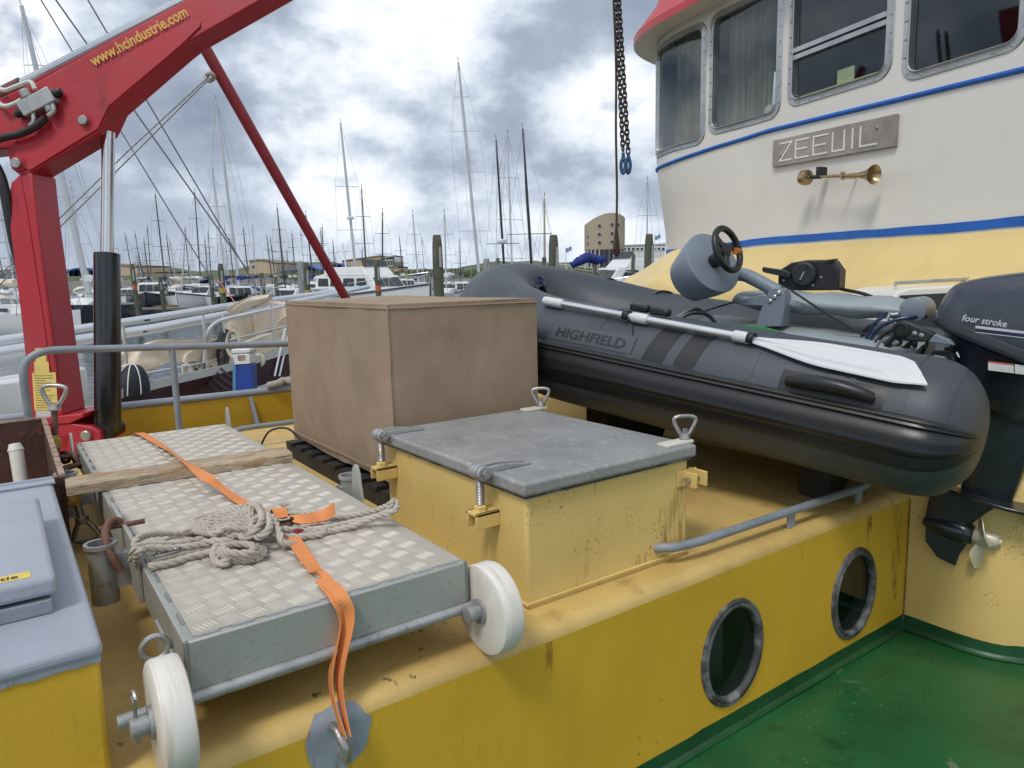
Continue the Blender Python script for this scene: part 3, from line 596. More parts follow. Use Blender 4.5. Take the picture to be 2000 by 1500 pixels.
# ================================================================= gangway
gw=thing('gangway','aluminium gangway with tread plate top and two white wheels, lying on the yellow deck','gangway',(.6,2.8,.6))
gx0,gx1,gy0,gy1,gz=.252,.962,1.575,4.06,.85
b=MB(); b.box((gx0,gy0,.735),(gx1,gy1,gz)); b.build('frame','plate_side',gw,bev=.004)
b=MB(); b.box((gx0+.022,gy0+.02,gz+.0005),(gx1-.010,gy1-.01,gz+.003)); b.build('tread_plate','plate_alu',gw)
b=MB()      # raised bars of the five-bar tread plate
cell=.053; nx=int((gx1-gx0-.04)/cell); ny=int((gy1-gy0-.04)/cell)
for i in range(nx):
    for j in range(ny):
        cx=gx0+.028+(i+.5)*cell; cy=gy0+.026+(j+.5)*cell; o=(i+j)%2
        for k in range(5):
            e=(k-2)*.0097
            a=R(20) if o else R(110); d=V((math.cos(a),math.sin(a),0)); q=V((-d.y,d.x,0)); c=V((cx,cy,gz+.003))+q*e; l=.0235; wd=.0029
            p=[c-d*l,c+q*wd,c+d*l,c-q*wd]; tps=[c-d*l*.45+V((0,0,.0032)),c+d*l*.45+V((0,0,.0032))]
            b.add(p+tps,[(0,3,4),(3,2,5,4),(2,1,5),(1,0,4,5)])
b.build('tread_bars','tread_bar',gw,kind='stuff',sharp=80)
b=MB()      # stitch welds round the plate's rim and an upstanding edge strip on the near-left side
for k in range(34):
    y=lerp(gy0+.05,gy1-.05,k/33); 
    if k%2: b.tube([(gx0+.017,y-.03,gz+.001),(gx0+.017,y+.03,gz+.001)],.004,6)
for k in range(9):
    x=lerp(gx0+.05,gx1-.05,k/8); b.tube([(x-.025,gy0+.016,gz+.001),(x+.025,gy0+.016,gz+.001)],[.003,.0045],6)
b.tube([(gx0+.004,gy0+.003,.74),(gx0+.004,gy0+.003,gz)],.006,6); b.tube([(gx1-.004,gy0+.003,.74),(gx1-.004,gy0+.003,gz)],.006,6)
b.build('weld_beads','alu',gw,kind='stuff')
b=MB(); b.box((gx0-.012,2.12,.74),(gx0-.0005,2.62,.905)); b.box((gx0-.010,1.60,.70),(gx0-.0005,1.90,.78)); b.build('side_flange','plate_side',gw,bev=.003)
b=MB(); b.tube([(.115,1.575,.722),(1.02,1.575,.722)],.015,12); b.build('axle','galv',gw)
for k,(xa,xb) in enumerate(((.175,.240),(.972,1.037))):
    b=MB(); r=.122; b.lathe([(.018,xa),(r-.012,xa),(r-.003,xa+.004),(r,xa+.012),(r,xb-.012),(r-.003,xb-.004),(r-.012,xb),(.018,xb)],(0,1.535,.722),(1,0,0),48,caps=False); wl=b.build('wheel','nylon',gw,sharp=30)
    b=MB(); b.lathe([(.021,xa-.042),(.021,xa-.008),(.034,xa-.008),(.034,xa-.0005),(.02,xa-.0005)],(0,1.535,.722),(1,0,0),18); b.build('hub','galv',wl); b=MB(); b.lathe([(.030,xb+.0005),(.030,xb+.006)],(0,1.535,.722),(1,0,0),14); b.build('washer','galv',wl)
    if k==0: b=MB(); b.tube([(xa-.030,1.535,.685),(xa-.030,1.535,.775)],.004,6); b.tube(spline([(xa-.030,1.53,.775),(xa-.028,1.52,.79),(xa-.03,1.535,.80),(xa-.033,1.548,.79),(xa-.03,1.54,.772)],4),.0035,6); b.build('split_pin','steel',wl)
for (x,y) in ((.175,2.30),(1.03,2.52),(.16,3.30)):       # stanchion sockets
    b=MB(); b.lathe([(.036,.70),(.036,.862),(.043,.866),(.043,.878),(.033,.878),(.033,.80)],(x,y,0),(0,0,1),22,caps=False); sk_=b.build('stanchion_socket','galv',gw,sharp=40)
    sx=gx0 if x<.6 else gx1; b=MB(); b.box((min(x,sx)+.02,y-.02,.74),(max(x,sx)-.005,y+.02,.84)); b.build('socket_lug','galv',sk_)
for (x,y,h) in ((1.0,2.38,.10),(.962,4.0,.10),(.235,4.02,.06)):   # rope lugs
    b=MB(); b.prism([(x-.006,y-.05,gz-.05),(x-.006,y+.05,gz-.05),(x-.006,y+.03,gz+h-.02),(x-.006,y+.012,gz+h),(x-.006,y-.008,gz+h),(x-.006,y-.02,gz+h-.02)],(.011,0,0)); b.build('rope_lug','plate_side',gw,bev=.002)
b=MB(); b.tube(spline([(.215+.028*math.cos(a),1.72,.79+.028*math.sin(a)) for a in [R(30*k) for k in range(12)]],3,True),.007,8,closed=True); b.build('lifting_ring','galv',gw)

# ================================================================= plank across the gangway
pk=MB(); A=atz(128,948,.880); B_=atz(562,884,.880); ax=(B_-A).normalized(); sd_=V((-ax.y,ax.x,0)); L_=(B_-A).length
G=[]
for i in range(41):
    t=i/40; c=A+ax*(L_*t); wv=.004*mnoise.noise(V((t*7,0,1))); row=[]
    for (s_,h) in ((-.072,-.024),(-.073,-.008),(-.072,.008),(-.066,.014),(.0,.016),(.066,.014),(.072,.008),(.072,-.024)):
        row.append(c+sd_*(s_+.006*mnoise.noise(V((t*9,s_*30,3)))-.015*sstep(.9,1,t)*(s_>0))+V((0,0,h+.003*mnoise.noise(V((t*11,s_*40,7))))))
    G.append(row)
pk.surf(G,cv=True); nrow=len(G[0]); pk.f.append(tuple(range(nrow))); pk.f.append(tuple(range(40*nrow,41*nrow))[::-1])
tag(pk.build('wooden_plank','wood_old',sharp=24),'worn pale wooden plank lying across the gangway under the orange strap','plank')

# ================================================================= orange lashing strap
st=thing('lashing_strap','orange webbing strap with black buckle tied over the gangway','strap',(.56,1.5,.5))
def ribbon(path,wdirs,wid,name,mat,parent,th=.0025):
    P=spline(path,10); Wd=spline(wdirs,10); G=[]
    for i,(p,d) in enumerate(zip(P,Wd)):
        d=d.normalized(); G.append([p-d*wid/2,p-d*wid/6,p+d*wid/6,p+d*wid/2])
    g=MB()
    def off(i,j):
        a=P[max(i-1,0)]; c=P[min(i+1,len(P)-1)]; n=(c-a).cross(Wd[i]).normalized(); return n*th
    g.slab(G,off); return g.build(name,mat,parent,sharp=60)
def g_(px,py,z): return atz(px,py,z)
X_=V((1,0,0)); Y_=V((0,1,0)); Z_=V((0,0,1))
q=lambda a,c:(c-a).cross(Z_).normalized()
SP=[g_(*p) for p in((272,845,.872),(312,868,.862),(343,888,.885),(368,905,.915),(402,931,.915),(432,952,.880),(470,978,.862),(522,1003,.865))]
p6=SP[-1]
SW=[q(SP[max(i-1,0)],SP[min(i+1,7)])+Z_*t for i,t in enumerate((.1,.3,.8,.5,-.1,.3,.1,0))]
ribbon([SP[0]+V((-.005,.02,-.05))]+SP,[SW[0]]+SW,.044,'webbing','strap',st)
r0=g_(548,1015,.885); r1=g_(575,1055,.872); r2=g_(610,1105,.860); r3=g_(640,1143,.858); r4=aty(660,1172,gy0-.002); r4.z=.853; r5=V((r4.x+.004,gy0-.012,.80)); r6=V((.553,gy0-.03,.67)); r7=V((.552,YW-.05,.565))
ribbon([r0,r1,r2,r3,r4,r5,r6,r7],[q(r0,r1),q(r0,r1),q(r1,r2)+Z_*.2,X_,X_,X_*.6+Y_*.7,X_*.15+Y_,Y_],.040,'webbing','strap',st)
ribbon([r3+V((.004,0,.003)),r4+V((.006,-.004,.003)),r5+V((.012,-.006,0)),r6+V((.020,-.010,0)),r7+V((.012,-.004,.002))],[X_,X_,X_*.6-Y_*.7,X_*.1-Y_,-Y_],.036,'webbing','strap',st)
t0=g_(548,1012,.90); ribbon([t0,g_(585,1015,.905),g_(620,1010,.895),g_(640,1003,.90),g_(654,992,.915)],[Y_*.8-X_*.3,Y_*.7+Z_*.4,Y_*.7+Z_*.5,Y_*.4+Z_*.8,Y_*.2+Z_],.038,'webbing_tail','strap',st)
b=MB(); c=g_(550,1017,.90); dA=(r1-p6).normalized(); sA_=dA.cross(Z_).normalized()
for s_ in(-1,1): b.obox(c+sA_*.026*s_,(.055,.008,.022),dA,sA_,Z_)
for k in(-.022,0,.022): b.obox(c+dA*k+V((0,0,.003)),(.008,.05,.008),dA,sA_,Z_)
b.build('buckle','black',st,bev=.002)
ribbon([c+V((0,0,.008)),c-dA*.02+V((0,0,.03)),c-dA*.045+V((0,0,.02)),c-dA*.05+V((0,0,-.02))],[sA_,sA_,sA_,sA_],.04,'webbing_fold','strap',st)

# ================================================================= rope bundle on the gangway
def rope(path,r,name,mat,parent,twist=None,n=6,step=.008):
    # resample, then lay three twisted strands
    P=[V(p) for p in path]; D=[0]
    for i in range(1,len(P)): D.append(D[-1]+(P[i]-P[i-1]).length)
    m=max(4,int(D[-1]/step)); Q=[]; i=0
    for k in range(m+1):
        d=D[-1]*k/m
        while i<len(P)-2 and D[i+1]<d: i+=1
        t=(d-D[i])/max(D[i+1]-D[i],1e-9); Q.append(P[i].lerp(P[i+1],min(1,t)))
    g=MB(); u=None; fr=[]
    for k in range(m+1):
        T=(Q[min(k+1,m)]-Q[max(k-1,0)]).normalized()
        u=T.orthogonal().normalized() if u is None else (u-T*u.dot(T)).normalized()
        fr.append((u.copy(),T.cross(u)))
    tw=2*math.pi/(r*7)
    for s_ in range(3):
        pth=[]
        for k in range(m+1):
            a=tw*D[-1]*k/m+s_*2*math.pi/3; pth.append(Q[k]+(fr[k][0]*math.cos(a)+fr[k][1]*math.sin(a))*r*.5)
        g.tube(pth,r*.56,n)
    return g.build(name,mat,parent,sharp=80)
rp=thing('mooring_rope','bundle of grey twisted rope heaped across the gangway','rope',(.55,2.2,.853))
zr=gz+.016; rr=.0105
def gp(px,py,h=0): return atz(px,py,zr+h*.72)
# long parallel turns from the near-left flange to the lug by the hatch
lines=[
 [(262,1068,.05),(270,1052,.06),(300,1043,.03),(360,1040,.0),(420,1033,.01),(480,1010,.04),(500,1000,.05)],
 [(258,1095,.0),(262,1072,.05),(285,1064,.05),(340,1062,.02),(400,1052,.02),(450,1040,.03),(500,1030,.05),(535,1028,.05)],
 [(268,1105,-.03),(270,1080,.05),(290,1071,.05),(350,1070,.02),(410,1060,.02),(460,1046,.03),(520,1036,.04),(560,1034,.03),(620,1040,.0),(680,1030,.0),(720,1015,.02),(755,1000,.05),(768,985,.08)],
 [(290,1107,.0),(330,1100,.0),(375,1087,.0),(420,1077,.0)],
 [(500,1035,.03),(560,1048,.01),(610,1046,.0),(635,1040,.0),(620,1034,.01),(570,1038,.02)],
 [(540,1020,.05),(590,1018,.03),(640,1012,.01),(700,1005,.01),(740,995,.04),(762,985,.08),(770,978,.09),(776,990,.07),(765,1000,.06),(730,1010,.03),(690,1020,.01),(640,1030,.01),(590,1040,.01)],
 [(540,1010,.03),(580,1004,.01),(620,1003,.01),(660,1010,.005),(690,1005,.01)],
]
for ln in lines: rope(spline([gp(*p) for p in ln],10),rr,'rope_turn','rope',rp)
# sheaf of loops piled left of the buckle
random.seed(3)
for k in range(7):
    t=k/6
    a0=gp(366+14*t+random.uniform(-4,4),1040+6*t-8*k*.2,.005+.004*k); top=gp(400+20*t,1010-4*t+6*k,.02+.006*k); e1=gp(478+8*random.random(),992+7*k,.05+.004*(6-k)); e2=gp(500,1020+3*k,.04)
    rope(spline([a0,gp(378+10*t,1026+3*k-6,.015+.004*k),top,gp(442,996+6*k,.045+.003*k),e1,e2],10),rr,'rope_turn','rope',rp)
for k in range(4):
    cx,cy=468,1072; P=[]
    for j in range(15):
        a=2*math.pi*j/14+.3*k; P.append(gp(cx+(30+6*k)*math.cos(a),cy+(9+2.4*k)*math.sin(a)+2*k,.004+.011*(3-k)+.003*math.sin(3*a)))
    rope(spline(P,8),rr,'rope_turn','rope',rp)
knot=[(500,1000,.05),(520,1003,.075),(528,1025,.08),(515,1045,.06),(498,1048,.04),(490,1030,.05),(505,1010,.075),(530,1010,.08),(545,1040,.05),(552,1060,.02),(575,1063,.0)]
rope(spline([gp(*p) for p in knot],10),rr*1.05,'knot','rope',rp)
rope(spline([gp(*p) for p in [(478,995,.06),(488,985,.085),(505,990,.09),(512,1015,.085),(495,1040,.06),(480,1052,.04),(470,1046,.03)]],10),rr*1.05,'knot','rope',rp)
# eye splice hanging towards the viewer
rope(spline([gp(*p) for p in [(440,1062,.02),(424,1068,.02),(418,1085,.012),(424,1098,.004),(436,1101,.003),(446,1094,.006),(445,1078,.012),(436,1066,.022)]],10),rr*1.15,'eye_splice','rope',rp)
rope(spline([gp(*p) for p in [(395,1063,.02),(415,1058,.03),(440,1058,.03),(455,1060,.02)]],10),rr*1.2,'knot','rope',rp)
rope(spline([gp(*p) for p in [(575,1040,.02),(600,1034,.014),(632,1028,.01)]],8),rr,'red_whipping','rope_red',rp)
b=MB()
for k in range(40):
    a=random.uniform(-2.6,-.5); c=gp(553,994,.004); p=gp(553+26*math.cos(a)*random.uniform(.4,1),994+14*math.sin(a)*random.uniform(.4,1),random.uniform(.0,.03)); b.tube([c,c.lerp(p,.5)+V((0,0,.008)),p],.0009,3)
b.build('frayed_end','rope',rp,kind='stuff')
b=MB(); A=gp(300,1087,.012); B_=gp(350,1075,.012); d=(B_-A).normalized()
b.obox((A+B_)/2,((B_-A).length,.022,.008),d,d.cross(Z_),Z_); b.lathe([(.012,0),(.012,.012),(.006,.014),(0,.014)],gp(345,1076,.012),Z_,10); b.lathe([(.007,0),(.007,.012),(0,.012)],gp(310,1084,.012),Z_,10); b.build('snap_hook','steel',rp,bev=.002)
sh=thing('bow_shackle','brown rusty shackle hooked through the gangway flange beside the rope','shackle',(.22,2.25,.8))
b=MB(); b.tube(spline([(.24,2.36,.91),(.212,2.34,.925),(.19,2.30,.90),(.195,2.26,.85),(.215,2.25,.80)],8),.011,10); b.build('bow','rusty',sh)
b=MB(); b.tube([(.18,2.36,.90),(.30,2.34,.905)],.008,8); b.build('pin','rusty',sh)

# ================================================================= canvas-covered box on a dark pallet
cv_=thing('canvas_cover','box-shaped tan canvas cover over deck gear, beside the dinghy','cover',(1.8,3.4,.62))
cx0,cx1,cy0,cy1,cz0,cz1=1.315,2.09,2.715,4.0,.725,1.508
def wrinkle(p,face):
    h=(p.x+p.y); low=1-sstep(.72,1.0,p.z)
    cr_=lambda f,o,w_:math.exp(-((mnoise.noise(V((h*f+o,p.z*f*.6,o)))*1.0)/w_)**2)      # thin creases along noise zero lines
    s_=.009*mnoise.noise(V((h*2.2,p.z*1.3,1)))+.004*mnoise.noise(V((h*4.5-p.z*2,p.z*1.5,8)))+.0022*cr_(1.2,3.,.10)+.0016*cr_(2.2,9.,.09)+.004*mnoise.noise(V((h*9,p.z*1.5,5)))*(.35+low)
    return s_
b=MB(); n=84; m=60
def side(P,Q,nrm):
    G=[]
    for i in range(n+1):
        row=[]
        for j in range(m+1):
            t=i/n; u=j/m; p=V(P).lerp(V(Q),t); p.z=lerp(cz0,cz1,u)
            edge=min(t,1-t)*2; k=sstep(0,.12,edge)
            hem=.006*math.sin(t*9+1)*(1-u)**6; p.z+=hem if j==0 else 0
            bag=-.035*math.sin(math.pi*t)*math.sin(math.pi*min(1,u*1.15))*.4
            tuck=-.03*(1-u)**5
            row.append(p+V(nrm)*((wrinkle(p,0)+bag*0)*k+tuck*.5*k)+V((0,0,0)))
        G.append(row)
    b.surf(G)
side((cx0,cy1,0),(cx0,cy0,0),(-1,0,0)); side((cx0,cy0,0),(cx1,cy0,0),(0,-1,0)); side((cx1,cy0,0),(cx1,cy1,0),(1,0,0)); side((cx1,cy1,0),(cx0,cy1,0),(0,1,0))
G=[[V((lerp(cx0,cx1,i/20),lerp(cy0,cy1,j/20),cz1+.022*math.exp(-((i/20-.45)**2+(j/20-.5)**2)*9)*sstep(0,.3,min(i,20-i,j,20-j)/10))) for j in range(21)] for i in range(21)]
b.surf(G); b.build('fabric','canvas',cv_,weld=True,sharp=70)
b=MB(); z=cz1-.018; rim=[(cx0-.003,cy1,z),(cx0-.003,cy0-.003,z),(cx1+.002,cy0-.003,z),(cx1+.002,cy1,z)]
for i in range(3):
    a,c=V(rim[i]),V(rim[i+1]); b.tube([a.lerp(c,k/20)+V((0,0,.002*mnoise.noise(V((k*.5,i,0))))) for k in range(21)],.0035,6)
b.build('top_seam','canvas',cv_)
b=MB(); b.tube([(cx0-.002+.001*math.sin(k*.9),cy0-.002-.001*math.sin(k),lerp(cz0,cz1,k/20)) for k in range(21)],.0045,6); b.build('corner_seam','canvas',cv_)
b=MB(); zs=cz0+.045
for A,B_ in (((cx0-.004,cy1-.02,zs),(cx0-.004,cy0+.02,zs)),((cx0+.02,cy0-.004,zs),(cx1-.02,cy0-.004,zs))): b.tube([V(A).lerp(V(B_),k/20) for k in range(21)],.003,5)
b.build('hem_stitch','canvas',cv_,kind='stuff')
pal=thing('pallet','black slatted pallet under the canvas cover','pallet',(1.85,3.4,.6))
for k in range(9):
    y=lerp(2.74,4.02,k/8); g=MB(); g.box((1.285,y-.045,.685),(2.10,y+.045,.705)); g.build('slat','pallet',pal,bev=.002)
for x in(1.33,1.68,2.05): g=MB(); g.box((x-.035,2.68,.60),(x+.035,4.09,.684)); g.build('runner','pallet',pal)
b=MB(); b.tube(spline([(1.31,3.90,.74),(1.26,3.95,.80),(1.17,3.98,.79),(1.12,4.0,.70),(1.11,4.02,.63)],8),.006,6); tag(b.build('black_cable','black'),'thin black cable looping out from the rear of the canvas cover','cable')

# ================================================================= blue-grey locker at the left
lk=thing('deck_locker','blue-grey topped yellow deck locker at the bottom left corner','locker',(-.4,2.3,.6))
b=MB(); b.box((-1.4,1.585,.55),(.098,3.1,.878)); b.build('body','mustard',lk,bev=.012,seg=3)
b=MB(); b.box((-1.4,1.578,.868),(.106,3.1,.902)); b.build('top','bluegrey',lk,bev=.014,seg=3)
# ragged lower edge of the grey paint on the front face
G=[[V((lerp(-.6,.1,i/80),1.5815,.89)),V((lerp(-.6,.1,i/80),1.5815,.860+.004*mnoise.noise(V((i*.23,0,0)))+.003*mnoise.noise(V((i*.9,3,0)))))] for i in range(81)]
b=MB(); b.surf(G); b.build('paint_edge','primer',lk)
LDR=.048
b=MB(); b.box((-.7,1.79,.902),(LDR-.012,2.52,.935)); b.build('lid_base','grey_paint',lk,bev=.004)
b=MB(); b.box((-.7,1.79,.9415),(LDR,2.53,.985)); ld=b.build('lid','bluegrey',lk,bev=.012,seg=3)
b=MB(); b.box((-.2,1.815,.9853),(LDR-.045,1.855,.9862)); lb=b.build('label_strip','yellow_label',ld)
text('tie',.032,lambda x,y:(LDR-.075+x-.025,1.823+y,.9868),'lettering','black',ld,bold=.0006)
b=MB(); b.tube(spline([(LDR-.075+.0,1.817,.9868),(LDR-.07,1.817,.9868)],2),.0003,3)

# rusty open coaming behind the locker
co=thing('cargo_coaming','rusty brown open steel coaming with a white pipe inside, behind the blue-grey locker','coaming',(-.4,3.6,.6))
yA,yB=3.11,4.22; xr=.145
b=MB(); b.box((-1.4,yA,.6),(xr-.014,yA+.016,.905)); b.box((xr-.014,yA,.6),(xr,yB,.985)); b.box((-1.4,yB-.016,.6),(xr-.014,yB,.985))
b.v=[V((p.x,p.y,p.z if p.z<.7 else (.905+.06*sstep(yA,yA+.35,p.y)))) for p in b.v]; b.build('plates','rust_brown',co,bev=.002)
b=MB(); b.box((xr-.016,yA,.9655),(xr+.004,yB+.004,.975)); b.v=[V((p.x,p.y,p.z-.06*(1-sstep(yA,yA+.35,p.y)))) for p in b.v]; b.box((-1.4,yB-.018,.9655),(xr-.017,yB+.004,.975)); b.build('rim','rust_edge',co)
b=MB(); b.tube([(.02,3.72,.6),(.01,3.80,.90)],.028,14); b.tube([(.0098,3.802,.90),(.008,3.81,.93)],[.032,.022],14); b.build('vent_pipe','white_pipe',co)
b=MB(); b.box((-1.4,yA-.09,.9025),(.112,yA-.001,.912)); b.tube([(-1.4,yA-.03,.912),(.108,yA-.03,.912)],.009,8); b.build('grey_lip','bluegrey',co,bev=.003)
for (y,zz,up) in ((3.16,.83,False),(4.12,.86,True)):   # dog-bolt lugs: one upright, one hanging down
    g=MB(); g.box((xr+.001,y+.028,zz-.05),(xr+.045,y+.035,zz+.035)); g.build('dog_lug','rust_yellow',co,bev=.003); g=MB(); g.box((xr+.001,y-.035,zz-.05),(xr+.045,y-.028,zz+.035)); lg=g.build('dog_lug','rust_yellow',co,bev=.003)
    g=MB(); g.lathe([(.026,-.055),(.028,-.05),(.026,-.036),(.0,-.036)],(xr+.028,y,zz),(0,1,0),6); g.lathe([(.010,-.036),(.010,.05)],(xr+.028,y,zz),(0,1,0),8); g.build('pivot_bolt','rust_yellow',lg)
    if up:
        g=MB(); g.tube([(xr+.028,y,zz),(xr+.04,y,zz+.17)],.015,10); g.build('dog_bolt','rusty',co); eyenut(co,(xr+.04,y,zz+.155),R(-30),'steel',1.25,(.07,0,1))
    else:
        g=MB(); g.tube([(xr+.028,y,zz),(xr+.045,y-.01,zz-.12)],.014,10); g.build('dog_bolt','steel',co); eyenut(co,(xr+.043,y-.01,zz-.10),R(-30),'steel',1.05,(.12,-.05,-1))
# rusty chain lying between coaming and gangway
ch=thing('rusty_chain','short rusty chain heaped between the coaming and the gangway','chain',(.2,3.85,.66))
def link(p,d,nrm,l,w_,r,name,mat,parent):
    d=V(d).normalized(); nrm=V(nrm); q_=d.cross(nrm).normalized(); P=[]
    for k in range(12):
        a=2*math.pi*k/12; c,s_=math.cos(a),math.sin(a); P.append(V(p)+d*(c*w_/2+(l-w_)/2*(1 if c>0 else -1))+q_*(s_*w_/2))
    g=MB(); g.tube(P,r,6,closed=True); return g.build(name,mat,parent,sharp=70)
for k,(p,d,nn) in enumerate([((.20,4.0,.80),(.3,-1,.2),(1,.3,0)),((.215,3.94,.815),(1,-.6,.1),(0,0,1)),((.235,3.89,.80),(.2,-1,-.3),(1,.2,.3)),((.21,3.84,.785),(-.8,-.7,0),(0,.2,1)),((.19,3.80,.75),(.1,-.6,-.8),(1,0,0)),((.2,3.77,.70),(.1,-.3,-1),(.3,1,0))]): link(p,d,nn,.085,.05,.011,'link','rusty',ch)

# ================================================================= grey handrail beyond the gangway
hr=thing('handrail','grey painted pipe handrail in front of the red crane','handrail',(.8,4.42,.6))
yR=4.42
b=MB(); P=spline([(.082,yR,1.06),(.082,yR,1.16),(.095,yR,1.225),(.135,yR,1.266),(.19,yR,1.284),(.25,yR,1.288)],6)+[V((.8,yR,1.262)),V((1.4,yR,1.236)),V((3.0,yR,1.17))]
b.tube([V((.087,yR,.6))]+P,.0195,14); b.build('top_rail','grey_paint',hr,sharp=60)
for x in(.79,2.1): b=MB(); b.tube([(x,yR,.6),(x,yR,1.25)],.0175,12); b.build('post','grey_paint',hr)
b=MB(); b.tube(spline([(1.06,yR,.60),(1.06,yR,.70),(1.10,yR,.735),(1.2,yR,.742)],6)+[V((2.4,yR,.73))],.016,12); b.build('low_rail','grey_paint',hr)

# ================================================================= bulwark on the far side
bw=thing('bulwark','mustard yellow bulwark with pale grey cap rail on the far side of the deck','bulwark',(1,5.5,0))
b=MB(); G=[[V((lerp(-2.5,7,i/40),5.5+.02*math.sin(i*.15),z)) for z in(-.5,.77)] for i in range(41)]; b.slab(G,(0,.03,0)); b.build('plating','mustard',bw)
b=MB(); b.tube([V((lerp(-2.5,7,i/40),5.515+.02*math.sin(i*.15),.792+.0*i)) for i in range(41)],.028,12); b.build('cap_rail','grey_paint' if 0 else 'bluegrey',bw)
for x in(.0,1.5,3.0): b=MB(); b.prism([(x-.02,5.495,.77),(x+.055,5.30,.1),(x+.055,5.495,.1)],(.028,0,0)); b.box((x-.01,5.30,-.5),(x+.06,5.34,.4)); b.build('stay','bluegrey',bw,bev=.003)
fd=MB(); fd.add([(-3,4.9,-.5),(8,4.9,-.5),(8,5.55,-.5),(-3,5.55,-.5)],[(0,1,2,3)]); fd.build('far_side_deck','green',kind='structure')
b=MB(); b.tube(spline([(1.63,5.5,.835),(1.70,5.47,.85),(1.76,5.52,.86),(1.82,5.48,.85),(1.9,5.5,.84)],8),.028,10); tag(b.build('fender_rope','rope'),'thick rope turn on the bulwark cap beside the canvas cover','rope')

# ================================================================= red deck crane
DC=4.3; KC=DC/4.95
def cp(px,py,D=DC): return dd(px,py,D)
cb=cp(118,862); crane=thing('deck_crane','red hydraulic deck crane with black cylinder and gold lettering','crane',(cb.x,cb.y,.6))
HF=V((FW.x,FW.y,0)).normalized()
b=MB(); col=[cp(*p) for p in((15,392),(22,356),(36,342),(62,336),(72,430),(123,812),(62,822))]
b.prism(col,HF*(.27*KC)); b.build('column','crane_red',crane,bev=.012,seg=3)
b=MB(); b.prism([p-HF*.006 for p in(cp(16,400),cp(24,356),cp(40,344),cp(52,400),cp(88,640),cp(110,800),cp(66,806))],HF*.0055); b.build('column_plate','crane_red',crane,bev=.003)
b=MB(); b.prism([p-HF*(.03*KC) for p in(cp(55,818),cp(167,806),cp(167,814),cp(140,826),cp(55,830))],HF*(.34*KC)); b.build('base_flange','crane_red',crane,bev=.006)
b=MB(); b.prism([p-HF*(.02*KC) for p in(cp(78,829),cp(142,826),cp(180,832),cp(197,842),cp(200,855),cp(190,868),cp(120,905),cp(80,900))],HF*(.06*KC)); b.prism([p+HF*(.22*KC) for p in(cp(78,829),cp(142,826),cp(190,832),cp(205,842),cp(205,860),cp(120,905),cp(80,900))],HF*(.06*KC)); b.build('base_bracket','crane_red',crane,bev=.006)
bb_=cp(110,900); b=MB(); b.lathe([(.2,0),(.2,.05),(.15,.08),(.15,.16)],(bb_.x,bb_.y,.58)+HF*0 if False else V((bb_.x,bb_.y,.58))+HF*(.14*KC),(0,0,1),28); b.build('slewing_base','crane_red',crane)
# boom: a tapering plate box, its side outline and its depth
bo=[(-70,250),(-12,196),(40,172),(70,160),(330,17),(760,-221),(760,-142),(371,79),(348,97),(215,212),(203,238),(194,256),(175,270),(56,341),(38,342),(22,330),(12,290),(-70,300)]
b=MB(); b.prism([cp(*p) for p in bo],HF*(.24*KC)); bm_=b.build('boom','crane_red',crane,bev=.010,seg=3)
b=MB(); b.prism([p-HF*(.012*KC) for p in [cp(*p) for p in((30,232),(135,178),(375,48),(392,43),(393,52),(352,92),(214,208),(193,252),(170,266),(60,334),(30,320))]],HF*(.0119*KC)); b.build('side_plate','crane_red',crane,bev=.004)
# luffing cylinder and rod
ctop=cp(193,252)+HF*(.12*KC); cmid=cp(190,497)+HF*(.12*KC); cbot=cp(192,850)+HF*(.12*KC)
b=MB(); b.tube([ctop,cmid],.043*KC,22); b.build('piston_rod','chrome',crane)
b=MB(); ax=(cbot-cmid).normalized(); b.lathe([(.039,-.012),(.073,-.008),(.0745,0),(.0745,(cbot-cmid).length*.96),(.06,(cbot-cmid).length)],cmid,ax,28); b.build('cylinder','black_gloss',crane,sharp=30)
for (px,py,r) in((168,237,.028),(38,320,.030),(174,849,.031)):
    c=cp(px,py)-HF*(.013*KC); b=MB(); b.lathe([(r*1.5,.010),(r*1.5,-.004),(r*1.1,-.006)],c,HF,24); b.build('pin_boss','crane_red',crane); b=MB(); b.lathe([(r,.0),(r,-.028),(r*.85,-.032),(0,-.032)],c,HF,20); b.build('pivot_pin','steel',crane)
c=cp(192,846); b=MB(); b.lathe([(.052,.02),(.052,.21)],c,HF,20); b.build('cylinder_eye','black',crane)
# upper extension cylinder above the boom
b=MB(); b.tube([cp(-40,190)+HF*(.1*KC),cp(25,157)+HF*(.1*KC)],.043,16); b.build('extension_cylinder','rusty',crane)
b=MB(); b.tube([cp(20,160)+HF*(.1*KC),cp(345,-8)+HF*(.1*KC),cp(700,-195)+HF*(.1*KC)],.033,18); b.build('extension_rod','chrome',crane)
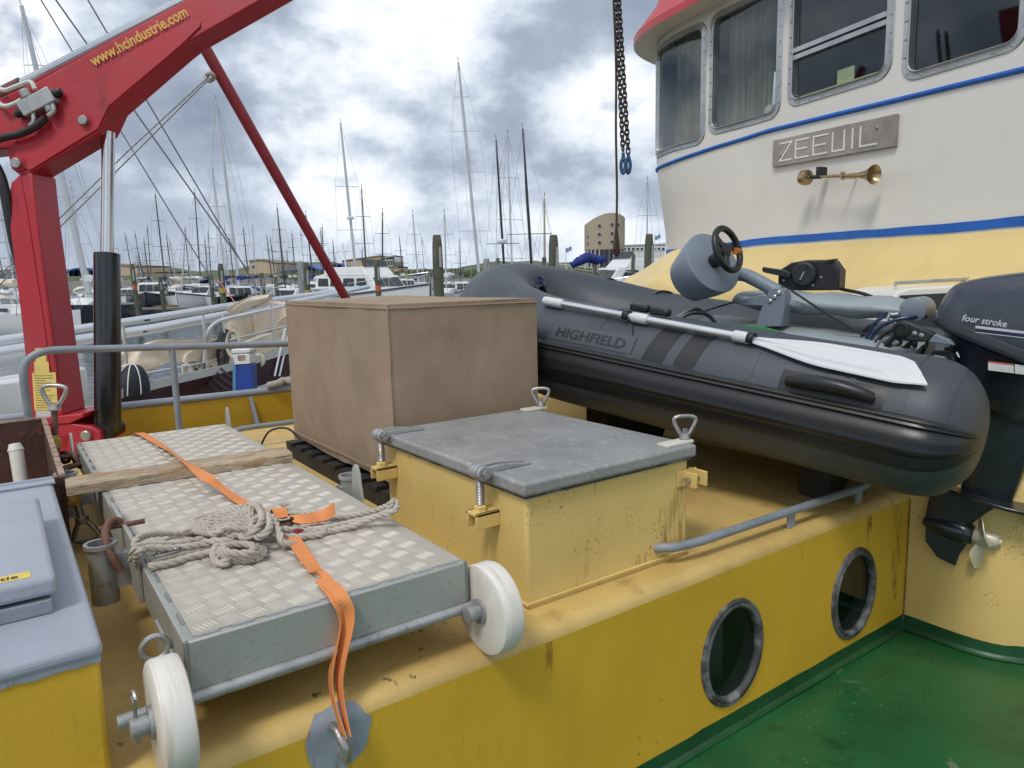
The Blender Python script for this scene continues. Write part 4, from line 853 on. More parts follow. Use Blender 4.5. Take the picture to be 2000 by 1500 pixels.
# valve block, pipes and hoses
b=MB(); ca=cp(55,220)-HF*(.05*KC); cbb=cp(115,188)-HF*(.05*KC); ax=(cbb-ca).normalized(); up_=HF.cross(ax)
b.obox((ca+cbb)/2,((cbb-ca).length,.09,.07),ax,up_,HF); b.lathe([(.03,0),(.03,.05)],(ca+cbb)/2+up_*.03+ax*.04,up_,10); b.lathe([(.03,0),(.03,.05)],(ca+cbb)/2-up_*.05-ax*.04,-up_,10); b.build('valve_block','galv',crane,bev=.006)
b=MB(); b.lathe([(.024,0),(.026,.02),(.02,.045)],cbb,ax,10); b.lathe([(.024,0),(.026,.02),(.02,.05)],ca,-ax,10); b.build('valve_cap','black',crane)
b=MB(); b.tube(spline([cp(-10,150)-HF*(.05*KC),cp(2,170)-HF*(.05*KC),cp(18,180)-HF*(.05*KC),cp(42,172)-HF*(.05*KC),cp(68,164)-HF*(.05*KC),cp(78,178)-HF*(.05*KC)],6),.014,8); b.tube(spline([cp(-10,180)-HF*(.05*KC),cp(6,203)-HF*(.05*KC),cp(20,211)-HF*(.05*KC),cp(40,205)-HF*(.05*KC),cp(52,198)-HF*(.05*KC)],6),.014,8); b.build('hydraulic_pipe','white_pipe',crane)
b=MB(); b.tube(spline([cp(100,234)-HF*(.06*KC),cp(78,252)-HF*(.06*KC),cp(50,265)-HF*(.06*KC),cp(20,272)-HF*(.06*KC),cp(-10,285)-HF*(.06*KC),cp(-60,320)-HF*(.06*KC)],6),.022,10); b.tube(spline([cp(-30,290)-HF*(.02*KC),cp(-5,325)-HF*(.02*KC),cp(12,370)-HF*(.02*KC),cp(20,480)+HF*(.05*KC),cp(35,600)+HF*(.15*KC),cp(45,700)+HF*(.15*KC),cp(45,810)+HF*(.15*KC)],6),.03,10); b.build('hose','black',crane)
b=MB(); b.tube(spline([cp(75,220)-HF*(.06*KC),cp(77,240)-HF*(.06*KC),cp(70,250)-HF*(.06*KC)],4),.013,8); b.tube(spline([cp(112,205)-HF*(.06*KC),cp(116,220)-HF*(.06*KC),cp(105,230)-HF*(.06*KC)],4),.013,8); b.build('hose_fitting','galv',crane)
# placards on the column
def cq(px,py): return cp(px,py)-HF*.0075
for poly,m_ in (([(70,680),(91,679),(92,706),(71,707)],'placard'),([(68,707),(96,706),(98,728),(69,728)],'placard'),([(64,728),(110,727),(115,800),(69,801)],'placard'),([(71,802),(110,801),(111,821),(73,822)],'placard_grey')):
    b=MB(); b.prism([cq(*p) for p in poly],HF*(.0015*KC)); b.build('placard',m_,crane)
b=MB(); random.seed(5)
for k in range(14):
    y=733+k*4.8; x=67+.32*k*.9; x2=x+38*random.choice((.6,.85,1,.9)); b.prism([cp(*p)-HF*.0083 for p in((x+2,y),(x2,y-.3),(x2,y+1.0),(x+2,y+1.3))],HF*(.0005*KC))
b.build('placard_lines','placard_ink',crane,kind='stuff')
# gold web address on the boom
TA=cp(186,131); TB=cp(371,31); td=(TB-TA).normalized(); tu=HF.cross(td); tu=tu if tu.z>0 else -tu
TL=(TB-TA).length
c_=bpy.data.curves.new('probe','FONT'); c_.body='www.hcindustrie.com'; c_.size=1; c_.offset=.02; po=bpy.data.objects.new('probe',c_); COL.objects.link(po); bpy.context.view_layer.update(); TW=po.dimensions.x; bpy.data.objects.remove(po); bpy.data.curves.remove(c_)
text('www.hcindustrie.com',1,lambda x,y:TA+td*(x*TL/TW)+tu*(y*TL/TW*1.25)-HF*(.014*KC),'lettering','gold_letter',crane,bold=.02)
S('guy_grey',(.34,.34,.33),rough=.8,var=.15,vs=9)
# red derrick pole and its ropes
b=MB(); pA=dd(325,-32,6.4); pB=dd(405,102,6.6); pC=dd(692,612,7.6); b.tube([pA,pB,pB.lerp(pC,.5),pC],[.05,.055,.052,.045],14)
po=tag(b.build('derrick_pole','dark_red'),'slim dark red pole slanting down behind the crane boom to the canvas cover','pole')
rope([dd(409,148,6.63),dd(250,295,6.8),dd(60,482,7.2),dd(-60,590,7.5)],.0085,'guy_rope','guy_grey',None,step=.03)
o=bpy.data.objects['guy_rope']; tag(o,'upper of two pale guy ropes tied to the red pole','rope','guy ropes')
rope([dd(410,152,6.63),dd(260,302,6.8),dd(60,500,7.2),dd(-60,612,7.5)],.0085,'guy_rope','guy_grey',None,step=.03)
o=bpy.data.objects['guy_rope.001']; tag(o,'lower of two pale guy ropes tied to the red pole','rope','guy ropes')
b=MB(); b.tube(spline([dd(404,146,6.6),dd(412,143,6.55),dd(418,152,6.6),dd(408,158,6.65),dd(402,150,6.7)],5),.02,8); b.build('rope_hitch','rope',po)

# ================================================================= hoist chains by the wheelhouse
DH=4.6
S('chain_dark',(.035,.026,.024),rough=.6,var=.3,vs=20)
hc=[]
for nm,lab,x0,x1 in(('left','left strand of hoist chain ending in a blue hook beside the wheelhouse',1203,1217),('right','right strand of hoist chain ending in a blue hook beside the wheelhouse',1209,1227)):
    A=dd(x0-2,-30,DH+(.05 if nm=='right' else 0)); B_=dd(x1,298,DH+(.05 if nm=='right' else 0)); t=thing('hoist_chain',lab,'chain',B_-V((0,0,.15)),group='hoist chains'); d=(B_-A); L_=d.length; d.normalize(); k=0; pitch=.030; src=None
    q1=RT; q2=d.cross(RT).normalized()
    while k*pitch<L_:
        p=A+d*(k*pitch); o=link(p,d,(RT*.8+q2*.6) if k%2 else (q2*.8-RT*.6),.043,.026,.0052,'link','chain_dark',t); k+=1
    b=MB(); z0_=B_; b.tube(spline([z0_,z0_+V((0,0,-.03)),z0_+V((0,0,-.06))-RT*.012,z0_+V((0,0,-.10))-RT*.012,z0_+V((0,0,-.13)),z0_+V((0,0,-.10))+RT*.012,z0_+V((0,0,-.06))+RT*.012,z0_+V((0,0,-.02))],5),.011,8); S('hook_blue',(.03,.10,.22),rough=.5,var=.2,vs=20); b.build('hook','hook_blue',t)
b=MB(); b.tube(spline([dd(1197,-30,DH),dd(1203,120,DH),dd(1203,260,DH),dd(1205,380,DH),dd(1203,470,DH),dd(1201,488,DH)],8),.0075,8); S('brown_rope',(.06,.035,.025),rough=.9); hl=tag(b.build('hanging_line','brown_rope'),'thin dark brown line hanging left of the hoist chains','rope')
b=MB(); b.lathe([(.007,0),(.014,-.06),(.022,-.13),(.026,-.17),(.010,-.20)],dd(1204,440,DH),(0,0,1),10); b.build('frayed_tassel','brown_rope',hl)
S('hypalon',(.052,.062,.076),rough=.48,var=.10,vs=3,bump=.08,bs=300,big=(5,.10),layers=[((.088,.10,.115),3,.5,.8,(1,1,1),.5),((.20,.21,.22),9,.60,.74,(1,1,1),.35,2,.52),((.03,.033,.038),6,.6,.75,(1,1,1),.4)])
S('hypalon_dark',(.015,.017,.020),rough=.42,var=.15,vs=5)
S('rub_black',(.011,.012,.014),rough=.38,var=.15,vs=4,bump=.05,bs=60)
S('console_grey',(.185,.225,.275),rough=.42,var=.05,vs=4)
S('seat_vinyl',(.27,.315,.34),rough=.5,var=.08,vs=3,bump=.25,bs=14,bst=(.4,2,3))
S('oar_white',(.62,.64,.65),rough=.35,var=.03,vs=4,layers=[((.5,.52,.52),8,.6,.8,(1,1,1),.3)])
S('engine',(.014,.017,.024),rough=.30,var=.12,vs=4,coat=.35,layers=[((.06,.075,.10),5,.5,.8,(1,1,1),.35)])
S('engine_top',(.034,.045,.066),rough=.32,var=.12,vs=3,coat=.3,layers=[((.10,.125,.16),3,.48,.75,(1,1,1),.5)])
S('engine_matt',(.020,.024,.028),rough=.5,var=.2,vs=6)
S('prop_cream',(.56,.53,.42),rough=.4,metal=.2,var=.08,vs=6)
S('line_green',(.06,.30,.12),rough=.8)
S('silver_text',(.55,.58,.62),rough=.4)
S('sticker',(.62,.63,.60),rough=.5,var=.1,vs=40)
S('sticker_red',(.5,.12,.05),rough=.5)
KD=1.05; DA=dd(1800,832,2.55*KD); DB=dd(1100,683,3.6*KD); DU=(DB-DA).normalized(); DV=V((DU.y,-DU.x,0)).normalized(); DW=DV.cross(DU); DO=DA+DV*.52*KD
def dl(s,t,h): return DO+(DU*s+DV*t+DW*h)*KD
def Lp(px,py,t=0.):    # picture point on the plane t of the dinghy -> (s,h)
    d=ray(px,py); o=DO+DV*t*KD; k=((o-EYE).dot(DV))/d.dot(DV); p=EYE+d*k-DO; return p.dot(DU)/KD,p.dot(DW)/KD
dg=thing('inflatable_dinghy','dark grey inflatable dinghy lying across the deck with black rubbing strakes','dinghy',dl(1,0,-.3))
# centre line of the tube: near side from the stern cone, round the bow, back along the far side
TR=.25*KD
def cl():
    P=[]; 
    for s_ in [-.195,-.175,-.11,-.03,.1,.35,.6,.85,1.1,1.35,1.6]: P.append((s_,-.52,0,1))
    for k in range(1,18):
        a=R(180*k/18); lf=.125*math.sin(a)**1.3
        P.append((1.62+.80*math.sin(a)**.92,-.52*math.cos(a),lf,1-.06*math.sin(a)))
    for s_ in [1.6,1.35,1.1,.85,.6,.35,.1,-.03,-.11,-.175,-.195]: P.append((s_,.52,0,1))
    return P
CLN=cl()
def trad(s_,k): # radius near the stern cone
    if s_>.02: return TR*k
    f=(s_-.02)/(-.222); return TR*math.sqrt(max(0,1-f**2.6))*k
NR=36; RINGS=[]; FR=[]
for i,(s_,t,h,k) in enumerate(CLN):
    a=CLN[max(i-1,0)]; c=CLN[min(i+1,len(CLN)-1)]; d=(dl(*c[:3])-dl(*a[:3])).normalized()
    o=d.cross(DW).normalized()      # outward: for the near side this points to -t
    o=o if True else o
    u=o.cross(d).normalized(); r=max(trad(s_,k),.02) if 0<i<len(CLN)-1 else .03
    FR.append((dl(s_,t,h),o,u,r,d))
sgn=1 if FR[5][1].dot(DV)<0 else -1
FR=[(c,o*sgn,DW if 0 else (u if u.dot(DW)>0 else -u),r,d) for c,o,u,r,d in FR]
def tp(i,f,ang,extra=0.):    # point on the tube skin; i,f ring interpolation, ang from outward (0) to up (90)
    a=FR[i]; c=FR[min(i+1,len(FR)-1)]
    C0=a[0].lerp(c[0],f); o=a[1].lerp(c[1],f).normalized(); u=a[2].lerp(c[2],f).normalized(); r=lerp(a[3],c[3],f)+extra
    return C0+o*(r*math.cos(ang))+u*(r*math.sin(ang))
# smooth the chain of frames with a fine spline
fine=[]; 
def sfr(k): # k in ring units
    i=int(k); f=k-i
    if i>=len(FR)-1: i,f=len(FR)-2,1.
    return i,f
b=MB(); NL=(len(FR)-1)*3
Cs=spline([f[0] for f in FR],3); Os=spline([f[1] for f in FR],3); Us=spline([f[2] for f in FR],3); Rs=[x.x for x in spline([V((f[3],0,0)) for f in FR],3)]
def tq(k,ang,extra=0.):
    i=min(int(k),len(Cs)-2); f=k-i; C0=Cs[i].lerp(Cs[i+1],f); o=Os[i].lerp(Os[i+1],f).normalized(); u=Us[i].lerp(Us[i+1],f).normalized(); r=lerp(Rs[i],Rs[i+1],f)+extra
    return C0+o*(r*math.cos(ang))+u*(r*math.sin(ang))
G=[[tq(k if k<len(Cs)-1 else len(Cs)-1.0001,2*math.pi*j/NR) for j in range(NR)] for k in range(len(Cs))]
b.surf(G,cv=True); b.f.append(tuple(range(NR))); b.f.append(tuple(range((len(G)-1)*NR,len(G)*NR))[::-1]); tube=b.build('tube','hypalon',dg,sharp=75)
# ring index of a position s on the near side
def kn(s_):
    best=min(range(len(Cs)//2),key=lambda k:abs((Cs[k]-DO).dot(DU)/KD-s_) + (0 if (Cs[k]-DO).dot(DV)<-.47 else 9))
    lo=max(best-1,0); d0=(Cs[best]-DO).dot(DU)/KD; nb_=best+1 if s_>d0 else lo; d1=(Cs[nb_]-DO).dot(DU)/KD
    return best+(nb_-best)*((s_-d0)/(d1-d0) if abs(d1-d0)>1e-6 else 0)
def tsurf(s_,deg,extra=0.): return tq(kn(s_),R(deg),extra)
def band(a0,a1,ex,name,mat,k0=0,k1=None,na=6,prof=None):
    k1=k1 or len(Cs)-1; rows=[]; prof=prof or [0]+[1]*(na-1)+[0]
    for k in range(k0,k1+1): rows.append([tq(min(k,len(Cs)-1.001),R(lerp(a0,a1,j/na)),.001+ex*prof[j]) for j in range(na+1)])
    g=MB(); g.surf(rows); return g.build(name,mat,dg,sharp=50)
band(-14,8,.026,'rubbing_strake','rub_black',1,len(Cs)-2,8,[0,.75,1,.95,.7,.8,.55,.35,0])
band(9,18,.012,'upper_strake','rub_black',1,len(Cs)-2,5,[0,.9,.6,1,.7,0])
band(-26,-15,.004,'lower_band','hypalon_dark',1,len(Cs)-2,3,[0,1,1,0])
for k_ in (0,):
    g=MB()      # seam tapes round the stern cone
for s_ in (.03,-.12,.56,1.30):
    g=MB(); g.surf([[tsurf(s_+e,lerp(20,200,j/30),.0015) for e in(-.012,.012)] for j in range(31)]); g.build('seam_tape','hypalon',dg)
# two dark decorative stripes and the maker's panel
for s0_,s1_ in((.93,1.03),(.79,.88)):
    g=MB(); g.surf([[tsurf(lerp(s0_,s1_,i/3)-.0021*(j)*1.6,lerp(19,72,j/14),.0018) for i in range(4)] for j in range(15)]); g.build('stripe','hypalon_dark',dg,sharp=80)
S('panel_grey',(.064,.072,.084),rough=.45,var=.06,vs=8)
g=MB(); g.surf([[tsurf(lerp(1.53,1.085,i/10),lerp(21.5,40.5,j/5),.0035) for j in range(6)] for i in range(11)]); g.build('maker_panel','panel_grey',dg,sharp=80)
S('panel_ink',(.020,.022,.026),rough=.45)
text('HIGHFIELD',.098,lambda x,y:tsurf(1.508-x*.80,25.5+y*150,.0062),'lettering','panel_ink',dg,bold=.0015,sub=1)
# lifting handle near the stern
g=MB(); P=[]
for k in range(15):
    a=k/14; s_=lerp(.405,.115,a); hgt=.012+.028*math.sin(math.pi*a)**.6; P.append(tsurf(s_,25+2*math.sin(math.pi*a),hgt))
g.tube(P,[.020+.008*math.sin(math.pi*k/14) for k in range(15)],12); hd_=g.build('carry_handle','rub_black',dg,sharp=60)
g=MB(); g.surf([[tsurf(lerp(.44,.08,i/10)+.0*j,lerp(11,36,j/5),.004 if 0<i<10 and 0<j<5 else .0005) for j in range(6)] for i in range(11)]); g.build('handle_patch','hypalon_dark',dg,sharp=70)
text('HIGHFIELD',.034,lambda x,y:tsurf(.335-x,31+y*110,.0585),'handle_lettering','hypalon',hd_,bold=.0003)
# floor, transom, inner side
g=MB(); rows=[]
for i in range(21):
    s_=lerp(-.02,2.2,i/20); wd=.50*(1-sstep(1.7,2.35,s_)**1.5*.75); rows.append([dl(s_,lerp(-wd,wd,j/6),-.10-.13*(1-abs(j-3)/3)*(1-.6*sstep(1.2,2.2,s_))+.28*sstep(1.5,2.3,s_)) for j in range(7)])
g.surf(rows); g.build('hull_floor','console_grey',dg)
g=MB(); g.prism([dl(.02,-.40,-.24),dl(.02,.40,-.24),dl(.02,.40,.20),dl(.02,.22,.22),dl(.02,.17,.12),dl(.02,-.17,.12),dl(.02,-.22,.22),dl(.02,-.40,.20)],DU*.05); g.build('transom','console_grey',dg,bev=.008)
# bow handle, valve, grab lines
kb=len(Cs)/2
def strap(P,wd,name='strap_handle',mat='hypalon_dark',n=6,wdir=None):
    Q=spline(P,n); g=MB(); G=[]
    for i,p in enumerate(Q):
        G.append([p-wdir*wd/2,p+wdir*wd/2])
    g.slab(G,DW*.004); return g.build(name,mat,dg)
for (px0,py0,px1,py1,hgt,D_) in((992,552,1018,558,.05,4.28),(1036,580,1062,572,.05,4.2)):
    D_*=KD; a=dd(px0,py0,D_); c=dd(px1,py1,D_); strap([a,a.lerp(c,.3)+DW*hgt*.9,a.lerp(c,.7)+DW*hgt,c],.05,wdir=DU)
for (pts,D_) in(([(1170,552),(1182,545),(1200,547),(1216,562)],4.5),([(1275,575),(1290,569),(1310,572),(1323,584)],4.3)):
    g=MB(); g.tube(spline([dd(x,y,D_*KD) for x,y in pts],6),.008,6); g.build('grab_line','hypalon_dark',dg)
for (pts,D_) in (([(1322,620),(1345,607),(1362,604),(1385,618)],3.35),([(1325,623),(1350,612),(1380,614),(1398,632)],3.3)):
    g=MB(); g.tube(spline([dd(x,y,D_*KD) for x,y in pts],6),.010,6); g.build('grab_line','hypalon_dark',dg)
g=MB(); c=dd(1055,551,4.15); nn=(EYE-c).normalized(); 
best=None
for k in range(len(Cs)*4//10,len(Cs)):
    for aa in range(90,200,3):
        p=tq(k,R(aa)); e=(p-c).length
        d=(p-EYE); px=CX+FPX*d.dot(RT)/d.dot(FW); py=CY-FPX*d.dot(UP)/d.dot(FW); ee=(px-1056)**2+(py-551)**2
        if best is None or ee<best[0]: best=(ee,k,aa)
k_,aa=best[1],best[2]; c=tq(k_,R(aa)); nn=(tq(k_,R(aa),.05)-c).normalized()
S('valve_blue',(.015,.03,.09),rough=.4)
g.lathe([(.045,0),(.045,.008),(.034,.012),(.030,.004),(.012,.002),(.012,.014),(0,.014)],c,nn,20); g.build('air_valve','valve_blue',dg)
g=MB(); g.surf([[tq(lerp(kb-11,kb+2,i/12),R(lerp(48,130,i/12)),.002+(.006 if j==1 else 0)) +DU*(j-1)*.006 for j in range(3)] for i in range(13)]); 
g=MB(); P=[*[dd(x,y,D_*KD) for x,y,D_ in((945,588,3.95),(960,577,3.97),(990,569,4.0),(1030,567,4.02),(1055,576,4.02))]]; g.tube(spline(P,8),.009,8); g.build('bow_line','rope',dg)
# seat on its swivel bracket, folded seat bags below
sL=Lp(1440,600,.02); 
g=MB(); rows=[]
for i in range(17):
    f=i/16; s_=lerp(1.02,.26,f); r=.052*(1-.35*(abs(f-.5)*2)**6); rows.append([dl(s_,.16+.16*math.cos(a)*(1-.1*(abs(f-.5)*2)**4),.305+.045*f+ (r+.006*math.sin(f*22+a))*math.sin(a)) for a in [2*math.pi*j/20 for j in range(20)]])
g.surf(rows,cv=True); g.f.append(tuple(range(20))); g.f.append(tuple(range(16*20,17*20))[::-1]); g.build('seat','seat_vinyl',dg,sharp=70)
g=MB(); rows=[]
for i in range(13):
    f=i/12; s_=lerp(1.15,.16,f); rows.append([dl(s_,.10+.20*math.cos(a),.145+.02*f+(.062+.004*math.sin(f*25))*math.sin(a)) for a in [2*math.pi*j/18 for j in range(18)]])
g.surf(rows,cv=True); g.f.append(tuple(range(18))); g.f.append(tuple(range(12*18,13*18))[::-1]); g.build('seat_bag','seat_vinyl',dg,sharp=70)
g=MB(); g.lathe([(.0,-.004),(.05,-.004),(.055,0),(.055,.17),(.05,.174)],dl(.22,.02,.36),DV,24); g.build('seat_end_cap','console_grey',dg,sharp=40)
# console bracket, arm, drum, wheel
tB=-.06
def bk(px,py,t=tB): s_,h=Lp(px,py,t); return dl(s_,t,h)
g=MB(); g.prism([bk(*p) for p in((1472,640),(1478,628),(1488,598),(1500,570),(1505,563),(1517,561),(1528,566),(1532,578),(1532,600),(1527,638))],DV*.09); br=g.build('console_bracket','console_grey',dg,bev=.006)
g=MB(); g.prism([bk(*p)+DV*.0 for p in((1435,590),(1490,574),(1500,580),(1494,598),(1450,597))],DV*.10); g.build('bracket_wing','console_grey',dg,bev=.005)
for p in((1504,588),(1513,580),(1521,572)): g=MB(); g.lathe([(.011,0),(.011,.005),(.007,.008),(0,.008)],bk(*p),-DV,10); g.build('rivet','alu',br)
g=MB(); g.tube(spline([bk(1515,572)+DV*.045,bk(1492,560)+DV*.05,bk(1462,545)+DV*.06,bk(1440,537)+DV*.07,bk(1405,535)+DV*.08],6),.034,16); g.build('console_arm','console_grey',dg)
DD_=3.52
ctr=dd(1390,528,DD_+.12); fwd=dd(1430,490,DD_-.02); axd=(dd(1425,505,DD_-.1)-dd(1375,540,DD_+.10)).normalized()
wc=dd(1421,487,DD_-.16); axw=(wc-dd(1388,512,DD_+.02)).normalized()
bc=dd(1362,535,DD_+.18)
g=MB(); ax=(dd(1398,510,DD_)-dd(1350,545,DD_+.16)).normalized(); o0=dd(1344,548,DD_+.16); LL=(dd(1398,510,DD_)-o0).length
g.lathe([(.0,-.005),(.105,-.004),(.122,.012),(.150,LL*.6),(.162,LL*.93),(.160,LL*.97),(.150,LL),(0,LL)],o0,ax,36); g.build('console_drum','console_grey',dg,sharp=35)
g=MB(); e=o0+ax*LL; g.tube([e,e.lerp(wc,.6)],[.036,.030],16); g.build('wheel_boot','black',dg)
wx=ax.orthogonal().normalized(); wy=ax.cross(wx)
# the wheel's plane faces up to the helmsman: tilt it towards the viewer's right
an=(ax*.9+DU*-.25+RT*.25).normalized(); wx=an.orthogonal().normalized(); wy=an.cross(wx); WR=.102
g=MB(); g.tube([wc+(wx*math.cos(2*math.pi*k/40)+wy*math.sin(2*math.pi*k/40))*WR for k in range(40)],.0155,12,closed=True); sw=g.build('steering_wheel','rub_black',dg,sharp=70)
g=MB(); g.lathe([(.036,-.012),(.036,.006),(.026,.014),(0,.016)],wc-an*.012,an,20); g.build('wheel_hub','black',sw)
for k in range(3):
    a=2*math.pi*k/3+.5; d=wx*math.cos(a)+wy*math.sin(a); g=MB(); g.obox(wc+d*(WR*.55)-an*.008,(WR*.9,.034,.010),d,an.cross(d),an); g.build('spoke','rub_black',sw,bev=.003)
S('tape_orange',(.45,.16,.03),rough=.7)
g=MB(); d=(dd(1450,483,DD_-.16)-wc).normalized(); d=(d-an*d.dot(an)).normalized(); g.tube([wc+d*(WR-.035),wc+d*(WR+.004)],.018,8); g.build('wheel_tape','tape_orange',sw)
# throttle box
tT=.22
def tk(px,py,t=tT): s_,h=Lp(px,py,t); return dl(s_,t,h)
g=MB(); g.prism([tk(*p) for p in((1519,568),(1519,540),(1526,525),(1545,513),(1575,508),(1625,507),(1640,528),(1638,567))],DV*.10); tb=g.build('throttle_box','black',dg,bev=.008)
g=MB(); g.prism([tk(*p)-DV*.03 for p in((1494,521),(1498,522),(1540,528),(1548,535),(1546,543),(1496,532),(1492,528))],DV*.022); c=tk(1573,535)-DV*.03; g.lathe([(.060,.03),(.060,.006),(.054,0),(0,0)],c,DV,28); g.build('throttle_lever','engine_matt',tb,bev=.004,sharp=40)
g=MB(); tx=lambda x,y:c-DV*.0015+(DW*.95-DU*.3).normalized()*x+(DU*.95+DW*.3).normalized()*y
g.prism([tx(-.042,-.007),tx(.042,-.007),tx(.042,.009),tx(-.042,.009)],DV*.001); g.build('lever_label','black_gloss',tb)
text('YAMAHA',.011,lambda x,y:tx(-.032+x,-.003+y)-DV*.0008,'lettering','letter_white',tb)
for p in((1531,548),(1604,541),(1588,557)): g=MB(); g.lathe([(.006,0),(.006,.004),(0,.005)],tk(*p),-DV,8); g.build('screw','steel',tb)
g=MB(); g.prism([tk(1612,512)-DV*.01,tk(1618,507)-DV*.01,tk(1637,505)-DV*.01,tk(1622,513)-DV*.01],DV*.02); g.build('lanyard_clip','black',tb)
# control cables and a lashing line
for i,pts in enumerate([[(1625,560,.28),(1650,566,.25),(1690,575,.15),(1730,592,.1)],[(1690,672,.0),(1697,650,.0),(1715,625,.0),(1745,615,.05),(1790,618,.1)],[(1697,672,.0),(1712,645,-.02),(1740,628,-.02),(1775,620,0),(1810,618,.05)],[(1705,675,-.03),(1725,655,-.03),(1750,640,-.03)],[(1680,672,.03),(1684,655,.03),(1695,640,.03),(1712,632,.03)]]):
    g=MB(); g.tube(spline([bk(x,y,t) for x,y,t in pts],8),.0085,8); g.build('control_cable','valve_blue' if i in(1,2) else 'black',dg)
rope(spline([bk(1545,567,-.02),bk(1600,603,-.02),bk(1640,628,-.01),bk(1690,655,.0)],6),.006,'lashing_line','black',dg,n=5,step=.01)
rope(spline([bk(1435,590,-.02),bk(1400,600,-.05),bk(1365,612,-.1)],6),.005,'lashing_line','black',dg,n=5,step=.01)
for k in range(3):
    g=MB(); g.tube(spline([bk(1375+8*k,632+k*2,-.2),bk(1430,636+k*2,-.15),bk(1480,638+2*k,-.1),bk(1518,647+k*3,-.1)],6),.004,5); g.build('green_line','line_green',dg)
# dark timber chocks the dinghy rests on
for s0_,lab in((.42,'dark timber chock under the dinghy stern'),(1.55,'dark timber chock under the dinghy bow, beside the canvas cover')):
    c=dl(s0_,0,0); t=thing('boat_chock',lab,'chock',(c.x,c.y,.6),group='chocks under the dinghy'); hh=dl(s0_,0,-.2).z
    P=[dl(s0_-.06,tt,0) for tt in(-.34,-.2,.2,.34)]; g=MB(); zt_=[dl(s0_,0,-.22).z,dl(s0_,0,-.27).z,dl(s0_,0,-.27).z,dl(s0_,0,-.22).z]
    g.prism([V((p.x,p.y,.785 if p.x>3.3 else .60)) for p in P]+[V((p.x,p.y,z_)) for p,z_ in list(zip(P,zt_))[::-1]],DU*.14); g.build('bearer','pallet',t,bev=.008)
# ================================================================= oar clipped on the near tube
oar=thing('oar','white and silver oar clipped along the near tube of the dinghy','oar',tsurf(.8,60,.03))
o1=tsurf(1.655,62,.028); o2=tsurf(.66,57,.028)
def op(f,e=0): return o1.lerp(o2,f)+V((0,0,e))
g=MB(); g.tube([op(-.01),op(1.05)],.0165,18); g.build('shaft','alu_bright',oar)
g=MB(); g.lathe([(.0,-.004),(.021,-.003),(.023,.004),(.023,.105),(.0195,.118)],op(-.015),op(1)-op(0),18); g.build('grip','oar_white',oar)
for f,l in((.50,.085),(.985,.075)): g=MB(); g.lathe([(.020,0),(.0235,.006),(.0235,l-.006),(.020,l)],op(f),op(1)-op(0),18); g.build('collar','oar_white',oar)
# blade follows the tube's skin
g=MB(); G=[]; n=26
for i in range(n+1):
    f=i/n; s_=lerp(.655,.0,f); half=lerp(2.5,12.5,sstep(0,.55,f)) if f<.9 else lerp(12.5,9.0,(f-.9)/.1); mid=lerp(57,50.5,f)
    row=[]
    for j in range(25):
        u=j/12-1; sh_=(.02 if f>.85 else 0)*(u)*(-1)*((f-.85)/.15); rib=.009*math.exp(-(u*6)**2)*(1-f*.8)+.006*math.exp(-((abs(u)-.5)*9)**2)*sstep(.15,.3,f)*sstep(.92,.8,f)
        row.append(tsurf(s_+sh_*(-1.6),mid+u*half,.020+rib+.006*f))
    G.append(row)
g.slab(G,lambda i,j:DW*.006); g.build('blade','oar_white',oar,sharp=60)
for f in(.47,1.06):
    g=MB(); p=op(f); d=(op(1)-op(0)).normalized(); q_=d.cross(DW).normalized()
    g.surf([[p+d*e+q_*(.026*math.cos(a))+d.cross(q_)*(-.026*math.sin(a)) for e in(-.014,.014)] for a in [R(-40+26*k) for k in range(11)]]); o=g.build('clip','black',oar,sharp=60); o.modifiers.new('thick','SOLIDIFY').thickness=.005
g=MB(); g.tube(spline([op(.5,-.02),op(.52,-.05)-DV*.03,op(.54,-.10)-DV*.06],5),.003,5); g.build('clip_cord','black',oar)
g=MB(); p=op(.40); g.obox(tsurf(1.17,78,.03),(.10,.04,.035),DU,DV,DW); g.obox(tsurf(1.06,76,.03),(.10,.04,.035),DU,DV,DW); g.build('rowlock','rub_black',oar,bev=.010)

# ================================================================= outboard motor
om=thing('outboard_motor','dark blue-black four stroke outboard motor hanging off the dinghy stern','outboard motor',dl(-.12,0,-.65))
def eo(s_,t,h): return dl(s_,t,h)
def sect(s_,h,rx,ry,n=28,p=2.6):     # super-ellipse ring round the motor's vertical axis
    R_=[]
    for k in range(n):
        a=2*math.pi*k/n; c,q_=math.cos(a),math.sin(a); R_.append(eo(s_+rx*math.copysign(abs(c)**(2/p),c),ry*math.copysign(abs(q_)**(2/p),q_),h))
    return R_
def slope(rings,sl): # shear: aft end lower
    return rings
def shell(spec,name,mat,par,shear=0.,n=28,p=2.6,sharp=40,s_ref=0):
    g=MB(); G=[]
    for (s_,h,rx,ry) in spec:
        ring=[]
        for k in range(n):
            a=2*math.pi*k/n; c,q_=math.cos(a),math.sin(a); x=rx*math.copysign(abs(c)**(2/p),c); ring.append(eo(s_+x,ry*math.copysign(abs(q_)**(2/p),q_),h+shear*(s_+x-s_ref)))
        G.append(ring)
    g.surf(G,cv=True); g.f.append(tuple(range(n))[::-1]); g.f.append(tuple(range((len(G)-1)*n,len(G)*n))); return g.build(name,mat,par,sharp=sharp)
SC=-.17
